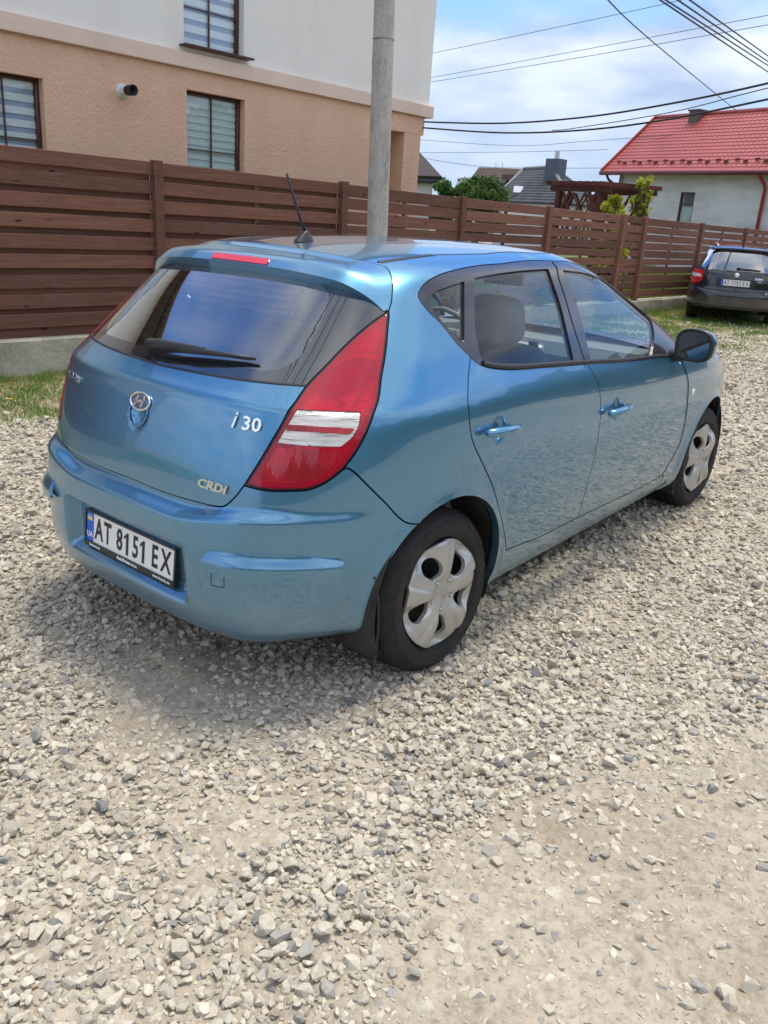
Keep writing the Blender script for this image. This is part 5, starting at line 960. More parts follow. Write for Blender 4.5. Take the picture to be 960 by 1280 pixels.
def plant(name,c,r,h,nleaf,size,cols,label,cat,trunk=None,clump=30,base=.2):
    """trunk, limbs and a crown of small leaf faces gathered in clumps"""
    t=empty(name,(c[0],c[1],0)); tag(t,label,cat)
    tm=noisy('bark',(.07,.05,.035),(.14,.11,.08),9,.9,.6,40)
    b=MB(); hb=h*base; b.tube([(0,0,-.1),(.02*h,0,hb),(0,.02*h,h*.6),(0,0,h*.85)],[h*.035,h*.028,h*.016,h*.005],8)
    cl=[]
    for i in range(clump):
        a=random.uniform(0,6.28); q=random.uniform(.15,1); rr=r*math.sqrt(random.random())*.85; z=hb+(h-hb)*(.15+.8*random.random()); k=math.sin(math.pi*min(1,max(.12,(z-hb)/(h-hb)*.85+.1))); rr*=k+.15
        p=(rr*math.cos(a),rr*math.sin(a),z); cl.append((p,r*random.uniform(.14,.40)))
        b.tube([(0,.01,max(hb*.6,z*.55)),(p[0]*.5,p[1]*.5,z*.8),p],[h*.012,h*.008,h*.003],5)
    b.o('trunk',tm,t,True)
    n=nleaf; ci=RNG.integers(0,len(cl),n); C_=np.array([q[0] for q in cl]); Rr=np.array([q[1] for q in cl])
    d=RNG.normal(size=(n,3)); d/=np.linalg.norm(d,axis=1,keepdims=True); rad=Rr[ci]*(RNG.random(n)**.45); P=C_[ci]+d*rad[:,None]*np.array([1,1,.8]); P[:,2]=np.maximum(P[:,2],.05)
    nn=RNG.normal(size=(n,3))+d*.8; nn/=np.linalg.norm(nn,axis=1,keepdims=True); t1=np.cross(nn,RNG.normal(size=(n,3))); t1/=np.linalg.norm(t1,axis=1,keepdims=True); t2=np.cross(nn,t1); s=size*RNG.uniform(.6,1.3,(n,1))
    V=np.stack([P-t1*s,P+t2*s*.45,P+t1*s,P-t2*s*.45],1).reshape(-1,3); F=(np.arange(n)*4)[:,None]+np.arange(4)[None]
    tone=RNG.uniform(.7,1.3,len(cl))[ci]; cc=np.array(cols)[RNG.integers(0,len(cols),n)]*(tone*RNG.uniform(.8,1.2,n))[:,None]
    fast_mesh('crown',V,F,leafy_mat(),False,t,cols=np.repeat(cc,4,0)); return t
_lm=[]
def leafy_mat():
    if not _lm: _lm.append(leafy('leaf'))
    return _lm[0]
def vegetation():
    g=[(.07,.13,.03),(.05,.10,.025),(.10,.17,.035)]; y=[(.42,.42,.03),(.50,.46,.05),(.30,.34,.04)]
    def P(px,py,D): return at_d(px,py,D)
    def hgt(px,py,D): return float(at_d(px,py,D)[2])
    plant('bushy_tree',P(600,245,27),1.05,hgt(600,226,27),9000,.07,g,'rounded green bushy tree in front of the grey hipped roof','tree')
    plant('bushy_tree',P(556,245,31),.75,hgt(556,226,31),6000,.08,g,'small green tree beside the pale gabled house wall','tree')
    plant('golden_shrub',P(803,250,24),.34,hgt(801,217,24),1200,.05,y,'yellow-leaved shrub climbing beside the far side of the pergola','shrub',base=.45,clump=34)
    plant('golden_shrub',P(768,262,19.5),.38,hgt(768,243,19.5),2500,.05,y,'yellow-green shrub standing inside the pergola lattice','shrub')
    plant('golden_shrub',P(770,300,16.2),.42,1.45,2500,.05,y,'yellow shrub showing through the fence boards below the pergola','shrub')
    plant('garden_shrub',P(672,300,14),.5,1.1,2500,.06,[(.16,.24,.04),(.12,.2,.03)],'low green shrub seen through the middle of the fence','shrub')
    plant('garden_shrub',P(496,285,13),.45,1.5,2500,.05,[(.16,.24,.04),(.12,.2,.03)],'green shrub behind the fence next to the porch pillar','shrub')
    # unseen tree band added behind the camera for the car paint to mirror
    V=[];F=[];n=0
    N_=26000; ang=RNG.uniform(math.radians(188),math.radians(395),N_); 
    rad=RNG.uniform(24,34,N_); hh=3.0+4.6*vnoise(ang*9,ang*3+4,1,3); z=hh*RNG.random(N_)**.7
    x=rad*np.cos(ang); yv=rad*np.sin(ang); P_=np.stack([x,yv,z],-1); nn=RNG.normal(size=(N_,3)); nn/=np.linalg.norm(nn,axis=1,keepdims=True); t1=np.cross(nn,RNG.normal(size=(N_,3))); t1/=np.linalg.norm(t1,axis=1,keepdims=True); t2=np.cross(nn,t1); s=RNG.uniform(.35,.75,(N_,1))
    k=~(np.degrees(ang)>345); 
    V=np.stack([P_-t1*s,P_+t2*s*.6,P_+t1*s,P_-t2*s*.6],1)[k].reshape(-1,3); m=int(k.sum())
    cc=np.array(g)[RNG.integers(0,3,m)]*RNG.uniform(.7,1.3,(m,1))
    o=fast_mesh('added_tree_band',V,(np.arange(m)*4)[:,None]+np.arange(4)[None],leafy_mat(),False,cols=np.repeat(cc,4,0)); tag(o,'unseen dark band of trees added behind the camera to be mirrored in the car paint','trees',kind='stuff')
ground=make_ground(); make_gravel(ground); make_grass(); make_fence(); make_pole(); make_wires(); make_tall_house(); red_house(); far_houses(); pergola(); vegetation()

E_=EDGES
blue=car_paint('blue_metallic_paint',(.040,.25,.45),.75)
black=plain('black_gloss_trim',(.012,.012,.015),.22); satin=plain('black_satin_plastic',(.022,.022,.026),.42); dlom=plain('black_window_frame_film',(.028,.026,.036),.22,0,.6)
rubber=noisy('tyre_rubber',(.009,.009,.009),(.026,.024,.022),12,.75,.25,90)
dark=plain('dark_cavity',(.006,.006,.007),.9)
wellm=noisy('wheel_arch_liner',(.012,.012,.012),(.05,.045,.04),6,.9,.4,60)
capm=noisy('hubcap_silver',(.44,.43,.405),(.56,.55,.52),5,.34,.08,40,lo=.3,hi=.7); capm.node_tree.nodes['Principled BSDF'].inputs['Metallic'].default_value=.45
chrome=plain('chrome',(.78,.79,.80),.16,1)
redl=None
def lens_mat(name,c,rib,rough=.08,trans=0,emis=0):
    t=NT(name); v=coord(t,(1,1,1)); w=t.n('ShaderNodeTexWave',Scale=rib,Distortion=.3); w.bands_direction='Y'; t.l(v,w.inputs['Vector'])
    n=t.n('ShaderNodeTexNoise',Scale=9,Detail=3); t.l(v,n.inputs['Vector'])
    t.l(ramp(t,n.outputs['Fac'],[(.35,tuple(x*.62 for x in c)),(.62,c)]),t.p.inputs['Base Color'])
    b=t.n('ShaderNodeBump',Strength=.35,Distance=.003); t.l(w.outputs['Fac'],b.inputs['Height']); t.l(b.outputs[0],t.p.inputs['Normal'])
    t.p.inputs['Roughness'].default_value=.22; t.p.inputs['Coat Weight'].default_value=1; t.p.inputs['Coat Roughness'].default_value=.02
    t.p.inputs['Metallic'].default_value=.35
    return t.m
def clear_lens_mat():
    t=NT('clear_ribbed_lens'); v=coord(t,(1,1,1)); 
    a=t.n('ShaderNodeTexWave',Scale=95,Distortion=1.2); a.inputs['Detail Scale'].default_value=3; a.bands_direction='Z'; t.l(v,a.inputs['Vector'])
    v2=coord(t,(4,4,60)); n=t.n('ShaderNodeTexNoise',Scale=3.0,Detail=3,Roughness=.6); t.l(v2,n.inputs['Vector'])
    m=t.n('ShaderNodeMix',data_type='RGBA',blend_type='MULTIPLY'); m.inputs[0].default_value=1
    t.l(ramp(t,a.outputs['Fac'],[(.15,(.55,.54,.52)),(.6,(1,1,1))]),m.inputs[6]); t.l(ramp(t,n.outputs['Fac'],[(.33,(.34,.33,.33)),(.46,(.80,.79,.77)),(.60,(.97,.96,.94))]),m.inputs[7]); t.l(m.outputs[2],t.p.inputs['Base Color'])
    b=t.n('ShaderNodeBump',Strength=.4,Distance=.003); t.l(a.outputs['Fac'],b.inputs['Height']); t.l(b.outputs[0],t.p.inputs['Normal']); t.p.inputs['Roughness'].default_value=.18; t.p.inputs['Metallic'].default_value=.55; t.p.inputs['Coat Weight'].default_value=1; t.p.inputs['Coat Roughness'].default_value=.02
    return t.m
def see_through_red():
    t=NT('red_lens'); v=coord(t); w=t.n('ShaderNodeTexWave',Scale=55,Distortion=.4); w.bands_direction='Y'; t.l(v,w.inputs['Vector']); b=t.n('ShaderNodeBump',Strength=.25,Distance=.002); t.l(w.outputs['Fac'],b.inputs['Height'])
    t.p.inputs['Base Color'].default_value=(.95,.014,.065,1); t.p.inputs['Roughness'].default_value=.25; t.l(b.outputs[0],t.p.inputs['Normal'])
    tr=t.n('ShaderNodeBsdfTransparent'); tr.inputs[0].default_value=(.97,.06,.12,1); m1=t.n('ShaderNodeMixShader'); m1.inputs[0].default_value=.66; t.l(t.p.outputs[0],m1.inputs[1]); t.l(tr.outputs[0],m1.inputs[2])
    g=t.n('ShaderNodeBsdfGlossy',Roughness=.01); f=t.n('ShaderNodeFresnel',IOR=1.55); m2=t.n('ShaderNodeMixShader'); t.l(f.outputs[0],m2.inputs[0]); t.l(m1.outputs[0],m2.inputs[1]); t.l(g.outputs[0],m2.inputs[2]); t.l(m2.outputs[0],t.out.inputs[0]); return t.m
lred=see_through_red(); reflector=plain('lamp_reflector',(.93,.88,.88),.28,.45)
_unused=lens_mat('red_lens',(.86,.012,.045),70); lclear=clear_lens_mat(); ldeep=lens_mat('deep_red_lens',(.55,.006,.02),70)
amber=plain('indicator_lens',(.85,.78,.66),.12,0,1)
sideglass=glass('side_window_glass',(.88,.97,.95),.95); rearglass=glass('rear_window_glass',(.40,.46,.48),4.4); wsglass=glass('windscreen_glass',(.85,.93,.9),1.2)
frit=plain('black_glass_border',(.020,.020,.026),.03,0,1,Coat_IOR=1.9)
cloth=noisy('grey_seat_cloth',(.17,.22,.36),(.25,.31,.46),14,.9,.3,300); darkcloth=noisy('dark_seat_cloth',(.05,.05,.055),(.09,.09,.10),14,.9,.3,300); beige=noisy('interior_headliner_cloth',(.42,.41,.37),(.50,.49,.44),10,.95,.2,250)
dash=plain('dashboard_plastic',(.17,.18,.19),.6); silver=plain('silver_plastic',(.42,.43,.44),.38,.3); screen=plain('screen_glass',(.22,.30,.38),.12,0,1)
mirrorm=plain('mirror_glass',(.30,.33,.38),.03,1)
def side_curve(name): return E_[name]
sp=spline
# ---- shared curves on the right side, all as (u, height) on the body surface
tl_in=sp(E_['tl_in']); tl_bot=sp(E_['tl_bot']); tl_out=sp(E_['tl_out']); seam_top=sp(E_['seam_top'])
tip=tl_in[0]; tl_out[-1]=tip; seam_top[0]=tip
lip=sp([ (u,z) for u,z in E_['lip']]+[(0.0,1.3645)]); lip[0]=tip
glass_bot=sp(E_['glass_bot'][:3]+[(0,1.0580)]); 
tg_bot=sp(E_['tg_bot'][:5]+[(.12,.684),(0,.686)])
rseam=sp([E_['seam_top'][-1]]+[(.463,1.438),(.347,1.4495),(.16,1.4555),(0,1.4565)])   # tailgate spoiler / roof seam
seam=sp(E_['seam']); 
def circ_uz(cx,cz,r,a0,a1,n=28):
    o_=[]
    for i in range(n+1):
        a=math.radians(a0+(a1-a0)*i/n); x,z=cx+r*math.cos(a),cz+r*math.sin(a); o_.append((u_of(CAR,x,z),z))
    return o_
AR=.343; AZ=.338
arch_r=circ_uz(0,AZ,AR,180,0)
za,xa=E_['seam'][-1][1],0
# where the bumper seam meets the arch
ang=math.degrees(math.asin(min(.999,(E_['seam'][-1][1]-AZ)/AR)))
arch_back=circ_uz(0,AZ,AR,180,180-ang,12)        # bumper part
arch_body=circ_uz(0,AZ,AR,180-ang,0,26)          # body side part
arch_front=circ_uz(2.65,AZ,AR,180,0,30)
seam[-1]=arch_body[0]
XB=u_of
low_r=[(u_of(CAR,.343,.25),.25),(u_of(CAR,.343,.215),.215)]
sill_bot=[(u_of(CAR,x,.215),.215) for x in np.linspace(.343,2.307,40)]
arch_f_rise=[(u_of(CAR,2.307,z),z) for z in (.215,.26,.30)]
rdoor=sp(E_['rdoor']); fdoor=sp(E_['fdoor'])
dbot=sp(E_['rdoor_bot']); bline=sp(E_['bline'])
dlo_top=sp(E_['dlo_top'][:10]+[(2.30,1.418),(2.355,1.375),(2.357,1.31),(2.352,1.23),(2.34,1.14),(2.315,1.06),(2.262,1.005),(2.17,.985),(E_['fdoor'][-1][0],.975)])
dlo_bot=sp(E_['dlo_bot'][:5]+[E_['dlo_bot'][5],(1.6,1.010),(1.9,.992),(E_['fdoor'][-1][0],.975)])
fd_top=(E_['fdoor'][-1][0],.975); fdoor[-1]=fd_top; dlo_top[-1]=fd_top; dlo_bot[-1]=fd_top
bl0=E_['dlo_bot'][5]; bline[0]=bl0
# door corners (rounded)
rd_corner=sp([rdoor[-1],(E_['rdoor'][-1][0]+.012,.352),E_['rdoor_bot'][0],E_['rdoor_bot'][1]])
fd_corner=[E_['rdoor_bot'][-1],(E_['fdoor'][0][0]-.004,.322),E_['fdoor'][0]]
bl_bot=bline[-1]
zb=lambda u: np.interp(u,[p[0] for p in E_['rdoor_bot']],[p[1] for p in E_['rdoor_bot']])
bot_rear=[p for p in dbot if p[0]<bl_bot[0]-.004]; bot_front=[p for p in dbot if p[0]>bl_bot[0]+.004]
bline[-1]=(bl_bot[0],float(zb(bl_bot[0]))); bl_bot=bline[-1]
rdoor_poly=joinc(rdoor,[(E_['rdoor'][-1][0]+.01,.355)],bot_rear,[bl_bot],bline[::-1],[p for p in dlo_bot[::-1] if p[0]<=bl0[0]+1e-6])
fdoor_poly=joinc(bline,bot_front,fd_corner[1:],fdoor,[p for p in dlo_bot[::-1] if p[0]>=bl0[0]-1e-6])
dlo_poly=joinc(dlo_top,dlo_bot[::-1])
open_poly=joinc(dlo_top,fdoor[::-1],fd_corner[::-1][1:],bot_front[::-1],[bl_bot],bot_rear[::-1],[(E_['rdoor'][-1][0]+.01,.355)],rdoor[::-1])
ditch=sp(E_['ditch_r']+[(.93,1.4565),(1.3,1.4615),(1.8,1.4635),(2.38,1.456)])
ditch[0]=seam_top[-1]
apil=[(2.415,1.452),(2.43,1.40),(2.43,1.30),(2.43,1.2),(2.425,1.1),(2.40,1.0),(2.39,.972)]
apil=sp([ditch[-1]]+apil)
fend_top=[(2.2,.9655),(2.06,.9655)]
side_poly=joinc(tl_out,seam_top[1:],ditch[1:],apil[1:],[(2.2,.9715),(fd_top[0]+.012,.9715)],[(p[0]+.006,p[1]) for p in fdoor[::-1][1:-1]],[(u_of(CAR,2.10,.30),.30),(u_of(CAR,2.10,.215),.215)],
    [p for p in sill_bot[::-1] if p[0]<u_of(CAR,2.09,.215)],[(u_of(CAR,.343,.30),.30)],arch_body[::-1],seam[::-1][1:])
def build_car():
    car=empty('parked_car'); tag(car,'blue metallic five-door hatchback parked on the gravel in the foreground','car')
    both=lambda f:[f(False),f(True)]
    m=lambda p,k: mir(p) if k else p
    body=[]
    for k in (False,True):
        body.append(surf_panel('body_side_panel',CAR,m(side_poly,k),[m(open_poly,k)],blue,car,rim=.03))
        cp=cup_points(E_['hand_r'][0]); cp=cp*np.array([-1 if k else 1,1]); surf_panel('rear_door',CAR,m(rdoor_poly,k),[],blue,car,disp=door_disp,extra=cp)
        cp=cup_points(E_['hand_f'][0]); cp=cp*np.array([-1 if k else 1,1]); fd=surf_panel('front_door',CAR,m(fdoor_poly,k),[],blue,car,disp=door_disp,extra=cp)
        # window frame with three openings
        gq,gr,gf=E_['qglass'],E_['rglass'],E_['fglass']
        fr=surf_panel('window_frame',CAR,m(dlo_poly,k),[m(gq,k),m(gr,k),m(gf,k)],dlom,car,off=-.002,rim=.02,gap=.001,hole_gap=.0001)
        for nm,g in (('quarter_window',gq),('rear_side_window',gr),('front_side_window',gf)):
            surf_panel(nm,CAR,m(g,k),[],sideglass,car,off=-.009,rim=0,gap=-.003)
        # shiny waist strip under the windows
        ws=[(u,z+.010) for u,z in dlo_bot if u>.775]
        v,f=ribbon(CAR,m(ws,k),.017,.0055); obj('waist_moulding',(v,f),satin,car,True)
        for (cc,nm) in ((bline,None),):
            v,f=ribbon(CAR,m(sp(E_['bseam']),k),.005,-.0005); obj('door_seal',(v,f),dark,car)
        # tail lamp
        lp=joinc(tl_in,tl_bot[1:],tl_out[1:])
        L0=surf_panel('tail_lamp',CAR,m(lp,k),[m(inset(CAR,ccw(lp),.009),k)],black,car,off=-.001,rim=.03,gap=.0015)
        clear=E_['lampc']
        red_out=inset(CAR,ccw(lp),.0085)
        surf_panel('lamp_reflector',CAR,m(inset(CAR,ccw(lp),.010),k),[m(clear,k)],reflector,L0,off=.0,rim=0,gap=0,du=.005,dz=.005,hole_gap=.001,disp=lamp_disp)
        surf_panel('red_lens',CAR,m(red_out,k),[m(clear,k)],lred,L0,off=.0015,rim=.006,gap=0,hole_gap=.0005)
        st=E_['stripe']
        dr_=plain('lamp_inner_dark_red',(.20,.0,.008),.3)
        for (yy,zz_,rr) in ((.655,1.115,.046),(.60,.865,.050)):
            cv=[]
            for a in np.linspace(0,2*math.pi,30,endpoint=False):
                zq=zz_+rr*math.sin(a); cv.append(((-1 if k else 1)*u_of(CAR,yy+rr*math.cos(a),zq,1,0,1),zq))
            v,f=ribbon(CAR,cv,.004,-.010,closed=True); obj('bulb_ring',(v,f),dr_,L0,True)
            fc=frame_at(CAR,(-1 if k else 1)*u_of(CAR,yy,zz_,1,0,1),zz_,-.026); bq=MB().lathe([(0,.016),(.006,.014),(.009,.006),(.008,-.004)],12,'z'); obj('bulb',xf((bq.v,bq.f),fc),plain('bulb_glass',(.9,.75,.65),.1,0,1),L0,True)
        for cv,wd_ in (([(.541,1.235),(.528,1.12),(.515,1.03)],.0035),([(.41,1.10),(.47,1.06),(.50,1.035)],.003),([(.452,.905),(.447,.83),(.442,.79)],.004),([(.375,.87),(.372,.83),(.388,.795)],.004)):
            v,f=ribbon(CAR,m(spline(cv,.02),k),wd_,-.008); obj('lens_divider',(v,f),dr_,L0,True)
        surf_panel('clear_lens',CAR,m(clear,k),[m(st,k)],lclear,L0,off=-.0005,rim=.006,gap=.001,hole_gap=.0002)
        surf_panel('red_stripe_lens',CAR,m(st,k),[],ldeep,L0,off=.002,rim=.006,gap=0)
        low=E_['lamp_low']
        surf_panel('lower_lens',CAR,m(low,k),[],ldeep,L0,off=.0022,rim=.004,gap=0)
        # sill-level details
        v,f=ribbon(CAR,m([(a,b) for a,b in ditch if .02+ditch[0][0]<a<.735],k),.016,.0015); obj('roof_ditch_moulding',(v,f),satin,car,True)
        v,f=ribbon(CAR,m([(a,b) for a,b in ditch if a>=.735],k),.006,.001); obj('roof_ditch_moulding',(v,f),satin,car,True)
        # fender
        fu=[fd_top[0]+.004]
        fpoly=joinc([(fd_top[0]+.016,.9715),(2.2,.9715),(2.33,.955),(2.40,.90),(2.45,.83),(2.47,.78)],[(2.47,.70),(2.46,.62)],
            [(u_of(CAR,2.65+AR+.045,.5),.5),(u_of(CAR,2.65+AR,.40),.40)],arch_front[::-1],[(u_of(CAR,2.307,.215),.215),(u_of(CAR,2.104,.215),.215),(u_of(CAR,2.104,.30),.30)],[(p[0]+.010,p[1]) for p in fdoor[1:-1]])
        surf_panel('front_wing',CAR,m(fpoly,k),[],blue,car)
        hl=[(2.475,.70),(2.475,.785),(2.52,.80),(2.66,.76),(2.74,.70),(2.70,.64),(2.56,.63)]
        surf_panel('headlamp',CAR,m(sp(hl,closed=True),k),[],lclear,car,off=.001)
    # ---- rear
    pl=lambda half: joinc(half, mir(half))
    def sym(right_top_to_bottom):  # closed polygon from a right half chain that starts and ends at u=0
        return joinc(right_top_to_bottom,[(-a,b) for a,b in right_top_to_bottom[::-1]][1:-1])
    tgp=sym(joinc([(0,1.058)],glass_bot[::-1],tl_in[[i for i,p in enumerate(tl_in) if p[1]<=E_['glass_bot'][0][1]+.002][0]:],tg_bot[1:]))
    surf_panel('tailgate',CAR,tgp,[],blue,car,rim=.02,du=.01,dz=.01,disp=tg_disp)
    # rear window: painted border and the clear pane
    gi=[i for i,p in enumerate(tl_in) if p[1]<=E_['glass_bot'][0][1]+.002][0]
    top_over=[(0,1.392),(.3,1.388),(.44,1.365),(.50,1.340),(.530,1.305)]
    gpoly=sym(joinc(sp(top_over),tl_in[1:gi+1],glass_bot[1:]))
    pane=sym(sp([(0,1.372),(.26,1.366),(.355,1.352),(.395,1.318),(.40,1.26),(.392,1.19),(.375,1.135),(.335,1.106),(.25,1.10),(0,1.095)]))
    b=surf_panel('rear_window',CAR,gpoly,[pane],frit,car,off=-.001,rim=.006,hole_gap=0)
    surf_panel('glass_pane',CAR,pane,[],rearglass,b,off=-.0012,rim=0,gap=0)
    vs=MB()
    for i in range(11):
        z=1.125+i*.021; uu=.362
        v,f=ribbon(CAR,[(a,z) for a in np.linspace(-uu,uu,40)],.0007,-.0012); vs.add(v,f)
    vs.o('heating_wire',plain('heating_wire',(.06,.05,.045),.6),b)
    v,f=ribbon(CAR,[(a,b_-.001) for a,b_ in glass_bot[::-1]][:-2] and [(-a,b_) for a,b_ in glass_bot][:-1]+[(a,b_) for a,b_ in glass_bot[::-1]],.008,.0015); obj('window_seal',(v,f),satin,b,True)
    # spoiler
    spoly=sym(joinc([(0,1.3645)],lip[::-1],seam_top[1:],rseam[1:]))
    spo=surf_panel('roof_spoiler',CAR,spoly,[],blue,car,rim=.05,du=.009,dz=.0045,disp=sp_disp)
    bl=[(-.152,1.3690),(.152,1.3690),(.152,1.3865),(-.152,1.3865)]
    bl=joinc(sp(bl[0:2]),sp(bl[1:3]),sp(bl[2:4]),sp([bl[3],bl[0]]))
    B=surf_panel('brake_light',CAR,bl,[],plain('brake_light_red',(.72,.012,.03),.2,0,1),car,off=.004,rim=.02,gap=0,disp=sp_disp,dz=.004)
    # rear bumper
    bseg=[p for p in seam]
    blow=[(u_of(CAR,-.343,.30),.30),(u_of(CAR,-.33,.225),.225)]
    bp=sym(joinc(tg_bot[::-1],tl_bot[1:],bseg[1:],arch_back[::-1][1:],blow,[(.45,.222),(.3,.235),(.15,.24),(0,.24)]))
    rb=surf_panel('rear_bumper',CAR,bp,[],blue,car,rim=.03,du=.008,dz=.008,disp=bump_disp)
    for k in (False,True):
        sc=E_['strip']
        surf_panel('rub_strip',CAR,m(sc,k),[],blue,rb,off=.0,rim=.012,gap=0,dz=.006,disp=lambda p,z:bump_disp(p,z)+.003+.019*(1-sstep(.528,.574,z)))
    tc_=E_['tow']
    v,f=ribbon(CARB,tc_,.0025,.0008,closed=True); obj('tow_eye_cover',(v,f),satin,rb)
    # lower dark valance
    # number plate
    pm=frame_plate(Vector((-.716,0,.437)))
    fm=MB(); fw,fh=.532,.132
    npo=obj('number_plate',MB().box((0,0,.002),(.520,.112,.004)).__dict__ and (lambda b:(b.v,b.f))(MB().box((0,.006,.004),(.520,.112,.004),pm)),plain('white_plate_face',(.86,.87,.86),.38),car)
    fb=MB()
    for c,d in (((0,-.058,.005),(fw,.020,.012)),((0,.0665,.005),(fw,.007,.012)),((-.263,.004,.005),(.006,.132,.012)),((.263,.004,.005),(.009,.132,.012)),((0,.004,-.003),(fw,.132,.006))):
        fb.box(c,d,pm)
    fb.o('plate_frame',black,npo)
    bb=MB().box((-.238,.006,.0065),(.042,.108,.002),pm); bb.o('blue_band',plain('plate_blue',(.01,.12,.62),.4),npo)
    MB().box((-.238,.048,.0078),(.030,.011,.0015),pm).o('flag_upper_stripe',plain('flag_blue',(.25,.45,.7),.4),npo)
    MB().box((-.238,.037,.0078),(.030,.011,.0015),pm).o('flag_lower_stripe',plain('flag_yellow',(.85,.68,.15),.4),npo)
    white=plain('white_print',(.85,.85,.85),.5); ink=plain('black_plate_ink',(.012,.012,.014),.4)
    def lettering(name,s,size,x,y,z,mat,xs=1,bold=0,par=None,mm=None,depth=.0012,shear=0):
        v,f=text_mesh(s,size,depth,shear,xs,bold); obj(name,xf((v,f),(mm or pm)@Matrix.Translation((x,y,z))),mat,par)
    lettering('country_letters','UA',.030,-.238,-.022,.0078,white,.9,.0006,npo)
    for s,x in (('A',-.182),('T',-.128),('8',-.055),('1',-.008),('5',.040),('1',.086),('E',.150),('X',.211)):
        plate_char(s,x,.004,.0068,.112,.66,.0022,ink,npo,pm)
    lettering('frame_lettering','Autocars.ua',.014,-.200,-.058,.0116,white,1,.0003,npo)
    lettering('frame_lettering','AutoDream s.r.o.',.017,.0,-.058,.0116,white,1,.0006,npo)
    lettering('frame_lettering','www.Autod.s.ua',.014,.195,-.058,.0116,white,1,.0003,npo)
    # badges
    eu,ez=0.0,.945; em=frame_at(CAR,eu,ez,.001)
    def ell(rx,ry,r,n=40,z=.004):
        b=MB(); pts=[(rx*math.cos(2*math.pi*i/n),ry*math.sin(2*math.pi*i/n),z) for i in range(n+1)]; b.tube(pts,r,6,False); return b
    e1=ell(.052,.029,.0045); v=[tuple(em@Vector(a)) for a in e1.v]; eo=obj('maker_emblem',(v,e1.f),chrome,car,True)
    pts=[(.047*math.cos(a),.026*math.sin(a),.0015) for a in np.linspace(0,2*math.pi,40,endpoint=False)]
    obj('emblem_backing',xf((pts,[tuple(range(40))]),em),plain('emblem_blue_ground',(.10,.17,.26),.2,.5,1),eo)
    hb=MB()
    def stroke(c):  # polygon extruded
        n=len(c); hb.add([(x,y,.002) for x,y in c]+[(x,y,.0075) for x,y in c],[tuple(range(n,2*n))]+[(i,(i+1)%n,n+(i+1)%n,n+i) for i in range(n)])
    stroke([(-.030,-.019),(-.020,-.0225),(-.006,.018),(-.015,.0225)]); stroke([(.006,-.018),(.015,-.0225),(.030,.019),(.020,.0225)])
    stroke([(-.026,-.004),(-.013,-.001),(.0,.004),(.012,.006),(.020,.010),(.022,.003),(.010,-.003),(.0,-.0045),(-.012,-.009)])
    obj('emblem_letter',xf((hb.v,hb.f),em),chrome,eo)
    e2=ell(.048,.052,.0035,z=.0015); v=[tuple(em@Vector((a[0],a[1]-.035,a[2]))) for a in e2.v if True]; obj('handle_recess_ring',(v,e2.f),blue,eo,True)
    def badge(s,u,z,size,mat,xs=1,shear=0,depth=.006,bold=.001,name='badge_lettering',roll=0):
        v,f=text_mesh(s,size,depth,shear,xs,bold); fm_=frame_at(CAR,u,z,.004,roll); obj(name,xf((v,f),fm_),mat,car)
    badge('i',.3035,.963,.075,chrome,.9,.25); badge('30',.3435,.958,.060,chrome,1.15,0)
    badge('CRDi',.279,.7545,.038,chrome,1.35,.15,bold=.0016)
    badge('HYUNDAI',-.318,.948,.030,chrome,1.15,.0)
    # rear wiper
    wm=MB(); P=lambda u,z,o: Vector(CAR.pos(np.array(u),np.array(z),o))
    a0=P(-.072,1.092,.03); a1=P(.12,1.106,.038); a2=P(.288,1.119,.018)
    wm.tube([P(-.085,1.093,.015),P(-.075,1.0935,.028),P(-.03,1.096,.036),P(.05,1.101,.036),P(.14,1.108,.032)],[.012,.020,.018,.014,.009],10)
    wo=auto_smooth(wm.o('rear_wiper',satin,car),50)
    bl_=MB(); bl_.tube([P(-.06+.345*i/12,1.083+.036*(i/12)+.006*math.sin(math.pi*i/12),.012+.005*math.sin(math.pi*i/12)) for i in range(13)],[.003]+[.0065]*11+[.003],6); bl_.o('wiper_blade',rubber,wo,True)
    bl_=MB(); bl_.tube([P(-.02,1.089,.028),P(.10,1.1,.033),P(.2,1.11,.026),P(.293,1.1195,.016)],[.008,.012,.008,.005],8); bl_.o('blade_carrier',satin,wo,True)
    # ---- roof
    Cr=lambda w: CAR.pos(np.array(abs(w)),np.array(0.))
    du_=[p for p in ditch]; DX=CAR.pos(np.array([p[0] for p in ditch]),np.array([p[1] for p in ditch]))
    rear=[CAR.pos(np.array(p[0]),np.array(p[1])) for p in rseam]; rear=np.array(rear)          # from corner to centre
    xs=np.linspace(0,1,60); sD=np.concatenate([[0],np.cumsum(np.linalg.norm(np.diff(DX,axis=0),axis=1))]); sD/=sD[-1]
    zc=pchip([-.12,.1,.35,.7,1.0,1.25,1.5],[1.4545,1.4675,1.478,1.485,1.482,1.468,1.44])
    V=[];nw=41; ry=np.abs(rear[:,1])[::-1]; rx=rear[:,0][::-1]; rz=rear[:,2][::-1]
    for s in xs:
        d=np.array([np.interp(s,sD,DX[:,i]) for i in range(3)]); yD=-d[1]
        for j in range(nw):
            w=-1+2*j/(nw-1); y=w*yD
            xr_=np.interp(abs(w),ry/ry[-1],rx); zr_=np.interp(abs(w),ry/ry[-1],rz)
            xc=d[0]-( (rx[-1]-xr_)*(1-s) )+ (.16*(1-w*w)*s**2)
            z=d[2]+(float(zc(np.array(xc)))-d[2])*(1-abs(w)**2.6)
            k=(1-s)**6; z=z*(1-k)+zr_*k
            V.append((xc,-y,z))
    Fq=[(i*nw+j,(i+1)*nw+j,(i+1)*nw+j+1,i*nw+j+1) for i in range(59) for j in range(nw-1)]
    roofv=np.array(V); n0=len(V)
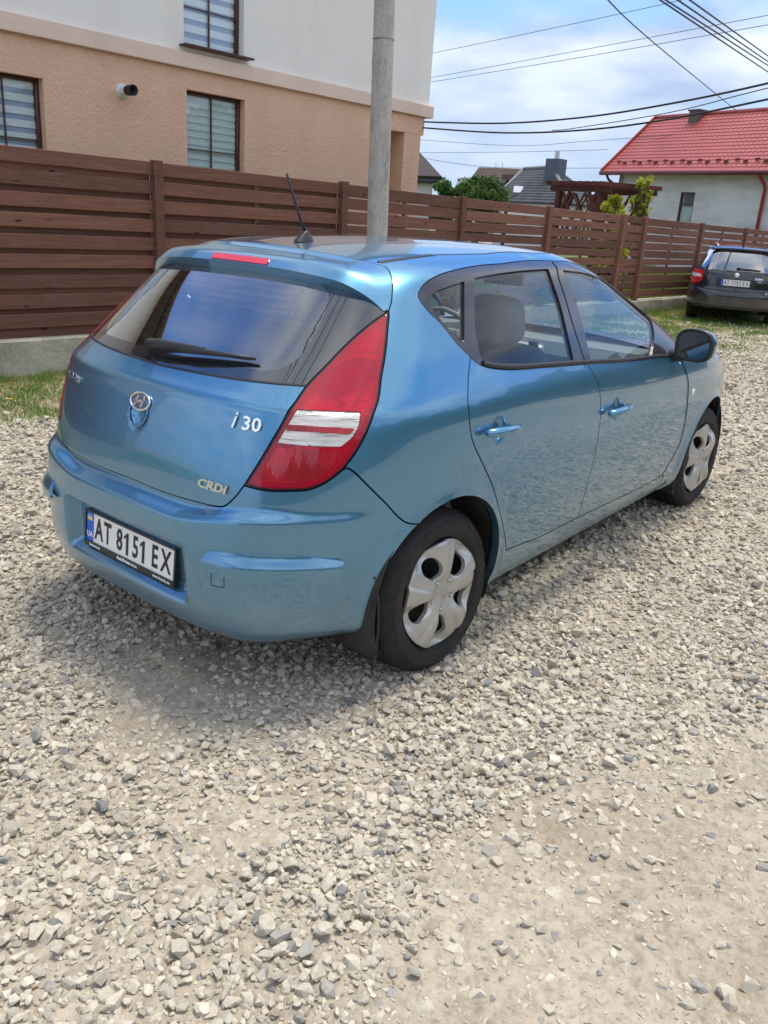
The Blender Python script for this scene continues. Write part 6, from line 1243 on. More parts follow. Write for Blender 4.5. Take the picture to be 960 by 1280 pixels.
    ring=[j for j in range(nw)]+[i*nw+nw-1 for i in range(1,60)]+[59*nw+j for j in range(nw-2,-1,-1)]+[i*nw for i in range(58,0,-1)]
    # tuck the edge in so that the seam reads
    cx,cy=roofv[:,0].mean(),0
    V2=[tuple(v) for v in roofv]; b0=len(V2)
    V2+= [tuple(roofv[i]) for i in ring]+[(roofv[i][0],roofv[i][1],roofv[i][2]-.03) for i in ring]; nr=len(ring)
    F2=Fq+[(b0+k,b0+(k+1)%nr,b0+nr+(k+1)%nr,b0+nr+k) for k in range(nr)]
    # shrink slightly for the seam
    V2=[(v[0]+(.003 if v[0]<cx else -.003),v[1]*.996,v[2]) for v in V2]
    obj('roof_panel',(V2,F2),blue,car,True)
    obj('headliner',([(a,b,c-.032) for a,b,c in map(tuple,roofv)],[f[::-1] for f in Fq]),beige,car,True)
    # aerial
    ab=MB(); 
    rings=[(0,.034,.022),(.012,.028,.018),(.03,.014,.010),(.042,.007,.006)]; n=14
    for h,a,b in rings:
        for k in range(n): an=2*math.pi*k/n; ab.v.append((.115+a*math.cos(an)*1.5+h*.3,b*math.sin(an)*1.2,1.464+h))
    for i in range(3):
        for k in range(n): ab.f.append((i*n+k,i*n+(k+1)%n,(i+1)*n+(k+1)%n,(i+1)*n+k))
    ab.f.append(tuple(3*n+k for k in range(n)))
    ae=ab.o('aerial_base',satin,car,True)
    MB().tube([(.125,0,1.50),(.10,.0,1.535),(.02,0,1.70)],[.0065,.0055,.0048],8).o('aerial_mast',satin,ae,True)
    # ---- front: windscreen, bonnet, bumper, grille
    wsp=sym(joinc([(3,.985),(2.7,.985),(2.47,.99)],sp([(2.46,1.1),(2.46,1.25),(2.455,1.38),(2.45,1.435)]),[(2.7,1.445),(3,1.447)]))
    wsp=[(2*3-a if False else a,b) for a,b in wsp]
    # work in the unfolded front domain: centre at u=3, left side continues to 6-u
    FR=FrontSurf(CAR)
    right=joinc(sp([(3,.985),(2.7,.985),(2.465,.99)]),sp([(2.46,1.1),(2.46,1.25),(2.455,1.38),(2.45,1.437)]),sp([(2.7,1.445),(3,1.447)]))
    wsfull=joinc(right,[(6-a,b) for a,b in right[::-1]][1:-1])
    surf_panel('windscreen',FR,wsfull,[],wsglass,car,off=-.003,rim=0,gap=0,du=.03,dz=.03)
    right=joinc(sp([(3,.215),(2.7,.215),(2.52,.215)],.03),[(u_of(CAR,2.65+AR,.30),.30),(u_of(CAR,2.65+AR,.395),.395),(u_of(CAR,2.65+AR+.045,.495),.495),(2.465,.615)],sp([(2.56,.62),(2.72,.63),(2.8,.70),(3,.70)],.03))
    surf_panel('front_bumper',FR,joinc(right,[(6-a,b) for a,b in right[::-1]][1:-1]),[],blue,car,du=.02,dz=.02)
    grl=[(2.82,.40),(2.82,.52),(3.18,.52),(3.18,.40)]
    surf_panel('grille',FR,joinc(*[sp([grl[i],grl[(i+1)%4]]) for i in range(4)]),[],satin,car,off=.004,du=.03,dz=.03)
    Vh=[];nx,ny=26,25
    for i in range(nx):
        x=2.02+(3.36-2.02)*i/(nx-1)
        for j in range(ny):
            w=-1+2*j/(ny-1); zt=np.interp(x,[2.0,2.3,2.6,2.9,3.1,3.36],[.972,.955,.90,.835,.79,.70])
            yy=.80-.13*max(0,(x-2.7)/.66)**2-.02; xx=x-.12*(w*w)*max(0,(x-2.6)/.76) 
            Vh.append((xx,-yy*w,zt+.055*(1-abs(w)**3)*(1 if x<3.2 else (3.36-x)/.16)))
    obj('bonnet',(Vh,[(i*ny+j,(i+1)*ny+j,(i+1)*ny+j+1,i*ny+j+1) for i in range(nx-1) for j in range(ny-1)]),blue,car,True)
    # ---- door handles, indicators, mirrors, mud flaps
    for k in (False,True):
        sg=-1 if k else 1
        for (u,z) in (E_['hand_r'][0],E_['hand_f'][0]):
            fm_=frame_at(CAR,sg*u,z,0)
            cu_=car
            hg=MB(); hg.tube([(-.102*sg,-.004,.010),(-.098*sg,-.004,.022),(-.085*sg,-.003,.030),(-.05*sg,-.001,.038),(0,0,.042),(.05*sg,.001,.038),(.082*sg,.002,.030),(.096*sg,.002,.018),(.099*sg,.002,.006)],[.008,.015,.0175,.018,.0175,.017,.0155,.012,.007],14)
            obj('door_handle',xf((hg.v,hg.f),fm_),blue,car,True)
        u,z=E_['marker'][0]; fm_=frame_at(CAR,sg*u,z,.001); mk=MB(); n=20
        mk.add([(0,0,.007)]+[(.022*math.cos(2*math.pi*i/n),.016*math.sin(2*math.pi*i/n),.004) for i in range(n)]+[(.025*math.cos(2*math.pi*i/n),.019*math.sin(2*math.pi*i/n),0) for i in range(n)],
            [(0,1+i,1+(i+1)%n) for i in range(n)]+[(1+i,1+n+i,1+n+(i+1)%n,1+(i+1)%n) for i in range(n)])
        obj('side_indicator',xf((mk.v,mk.f),fm_),amber,car,True)
        # mirror housing
        mc=Vector((1.90,-.945*sg,1.045)); hv=[];n=24
        R2=Matrix.Rotation(math.radians(-10*sg),3,'Z')
        def sq(a,rx,rz):  # rounded outline, flatter at the bottom
            c,s_=math.cos(a),math.sin(a); e=.72; return rx*math.copysign(abs(c)**e,c),rz*math.copysign(abs(s_)**e,s_)*(1 if s_>0 else .9)
        rows=[(0,1.0),(.012,1.02),(.04,.99),(.07,.88),(.095,.66),(.108,.36),(.112,.08)]
        for dx,kk in rows:
            for i in range(n):
                y,z_=sq(2*math.pi*i/n,.098*kk,.083*kk); y-=.012*(z_/.08)*0; hv.append(tuple(mc+R2@Vector((dx,-y*sg,z_+.004))))
        hf=[(r*n+i,r*n+(i+1)%n,(r+1)*n+(i+1)%n,(r+1)*n+i) for r in range(len(rows)-1) for i in range(n)]+[tuple((len(rows)-1)*n+i for i in range(n))]
        mo=obj('door_mirror',(hv,hf),blue,car,True)
        bz=[];
        for dx,kk in ((.012,1.025),(-.010,1.0),(-.010,.88),(.016,.80)):
            for i in range(n):
                y,z_=sq(2*math.pi*i/n,.098*kk,.083*kk); bz.append(tuple(mc+R2@Vector((dx,-y*sg,z_+.004))))
        obj('mirror_bezel',(bz,[(r*n+i,(r+1)*n+i,(r+1)*n+(i+1)%n,r*n+(i+1)%n) for r in range(3) for i in range(n)]),satin,mo,True)
        R3=Matrix.Rotation(math.radians(4*sg),3,'Z')@Matrix.Rotation(math.radians(-3),3,'Y')
        gl_=[tuple(mc+R2@(R3@Vector((.006,-sq(2*math.pi*i/n,.083,.070)[0]*sg,sq(2*math.pi*i/n,.083,.070)[1]+.004)))) for i in range(n)]
        obj('mirror_glass',(gl_,[tuple(range(n))]),mirrorm,mo)
        MB().tube([(1.92,-.83*sg,.985),(1.93,-.88*sg,.985),(1.935,-.91*sg,1.0)],[.03,.026,.03],10).o('mirror_arm',satin,mo,True)
        # mud flaps
        for cx,top,xo,yo in ((0,.47,-.30,.822),(2.65,.45,-.30,.835)):
            fl=MB(); X0_=cx+xo
            vv=[];
            for i,zz_ in enumerate(np.linspace(.155,top,7)):
                xo_=X0_-.035+.045*((zz_-.13)/.33)-.055*((zz_-.13)/.33)**3
                w_=.135
                for (a,b) in ((0,0),(0,1),(1,1),(1,0)): vv.append((xo_+.012*a,-sg*(yo-w_*b-.01*i/6),zz_))
            ff=[(i*4+j,i*4+(j+1)%4,(i+1)*4+(j+1)%4,(i+1)*4+j) for i in range(6) for j in range(4)]+[(0,1,2,3),(24,27,26,25)]
            bevel(obj('mud_flap',(vv,ff),satin,car),.003,1)
    # ---- wheels
    for cx,camber,steer,ph in ((0,.058,-.032,85),(2.65,.022,-.028,92)):
        for sg in (1,-1):
            w=make_wheel(ph); w.parent=car
            w.location=(cx,-.845*sg,.308)
            # the wheel is built facing -y
            w.rotation_euler=(-camber if sg>0 else camber, 0, steer+(0 if sg>0 else math.pi))
            if sg<0: w.rotation_euler=(-camber,0,math.pi+steer)
            lin=MB(); lin.lathe([(.36,-.035),(.375,.08),(.375,.27),(.02,.27)],40,'y',(cx,-.80*sg,AZ-.01),math.radians(-25),math.radians(205)) if sg>0 else lin.lathe([(.36,.035),(.375,-.08),(.375,-.27),(.02,-.27)],40,'y',(cx,-.80*sg,AZ-.01),math.radians(-25),math.radians(205))
            lin.o('wheel_arch_liner',wellm,car,True)
    # ---- inner shells that close the body, coloured near-black to shade the panel gaps
    for k in (False,True):
        arr=circ_uz(0,AZ,AR+.012,180,0,20); arf=circ_uz(2.65,AZ,AR+.012,180,0,20)
        ip=joinc([(0,.31),(.3,.31),(.5,.31),(u_of(CAR,-.355,.31),.31)],arr,[(u_of(CAR,.355,.25),.25),(1.4,.23),(u_of(CAR,2.29,.25),.25)],arf,[(u_of(CAR,3.01,.25),.25),(2.9,.25),(2.9,.68),(2.5,.80),(2.35,.90),(2.2,.955),(1.0,1.00),(.75,1.03),(.5,1.03),(0,1.03)])
        surf_panel('inner_shell',CAR,m(ip,k),[],dark,car,off=-.040,rim=0,gap=0,du=.04,dz=.04,disp=lambda p,z:arch_disp(p,z)*.5)
        trim=joinc([(.54,1.0),(.54,1.3),(.58,1.405),(.9,1.435),(1.5,1.44),(2.37,1.43),(2.40,1.35),(2.40,1.1),(2.36,.985),(1.0,.985)])
        holes=[]
        surf_panel('pillar_trim',CAR,m(trim,k),[m(inset(CAR,ccw(g),-.006),k) for g in (gq,gr,gf)],beige,car,off=-.03,rim=.0,gap=0,du=.03,dz=.03)
        surf_panel('tailgate_trim',CAR,m(joinc([(.41,1.085),(.42,1.20),(.43,1.33),(.53,1.30),(.545,1.2),(.545,1.0),(.41,1.0)]),k),[],beige,car,off=-.03,rim=0,gap=0,du=.03,dz=.03)
    uf=MB().box((1.3,0,.235),(3.2,1.30,.03)); uf.box((-.42,0,.31),(.36,.9,.05)); uf.box((2.65,0,.36),(.75,1.1,.25)); uf.box((0,0,.36),(.7,1.1,.25)); uf.o('underbody',dark,car)
    ex=MB().tube([(-.3,.42,.24),(-.60,.42,.235)],.028,12); ex.o('exhaust_pipe',plain('dull_steel',(.22,.2,.18),.45,1),car,True)
    interior(car)
    return car
def plate_char(s,x,y,z,size,xs,bold,mat,par,mm):
    if s=='1':
        h=size*.36; w=.0062; pts=[(w,-h),(w,h),(-.002,h),(-.019,h*.62),(-.019,h*.36),(-w,h*.62),(-w,-h)]
        v=[(a,b,0) for a,b in pts]+[(a,b,.0012) for a,b in pts]; n=7; f=[(7,8,9,12,13),(9,10,11,12),tuple(range(7))[::-1]]+[(i,(i+1)%n,n+(i+1)%n,n+i) for i in range(n)]
        vf=(v,f)
    else: vf=text_mesh(s,size,.0012,0,xs,bold)
    obj('plate_character',xf(vf,mm@Matrix.Translation((x,y,z))),mat,par)
def frame_plate(c):
    n=Vector((-1,0,.10)).normalized(); y=Vector((.10,0,1)).normalized(); x=y.cross(n)
    return Matrix(((x[0],y[0],n[0],c[0]),(x[1],y[1],n[1],c[1]),(x[2],y[2],n[2],c[2]),(0,0,0,1)))
class FrontSurf:
    def __init__(s,S): s.S=S; s.disp=S.disp
    def base(s,u,z):
        u=np.asarray(u,float); f=u>3; p=s.S.base(np.where(f,6-u,u),z); y=np.where(f,-p[...,1],p[...,1]); return np.stack([p[...,0],y,p[...,2]],-1)
    normal=Surf.normal
    pos=Surf.pos
def bump_disp(p,z):
    x,y=p[...,0],np.abs(p[...,1]); d=arch_disp(p,z)
    t=1-sstep(.50,.70,y)
    z1=.625+.05*sstep(.25,.6,y)
    d=d+(.032*t+.006)*(1-sstep(z1,z1+.038,z))*sstep(-.30,-.45,x)
    # pocket of the shelf under the tailgate lid
    d=d-.007*(1-sstep(.36,.46,y))*sstep(.650,.672,z)
    # number plate recess
    d=d-.050*(1-sstep(.325,.350,y))*(1-sstep(.530,.552,z))*sstep(.345,.375,z)
    # rounded lower lip
    d=d-.028*(1-sstep(.22,.31,z))**2
    return d
def door_disp(p,z):
    x=p[...,0]; d=arch_disp(p,z)
    for (cx,cz) in HCUP:
        r=np.hypot((x-cx)/.046,(z-cz)/.054); d=d-.020*(1-sstep(.45,1.0,r))
    return d
HCUP=[(float(CAR.base(np.array(u),np.array(z))[0]),float(CAR.base(np.array(u),np.array(z))[2])) for u,z in (EDGES['hand_r'][0],EDGES['hand_f'][0])]
def cup_points(uz):
    u0,z0=uz; return np.array([(u0+a*.0035,z0+b*.004) for a in range(-16,17) for b in range(-17,18) if (a*.0035*1.3/.056)**2+(b*.004/.064)**2<1.0])
def lamp_disp(p,z):
    y=np.abs(p[...,1]); d=-.030+0*y
    for (cy,cz,rad,dep) in ((.655,1.115,.060,.016),(.60,.865,.055,.016)):
        r=np.hypot(y-cy,z-cz)/rad; d=d-dep*(1-np.clip(r,0,1)**2)+.006*np.exp(-((r-1.05)/.10)**2)+.012*np.exp(-(r/.16)**2)
    d=d+.0035*np.abs(((y*55)%1)-.5)*2*sstep(.98,1.02,z)*0+.007*(np.abs(((z*62)%1)-.5)*2)*sstep(.665,.675,y)*sstep(1.03,1.04,z)
    return d
def tg_disp(p,z):
    y=np.abs(p[...,1]); x=p[...,0]
    d=.004*np.exp(-((z-1.012)/.012)**2)
    # dished pocket below the emblem
    r=np.hypot(y/.046,(z-.905)/.050)
    return d-.012*(1-sstep(.6,1.0,r))
def sp_disp(p,z):
    y=np.abs(p[...,1]); 
    lz=np.interp(y,[0,.16,.295,.43,.512,.572,.623],[1.3645,1.3628,1.3589,1.348,1.3336,1.3133,1.28])
    t=(z-lz); f=1-sstep(.45,.62,y)**1.0*.95
    return .034*f*(1-sstep(.026,.085,t))+.0*t
class _B(Surf): pass
CARB=Surf.__new__(Surf); CARB.__dict__.update(CAR.__dict__); CARB.disp=bump_disp
def make_wheel(phase):
    w=empty('wheel')
    # tyre cross-section, outer side towards -y (y=0 is the outer face)
    pr=[(.200,.030),(.206,.010),(.214,.002),(.219,.0015),(.2205,-.0015),(.226,-.003),(.2275,-.0045),(.245,-.0065),(.262,-.0065),(.2635,-.0085),(.267,-.0085),(.2685,-.0055),(.281,.000),(.294,.012),(.3035,.026),(.3065,.034),(.3010,.036),(.3010,.043),(.3078,.045),(.3080,.072),(.3015,.074),(.3015,.082),(.3083,.084),(.3083,.112),(.3015,.114),(.3015,.122),(.308,.124),(.3075,.158),(.300,.172),(.285,.188),(.25,.196),(.20,.185)]
    b=MB(); n=96; b.lathe(pr,n,'y')
    # tread blocks: lateral grooves cut into the shoulders
    Lp=len(pr)
    for k in range(n):
        if k%3==0:
            for i in list(range(12,15))+[17,18,21,22]:
                x,y,z=b.v[k*Lp+i]; r=math.hypot(x,z); s=(r-.006)/r; b.v[k*Lp+i]=(x*s,y,z*s)
    o=b.o('tyre',rubber,w,True)
    auto_smooth(o,28)
    rim=MB().lathe([(.204,.022),(.198,.028),(.196,.06),(.18,.075),(.05,.06),(.0,.06)],48,'y'); rim.o('steel_rim',plain('black_steel',(.02,.02,.022),.5,.3),w,True)
    rim=MB()
    for i in range(10):
        a=2*math.pi*i/10; rim.lathe([(.014,0),(.012,.012)],10,'y',(.135*math.cos(a),.055,.135*math.sin(a)))
    # hubcap
    R0=.2035; holes=[]
    ph=math.radians(phase)
    for i in range(5):
        a=ph+math.radians(36)+2*math.pi*i/5; c=[]
        for (r,da) in ((.41,-.20),(.405,.04),(.46,.19),(.60,.25),(.74,.275),(.81,.21),(.83,.0),(.80,-.20),(.70,-.28),(.54,-.31)):
            c.append((R0*r*math.cos(a+da),R0*r*math.sin(a+da)))
        holes.append(ccw(spline(c,.006,True,(1,1))))
    outer=[(R0*math.cos(2*math.pi*i/90),R0*math.sin(2*math.pi*i/90)) for i in range(90)]
    g=[]
    for r in np.arange(.012,R0-.002,.006):
        m_=int(2*math.pi*r/.0065); g+=[(r*math.cos(2*math.pi*j/m_+r*40),r*math.sin(2*math.pi*j/m_+r*40)) for j in range(m_)]
    V,T,loops=cdt_fill(outer,holes,np.array(g))
    def H(x,y):
        r=math.hypot(x,y)/R0; a=math.atan2(y,x)-ph; k=2*math.pi/5; da=(a+k/2)%k-k/2      # angle from the spoke centre
        dome=.020*(1-r**2)+.006
        hub=-.010*math.exp(-(r/.27)**4)
        w_=.50-.12*min(1,r)         # spoke half width (rad)
        t=abs(da)/(.63)
        ridge=(.013*(1-sstep(.15,.9,t)))*sstep(.25,.5,r)*(1-.25*r)+.004*(1-sstep(.03,.07,abs(abs(da)-.10*(1+r))))*sstep(.35,.5,r)*0
        slash=.010*sstep(-.015,.015,da)*sstep(.3,.6,r)*(1-sstep(.5,.9,t))
        lip=-.004*sstep(.95,1.0,r)
        dip=-.016*sstep(.45,.95,t)*sstep(.30,.5,r)*(1-sstep(.90,1.0,r))-.010*sstep(.80,.93,r)*sstep(.35,.8,t)*(1-sstep(.97,1.0,r))
        nuts=0
        for i in range(5):
            an=ph+math.radians(36)+2*math.pi*i/5; d=math.hypot(x-R0*.29*math.cos(an),y-R0*.29*math.sin(an)); nuts-=.007*(1-sstep(.010,.0145,d))
        bad=.005*(1-sstep(.024,.027,r*R0))
        return dome+hub+ridge+slash+lip+dip+nuts+bad
    verts=[(x,-float(H(x,y))+.010,y) for x,y in V]; faces=[tuple(t) for t in T]; sm=[True]*len(faces)
    for li,lp in enumerate(loops):
        b0=len(verts); n=len(lp); verts+=[verts[i] for i in lp]+[(verts[i][0]*.985,verts[i][1]+(.016 if li else .012),verts[i][2]*.985) for i in lp]
        for k in range(n): faces.append((b0+k,b0+(k+1)%n,b0+n+(k+1)%n,b0+n+k)); sm.append(True)
    cap=link('hubcap',mesh_data('hubcap',verts,faces,capm,sm),w)
    for i in range(5):
        an=ph+math.radians(36)+2*math.pi*i/5; b=MB(); c=(R0*.29*math.cos(an),0,R0*.29*math.sin(an))
        b.lathe([(.0085,.004),(.0085,-.010),(.006,-.014),(.0,-.0145)],6,'y',c); b.o('wheel_nut',plain('nut_steel',(.55,.55,.55),.3,.8),cap)
    b=MB(); b.tube([(.017*math.cos(a),-.0225,.011*math.sin(a)) for a in np.linspace(0,2*math.pi,24)],.0013,5,False); 
    b.bar((-.008,-.0225,-.006),(-.004,-.0225,.007),.002,.003); b.bar((.004,-.0225,-.007),(.008,-.0225,.006),.002,.003); b.bar((-.006,-.0225,-.001),(.006,-.0225,.001),.002,.003)
    b.o('wheel_emblem',plain('worn_silver',(.42,.42,.41),.3,.7),cap)
    # slightly recessed black steel disc with round vents behind the openings
    v=MB()
    for i in range(10):
        a=2*math.pi*i/10+.3; v.lathe([(.0,.0),(.012,.0)],12,'y',(.13*math.cos(a),.058,.13*math.sin(a)))
    v.o('rim_vent_hole',dark,w)
    return w
def interior(car):
    def seat(x,y,name='front_seat'):
        s=MB(); 
        def slab(c,d,rot,nm,par,e=.35):
            # superellipsoid cushion
            v=[];f=[];nu,nv=20,12
            for i in range(nv+1):
                p=-math.pi/2+math.pi*i/nv
                for j in range(nu):
                    t=2*math.pi*j/nu; sg_=lambda q,e_:math.copysign(abs(q)**e_,q)
                    v.append(Vector((d[0]/2*sg_(math.cos(p),e)*sg_(math.cos(t),e),d[1]/2*sg_(math.cos(p),e)*sg_(math.sin(t),e),d[2]/2*sg_(math.sin(p),e))))
            mt=Matrix.Translation(c)@Matrix.Rotation(rot,4,'Y'); v=[tuple(mt@a) for a in v]
            for i in range(nv):
                for j in range(nu): f.append((i*nu+j,i*nu+(j+1)%nu,(i+1)*nu+(j+1)%nu,(i+1)*nu+j))
            return obj(nm,(v,f),cloth if nm=='headrest' else darkcloth,par,True)
        b=slab((x,y,.52),(.52,.50,.16),-.1,name,car)
        slab((x-.31,y,.77),(.15,.50,.60),-.30,'backrest',b,.42)
        slab((x-.455,y,1.165),(.11,.27,.21),-.22,'headrest',b,.5)
        return b
    for y in (.37,-.37): seat(1.42,y)
    b=None
    rs=MB(); 
    for y in (-.38,0,.38): 
        pass
    def cush(c,d,rot,nm,par):
        m=Matrix.Translation(c)@Matrix.Rotation(rot,4,'Y'); o=obj(nm,(lambda q:(q.v,q.f))(MB().box((0,0,0),d,m)),cloth,par); return bevel(o,.05,4)
    rb=cush((.52,0,.52),(.5,1.28,.16),-.08,'rear_seat',car); cush((.20,0,.80),(.14,1.28,.58),-.32,'backrest',rb)
    for y in (-.40,.40): cush((.115,y,1.10),(.09,.26,.15),-.2,'headrest',rb)
    obj('parcel_shelf',(lambda q:(q.v,q.f))(MB().box((-.16,0,1.0),(.52,1.05,.025))),dash,car)
    d=MB(); prof=[(1.92,.62),(1.90,.80),(1.86,.90),(1.90,.965),(2.05,.99),(2.35,.985),(2.35,.62)]
    v=[];n=len(prof)
    for y in np.linspace(-.70,.70,15):
        hood=.035*math.exp(-((y-.37)/.18)**2)
        v+=[(x,y,z+(hood if .93<z<.98 else 0)) for x,z in prof]
    f=[(i*n+k,i*n+(k+1)%n,(i+1)*n+(k+1)%n,(i+1)*n+k) for i in range(14) for k in range(n)]+[tuple(range(n)),tuple(14*n+k for k in range(n))[::-1]]
    da=obj('dashboard',(v,f),dash,car,True); auto_smooth(da,40)
    cm=MB().box((1.875,0,.845),(.05,.29,.20),Matrix.Translation((1.875,0,.845))@Matrix.Rotation(-.28,4,'Y')@Matrix.Translation((-1.875,0,-.845))); bevel(cm.o('centre_console',silver,da),.02,3)
    mt=Matrix.Translation((1.845,0,.86))@Matrix.Rotation(-.28,4,'Y')
    MB().box((0,0,.02),(.012,.15,.085),mt).o('navigation_screen',screen,da)
    for sy in (-1,1):
        for kz in range(4): MB().box((0,sy*.10,.045-kz*.028),(.014,.028,.02),mt).o('console_button',dash,da)
        MB().box((0,sy*.10,.09),(.018,.05,.03),mt).o('air_vent',dark,da)
    MB().box((1.55,0,.55),(.75,.20,.20)).o('centre_tunnel',dash,car)
    sw=MB(); c=Vector((1.68,.37,.93)); R_=Matrix.Rotation(math.radians(-28),3,'Y')
    sw.tube([tuple(c+R_@Vector((0,.185*math.cos(a),.185*math.sin(a)))) for a in np.linspace(0,2*math.pi,40)],.014,8,False)
    for a in (0,math.pi,-math.pi/2): sw.bar(c,c+R_@Vector((0,.18*math.cos(a),.18*math.sin(a))),.035,.02,(1,0,0))
    sw.box(tuple(c),(.05,.13,.10)); sw.bar(c,c+Vector((.3,0,-.1)),.06,.06); sw.o('steering_wheel',dash,car,True)
    mb=MB().box((1.60,0,1.300),(.025,.235,.075)); mo=bevel(mb.o('rear_view_mirror',satin,car),.012,3)
    MB().box((1.586,0,1.300),(.003,.215,.056)).o('mirror_face',mirrorm,mo)
    MB().bar((1.61,0,1.32),(1.66,0,1.37),.02,.02).o('mirror_stem',satin,mo)
    fr=MB(); fr.tube([(1.59,0,1.265),(1.59,0,1.225)],.001,4); fr.lathe([(.001,-.003),(.03,-.003),(.03,.003),(.001,.003)],20,'x',(1.59,0,1.195)); fr.o('air_freshener',plain('pale_card',(.55,.5,.36),.7),mo)
    ob=MB().box((1.2,0,.30),(2.1,1.36,.05)); ob.o('cabin_floor',dash,car)

def build_dark_car():
    """the dark estate parked beyond, seen from behind; local origin on the ground below its rear axle"""
    S=Surf(xr=[(.20,-.86),(.28,-.93),(.40,-.955),(.55,-.955),(.62,-.94),(.68,-.905),(.80,-.90),(.92,-.885),(1.0,-.865),(1.10,-.82),(1.25,-.735),(1.38,-.655),(1.46,-.60)],
      W=[(.20,.80),(.26,.84),(.40,.865),(.60,.878),(.75,.882),(.90,.870),(.98,.845),(1.04,.81),(1.2,.735),(1.32,.68),(1.38,.645),(1.42,.59),(1.46,.45)],
      n=[(.2,4.6),(.6,4.6),(.9,4.6),(1.2,5),(1.46,5)],X0=.4,X1=1.7,xf=[(.2,3.1),(.3,3.3),(.5,3.42),(.7,3.4),(.97,3.1)],nf=3.6,droop=lambda x: np.where(x<.9,.018*((.9-x)/1.3)**2,.03*((x-.9)/.6)**2),disp=lambda p,z: .012*sstep(.43,.35,np.hypot(p[...,0],z-.31))*np.where(z<.8,1,0),
      split=.97,xfu=[(.97,2.3),(1.1,2.05),(1.25,1.75),(1.46,1.2)],X1u=[(.97,1.7),(1.1,1.6),(1.25,1.35),(1.46,.9)],rise=0)
    navy=car_paint('near_black_blue_paint',(.003,.004,.011),.2,.004); blk=plain('black_satin_plastic',(.02,.02,.024),.42); glassm=glass('dark_car_glass',(.10,.11,.12),9); dk=plain('dark_cavity',(.006,.006,.007),.9)
    red=plain('red_lamp_plastic',(.62,.01,.015),.15,0,1); whl=plain('white_lamp_plastic',(.78,.74,.74),.12,0,1); chrome=plain('chrome',(.78,.79,.80),.16,1); rub=MATS['tyre_rubber']
    c=empty('dark_estate_car',(0,0,0)); tag(c,'nearly black estate car seen from behind, parked on the grass by the far fence','car')
    uy=lambda y,z: u_of(S,y,z,1,0,1); pt=lambda y,z:(uy(y,z),z)
    m=lambda p,k: mir(p) if k else p
    lamp=[pt(.865,.80) if False else (uy(.62,.98),.98),(uy(.70,1.0),1.0),(.62,.985),(.66,.93),(.645,.80),(.60,.735),(uy(.72,.74),.74),(uy(.64,.78),.78),(uy(.60,.88),.88)]
    lamp=spline(lamp,.02,True)
    top=1.425
    body=joinc([(0,1.02),(uy(.45,1.02),1.02),(uy(.60,1.0),1.0)],[(uy(.665,1.10),1.10),(uy(.615,1.25),1.25),(uy(.60,1.38),1.38),(uy(.40,1.395),1.395),(0,1.40)],[(0,1.432),(.5,1.432),(1,top),(1.6,top),(2.4,1.40),(2.42,1.2),(2.40,.98)],[(2.2,.96),(2.5,.80),(2.9,.70),(2.9,.35)],
       [(u_of(S,3.05,.3),.3)]+[(u_of(S,2.70+.35*math.cos(a),.33+.35*math.sin(a)),.33+.35*math.sin(a)) for a in np.linspace(0,math.pi,18)]+[(u_of(S,2.33,.25),.25),(u_of(S,.35,.25),.25)]+[(u_of(S,.35*math.cos(a),.33+.35*math.sin(a)),.33+.35*math.sin(a)) for a in np.linspace(0,math.pi,18)],[(u_of(S,-.38,.36),.36),(.5,.36),(0,.36)])
    dl=[(.60,1.33),(.66,1.04),(1.2,1.00),(2.2,.985),(2.34,1.05),(2.35,1.25),(2.2,1.37),(1.2,1.385),(.7,1.375)]
    dl=spline(dl,.03,True)
    for k in (False,True):
        surf_panel('body_side_panel',S,m(body,k),[m(dl,k),m(lamp,k)],navy,c,gap=0,rim=.012,du=.03,dz=.03)
        surf_panel('side_window',S,m(dl,k),[],glassm,c,off=-.004,rim=0,gap=-.002,du=.05,dz=.05)
        L_=surf_panel('tail_lamp',S,m(lamp,k),[],red,c,off=.003,rim=.01,gap=.003,du=.02,dz=.02)
        wl=[(uy(.66,.93),.925),(.655,.925),(.650,.865),(uy(.63,.865),.865)]
        wl=joinc(*[spline([wl[i],wl[(i+1)%4]],.02) for i in range(4)])
        surf_panel('clear_lens',S,m(wl,k),[],whl,L_,off=.006,rim=.006,gap=0,du=.02,dz=.02)
        sg=-1 if k else 1
        v=MB(); zt=[S.pos(np.array(sg*u),np.array(1.435),.012) for u in (.55,.8,1.0,1.3,1.7,2.0)]; P=[Vector(q)+Vector((0,0,.045 if 0<i<5 else 0)) for i,q in enumerate(zt)]
        v.tube(P,.013,6).add([],[]) ; v.o('roof_rail',plain('silver_rail',(.45,.46,.48),.3,.7),c,True)
    sym=lambda h:joinc(h,[(-a,b) for a,b in h[::-1]][1:-1])
    win=sym(joinc(spline([(0,1.02),(uy(.45,1.02),1.02),(uy(.60,1.0),1.0)],.03),spline([(uy(.60,1.0),1.0),(uy(.665,1.10),1.10),(uy(.615,1.25),1.25),(uy(.60,1.38),1.38)],.03),spline([(uy(.60,1.38),1.38),(uy(.40,1.395),1.395),(0,1.40)],.03)))
    w=surf_panel('rear_window',S,win,[],glassm,c,off=-.003,rim=.005,gap=.002,du=.03,dz=.03)
    # gap round the tailgate and bumper
    v=MB()
    for cv in ([(-uy(.62,.66),.66),(-.2,.645),(.2,.645),(uy(.62,.66),.66)],):
        a,b=ribbon(S,spline(cv,.03),.012,.003); v.add(a,b)
    v.o('tailgate_gap',dk,c)
    bp=sym(joinc([(0,.63)],[(uy(.5,.63),.63),(uy(.70,.66),.66),(.62,.70),(u_of(S,-.40,.60),.60)],[(u_of(S,-.37,.45),.45),(u_of(S,-.38,.40),.40),(.5,.375),(.3,.37),(0,.37)]))
    surf_panel('rear_bumper',S,bp,[],navy,c,off=.022,rim=.025,gap=0,du=.02,dz=.02)
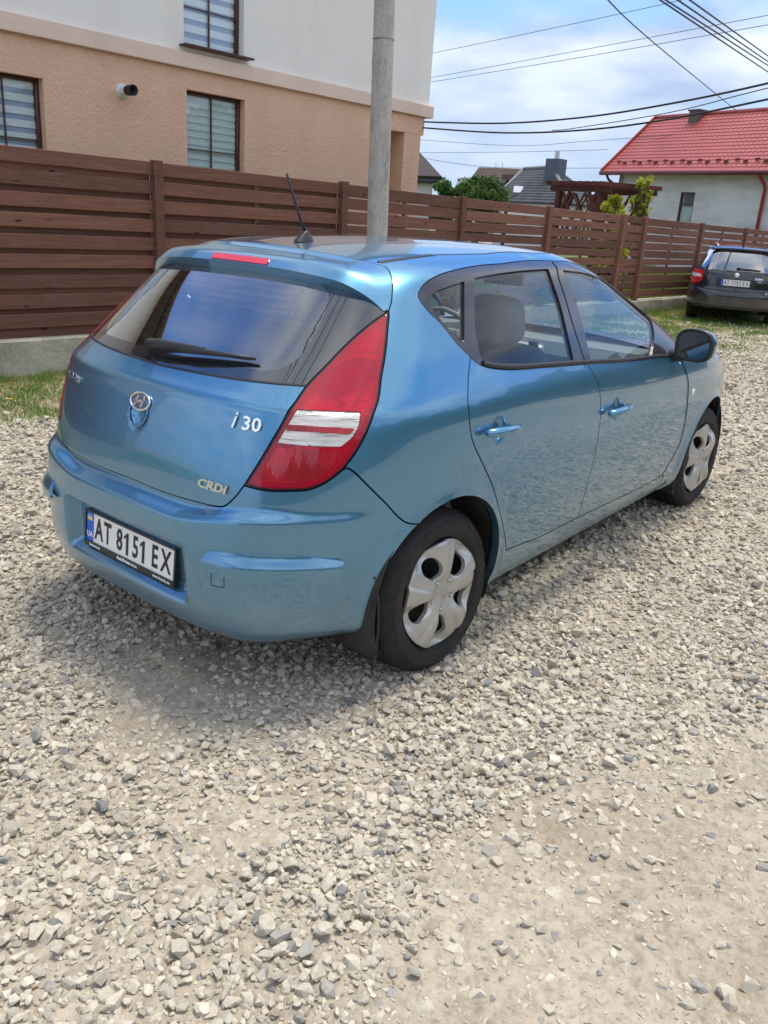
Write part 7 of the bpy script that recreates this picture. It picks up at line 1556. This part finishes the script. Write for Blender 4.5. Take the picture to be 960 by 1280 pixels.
    lowb=sym(joinc([(0,.372),(.3,.372),(.5,.377),(.5,.325),(.3,.315),(0,.315)])); surf_panel('bumper_skirt',S,lowb,[],blk,c,off=.012,rim=.03,gap=0,du=.03,dz=.03)
    # roof
    V=[];nx,ny=24,17
    for i in range(nx):
        x=-.615+(1.25+.615)*i/(nx-1); hw=.60-.02*max(0,x-.6)**2-.03*(1-min(1,(x+.615)/.3)); ze=1.425-(.012 if x<.2 else 0)-.02*max(0,(x-.9)/.4)
        for j in range(ny): q=-1+2*j/(ny-1); V.append((x-.10*(abs(q)**3)*-1*(1 if x<0 else 0),hw*q,ze+.045*(1-abs(q)**2.4)*(1-.5*math.exp(-((x+.615)/.12)))))
    obj('roof_panel',(V,[(i*ny+j,(i+1)*ny+j,(i+1)*ny+j+1,i*ny+j+1) for i in range(nx-1) for j in range(ny-1)]),navy,c,True)
    sp_=[];
    for j in range(25):
        q=-1+2*j/24; y=.60*q; xo=-.70+.06*abs(q)**3; sp_+=[(xo,y,1.405-.015*q*q),(xo+.004,y,1.43-.015*q*q),(-.56,y,1.452-.025*q*q),(-.56,y,1.40)]
    auto_smooth(obj('roof_spoiler',(sp_,[(j*4+k,j*4+(k+1)%4,(j+1)*4+(k+1)%4,(j+1)*4+k) for j in range(24) for k in range(4)]+[(0,1,2,3),(99,98,97,96)]),navy,c,True),30)
    ae=MB().tube([(-.30,0,1.46),(-.34,0,1.50),(-.50,0,1.68)],[.018,.007,.005],7).o('aerial',blk,c,True)
    wm=MB(); P=lambda u,z,o:Vector(S.pos(np.array(u),np.array(z),o)); wm.tube([P(-.02,1.055,.02),P(.05,1.06,.03),P(.30,1.045,.02)],[.02,.014,.008],8); wm.o('rear_wiper',blk,c,True)
    # plate, badges
    n=Vector((-1,0,.03)).normalized(); y=Vector((.03,0,1)).normalized(); x=y.cross(n); pm=Matrix(((x[0],y[0],n[0],-.912),(x[1],y[1],n[1],0),(x[2],y[2],n[2],.80),(0,0,0,1)))
    p=MB().box((0,0,.004),(.52,.112,.006),pm).o('number_plate',plain('white_plate',(.74,.75,.74),.38),c)
    f=MB(); f.box((0,0,0),(.70,.15,.006),pm); f.o('plate_recess',blk,p)
    MB().box((-.238,0,.008),(.042,.108,.002),pm).o('blue_band',plain('plate_blue',(.01,.12,.62),.4),p)
    ink=plain('black_plate_ink',(.012,.012,.014),.4)
    for s,xx in (('A',-.182),('T',-.128),('7',-.055),('3',-.008),('1',.040),('2',.086),('E',.150),('X',.211)):
        plate_char(s,xx,-.002,.0082,.105,.62,.001,ink,p,pm)
    em=frame_at(S,0,.945,.004); b=MB(); b.lathe([(.0,.012),(.034,.008),(.045,0)],24,'z'); obj('maker_emblem',xf((b.v,b.f),em),chrome,c,True)
    v,f_=text_mesh('Fabia',.052,.004,.2,1.3,.001); obj('badge_lettering',xf((v,f_),frame_at(S,uy(.40,.90),.90,.004)),chrome,c)
    v,f_=text_mesh('1.4',.03,.003,0,1.3,.001); obj('badge_lettering',xf((v,f_),frame_at(S,uy(.42,.85),.85,.004)),chrome,c)
    for px_ in (0,2.70):
        for sg in (1,-1):
            w=MB(); w.lathe([(.20,.02),(.215,0),(.27,-.005),(.300,.012),(.312,.035),(.313,.06),(.306,.062),(.306,.07),(.313,.072),(.313,.13),(.306,.132),(.306,.14),(.313,.142),(.312,.17),(.29,.20),(.2,.195)],56,'y'); w_=empty('wheel',(px_,-.845*sg,.308),0 if sg>0 else math.pi,c); auto_smooth(w.o('tyre',rub,w_,True),30)
            r=MB(); r.lathe([(.0,.0),(.05,-.005),(.07,.01),(.18,.015),(.20,.0),(.205,.02)],40,'y'); r.o('hubcap',MATS['hubcap_silver'],w_,True)
            MB().lathe([(.36,-.0),(.37,.3),(.05,.3)],30,'y',(px_,-.80 if sg>0 else .5,.33),math.radians(-20),math.radians(200)).o('wheel_arch_liner',dk,c,True)
    MB().box((1.4,0,.34),(4.0,1.35,.10)).o('underbody',dk,c); MB().box((1.0,0,.62),(3.2,1.5,.55)).o('cabin_floor',dk,c)
    for y_ in (.36,-.36): bevel(MB().box((1.2,y_,.95),(.14,.46,.6)).o('front_seat',plain('dark_seat',(.03,.03,.035),.9),c),.05,3)
    V=[]
    for i in range(16):
        xx=1.75+1.6*i/15; zt=np.interp(xx,[1.7,2.2,2.8,3.35],[.98,.97,.88,.70])
        for j in range(13): q=-1+2*j/12; V.append((xx,.78*q*(1-.1*max(0,xx-2.8)),zt+.05*(1-abs(q)**3)))
    obj('bonnet',(V,[(i*13+j,(i+1)*13+j,(i+1)*13+j+1,i*13+j+1) for i in range(15) for j in range(12)]),navy,c,True)
    FR=FrontSurf(S); R_=joinc([(3,.985),(2.42,.985)],[(2.42,1.2),(2.42,1.40),(3,1.42)]); surf_panel('windscreen',FR,joinc(R_,[(6-a,b) for a,b in R_[::-1]][1:-1]),[],glassm,c,off=-.003,rim=0,gap=0,du=.05,dz=.05)
    # place: rear bumper about 17 m from the camera
    h=math.radians(15.5); sc_=.90; q=at_z(919,354,.80*sc_); fwd=np.array([math.cos(h),math.sin(h)])
    c.location=(q[0]+fwd[0]*.91*sc_,q[1]+fwd[1]*.91*sc_,0); c.rotation_euler=(0,0,h); c.scale=(sc_,sc_,sc_)
    print('dark car at',tuple(c.location))
    return c

build_car(); build_dark_car()
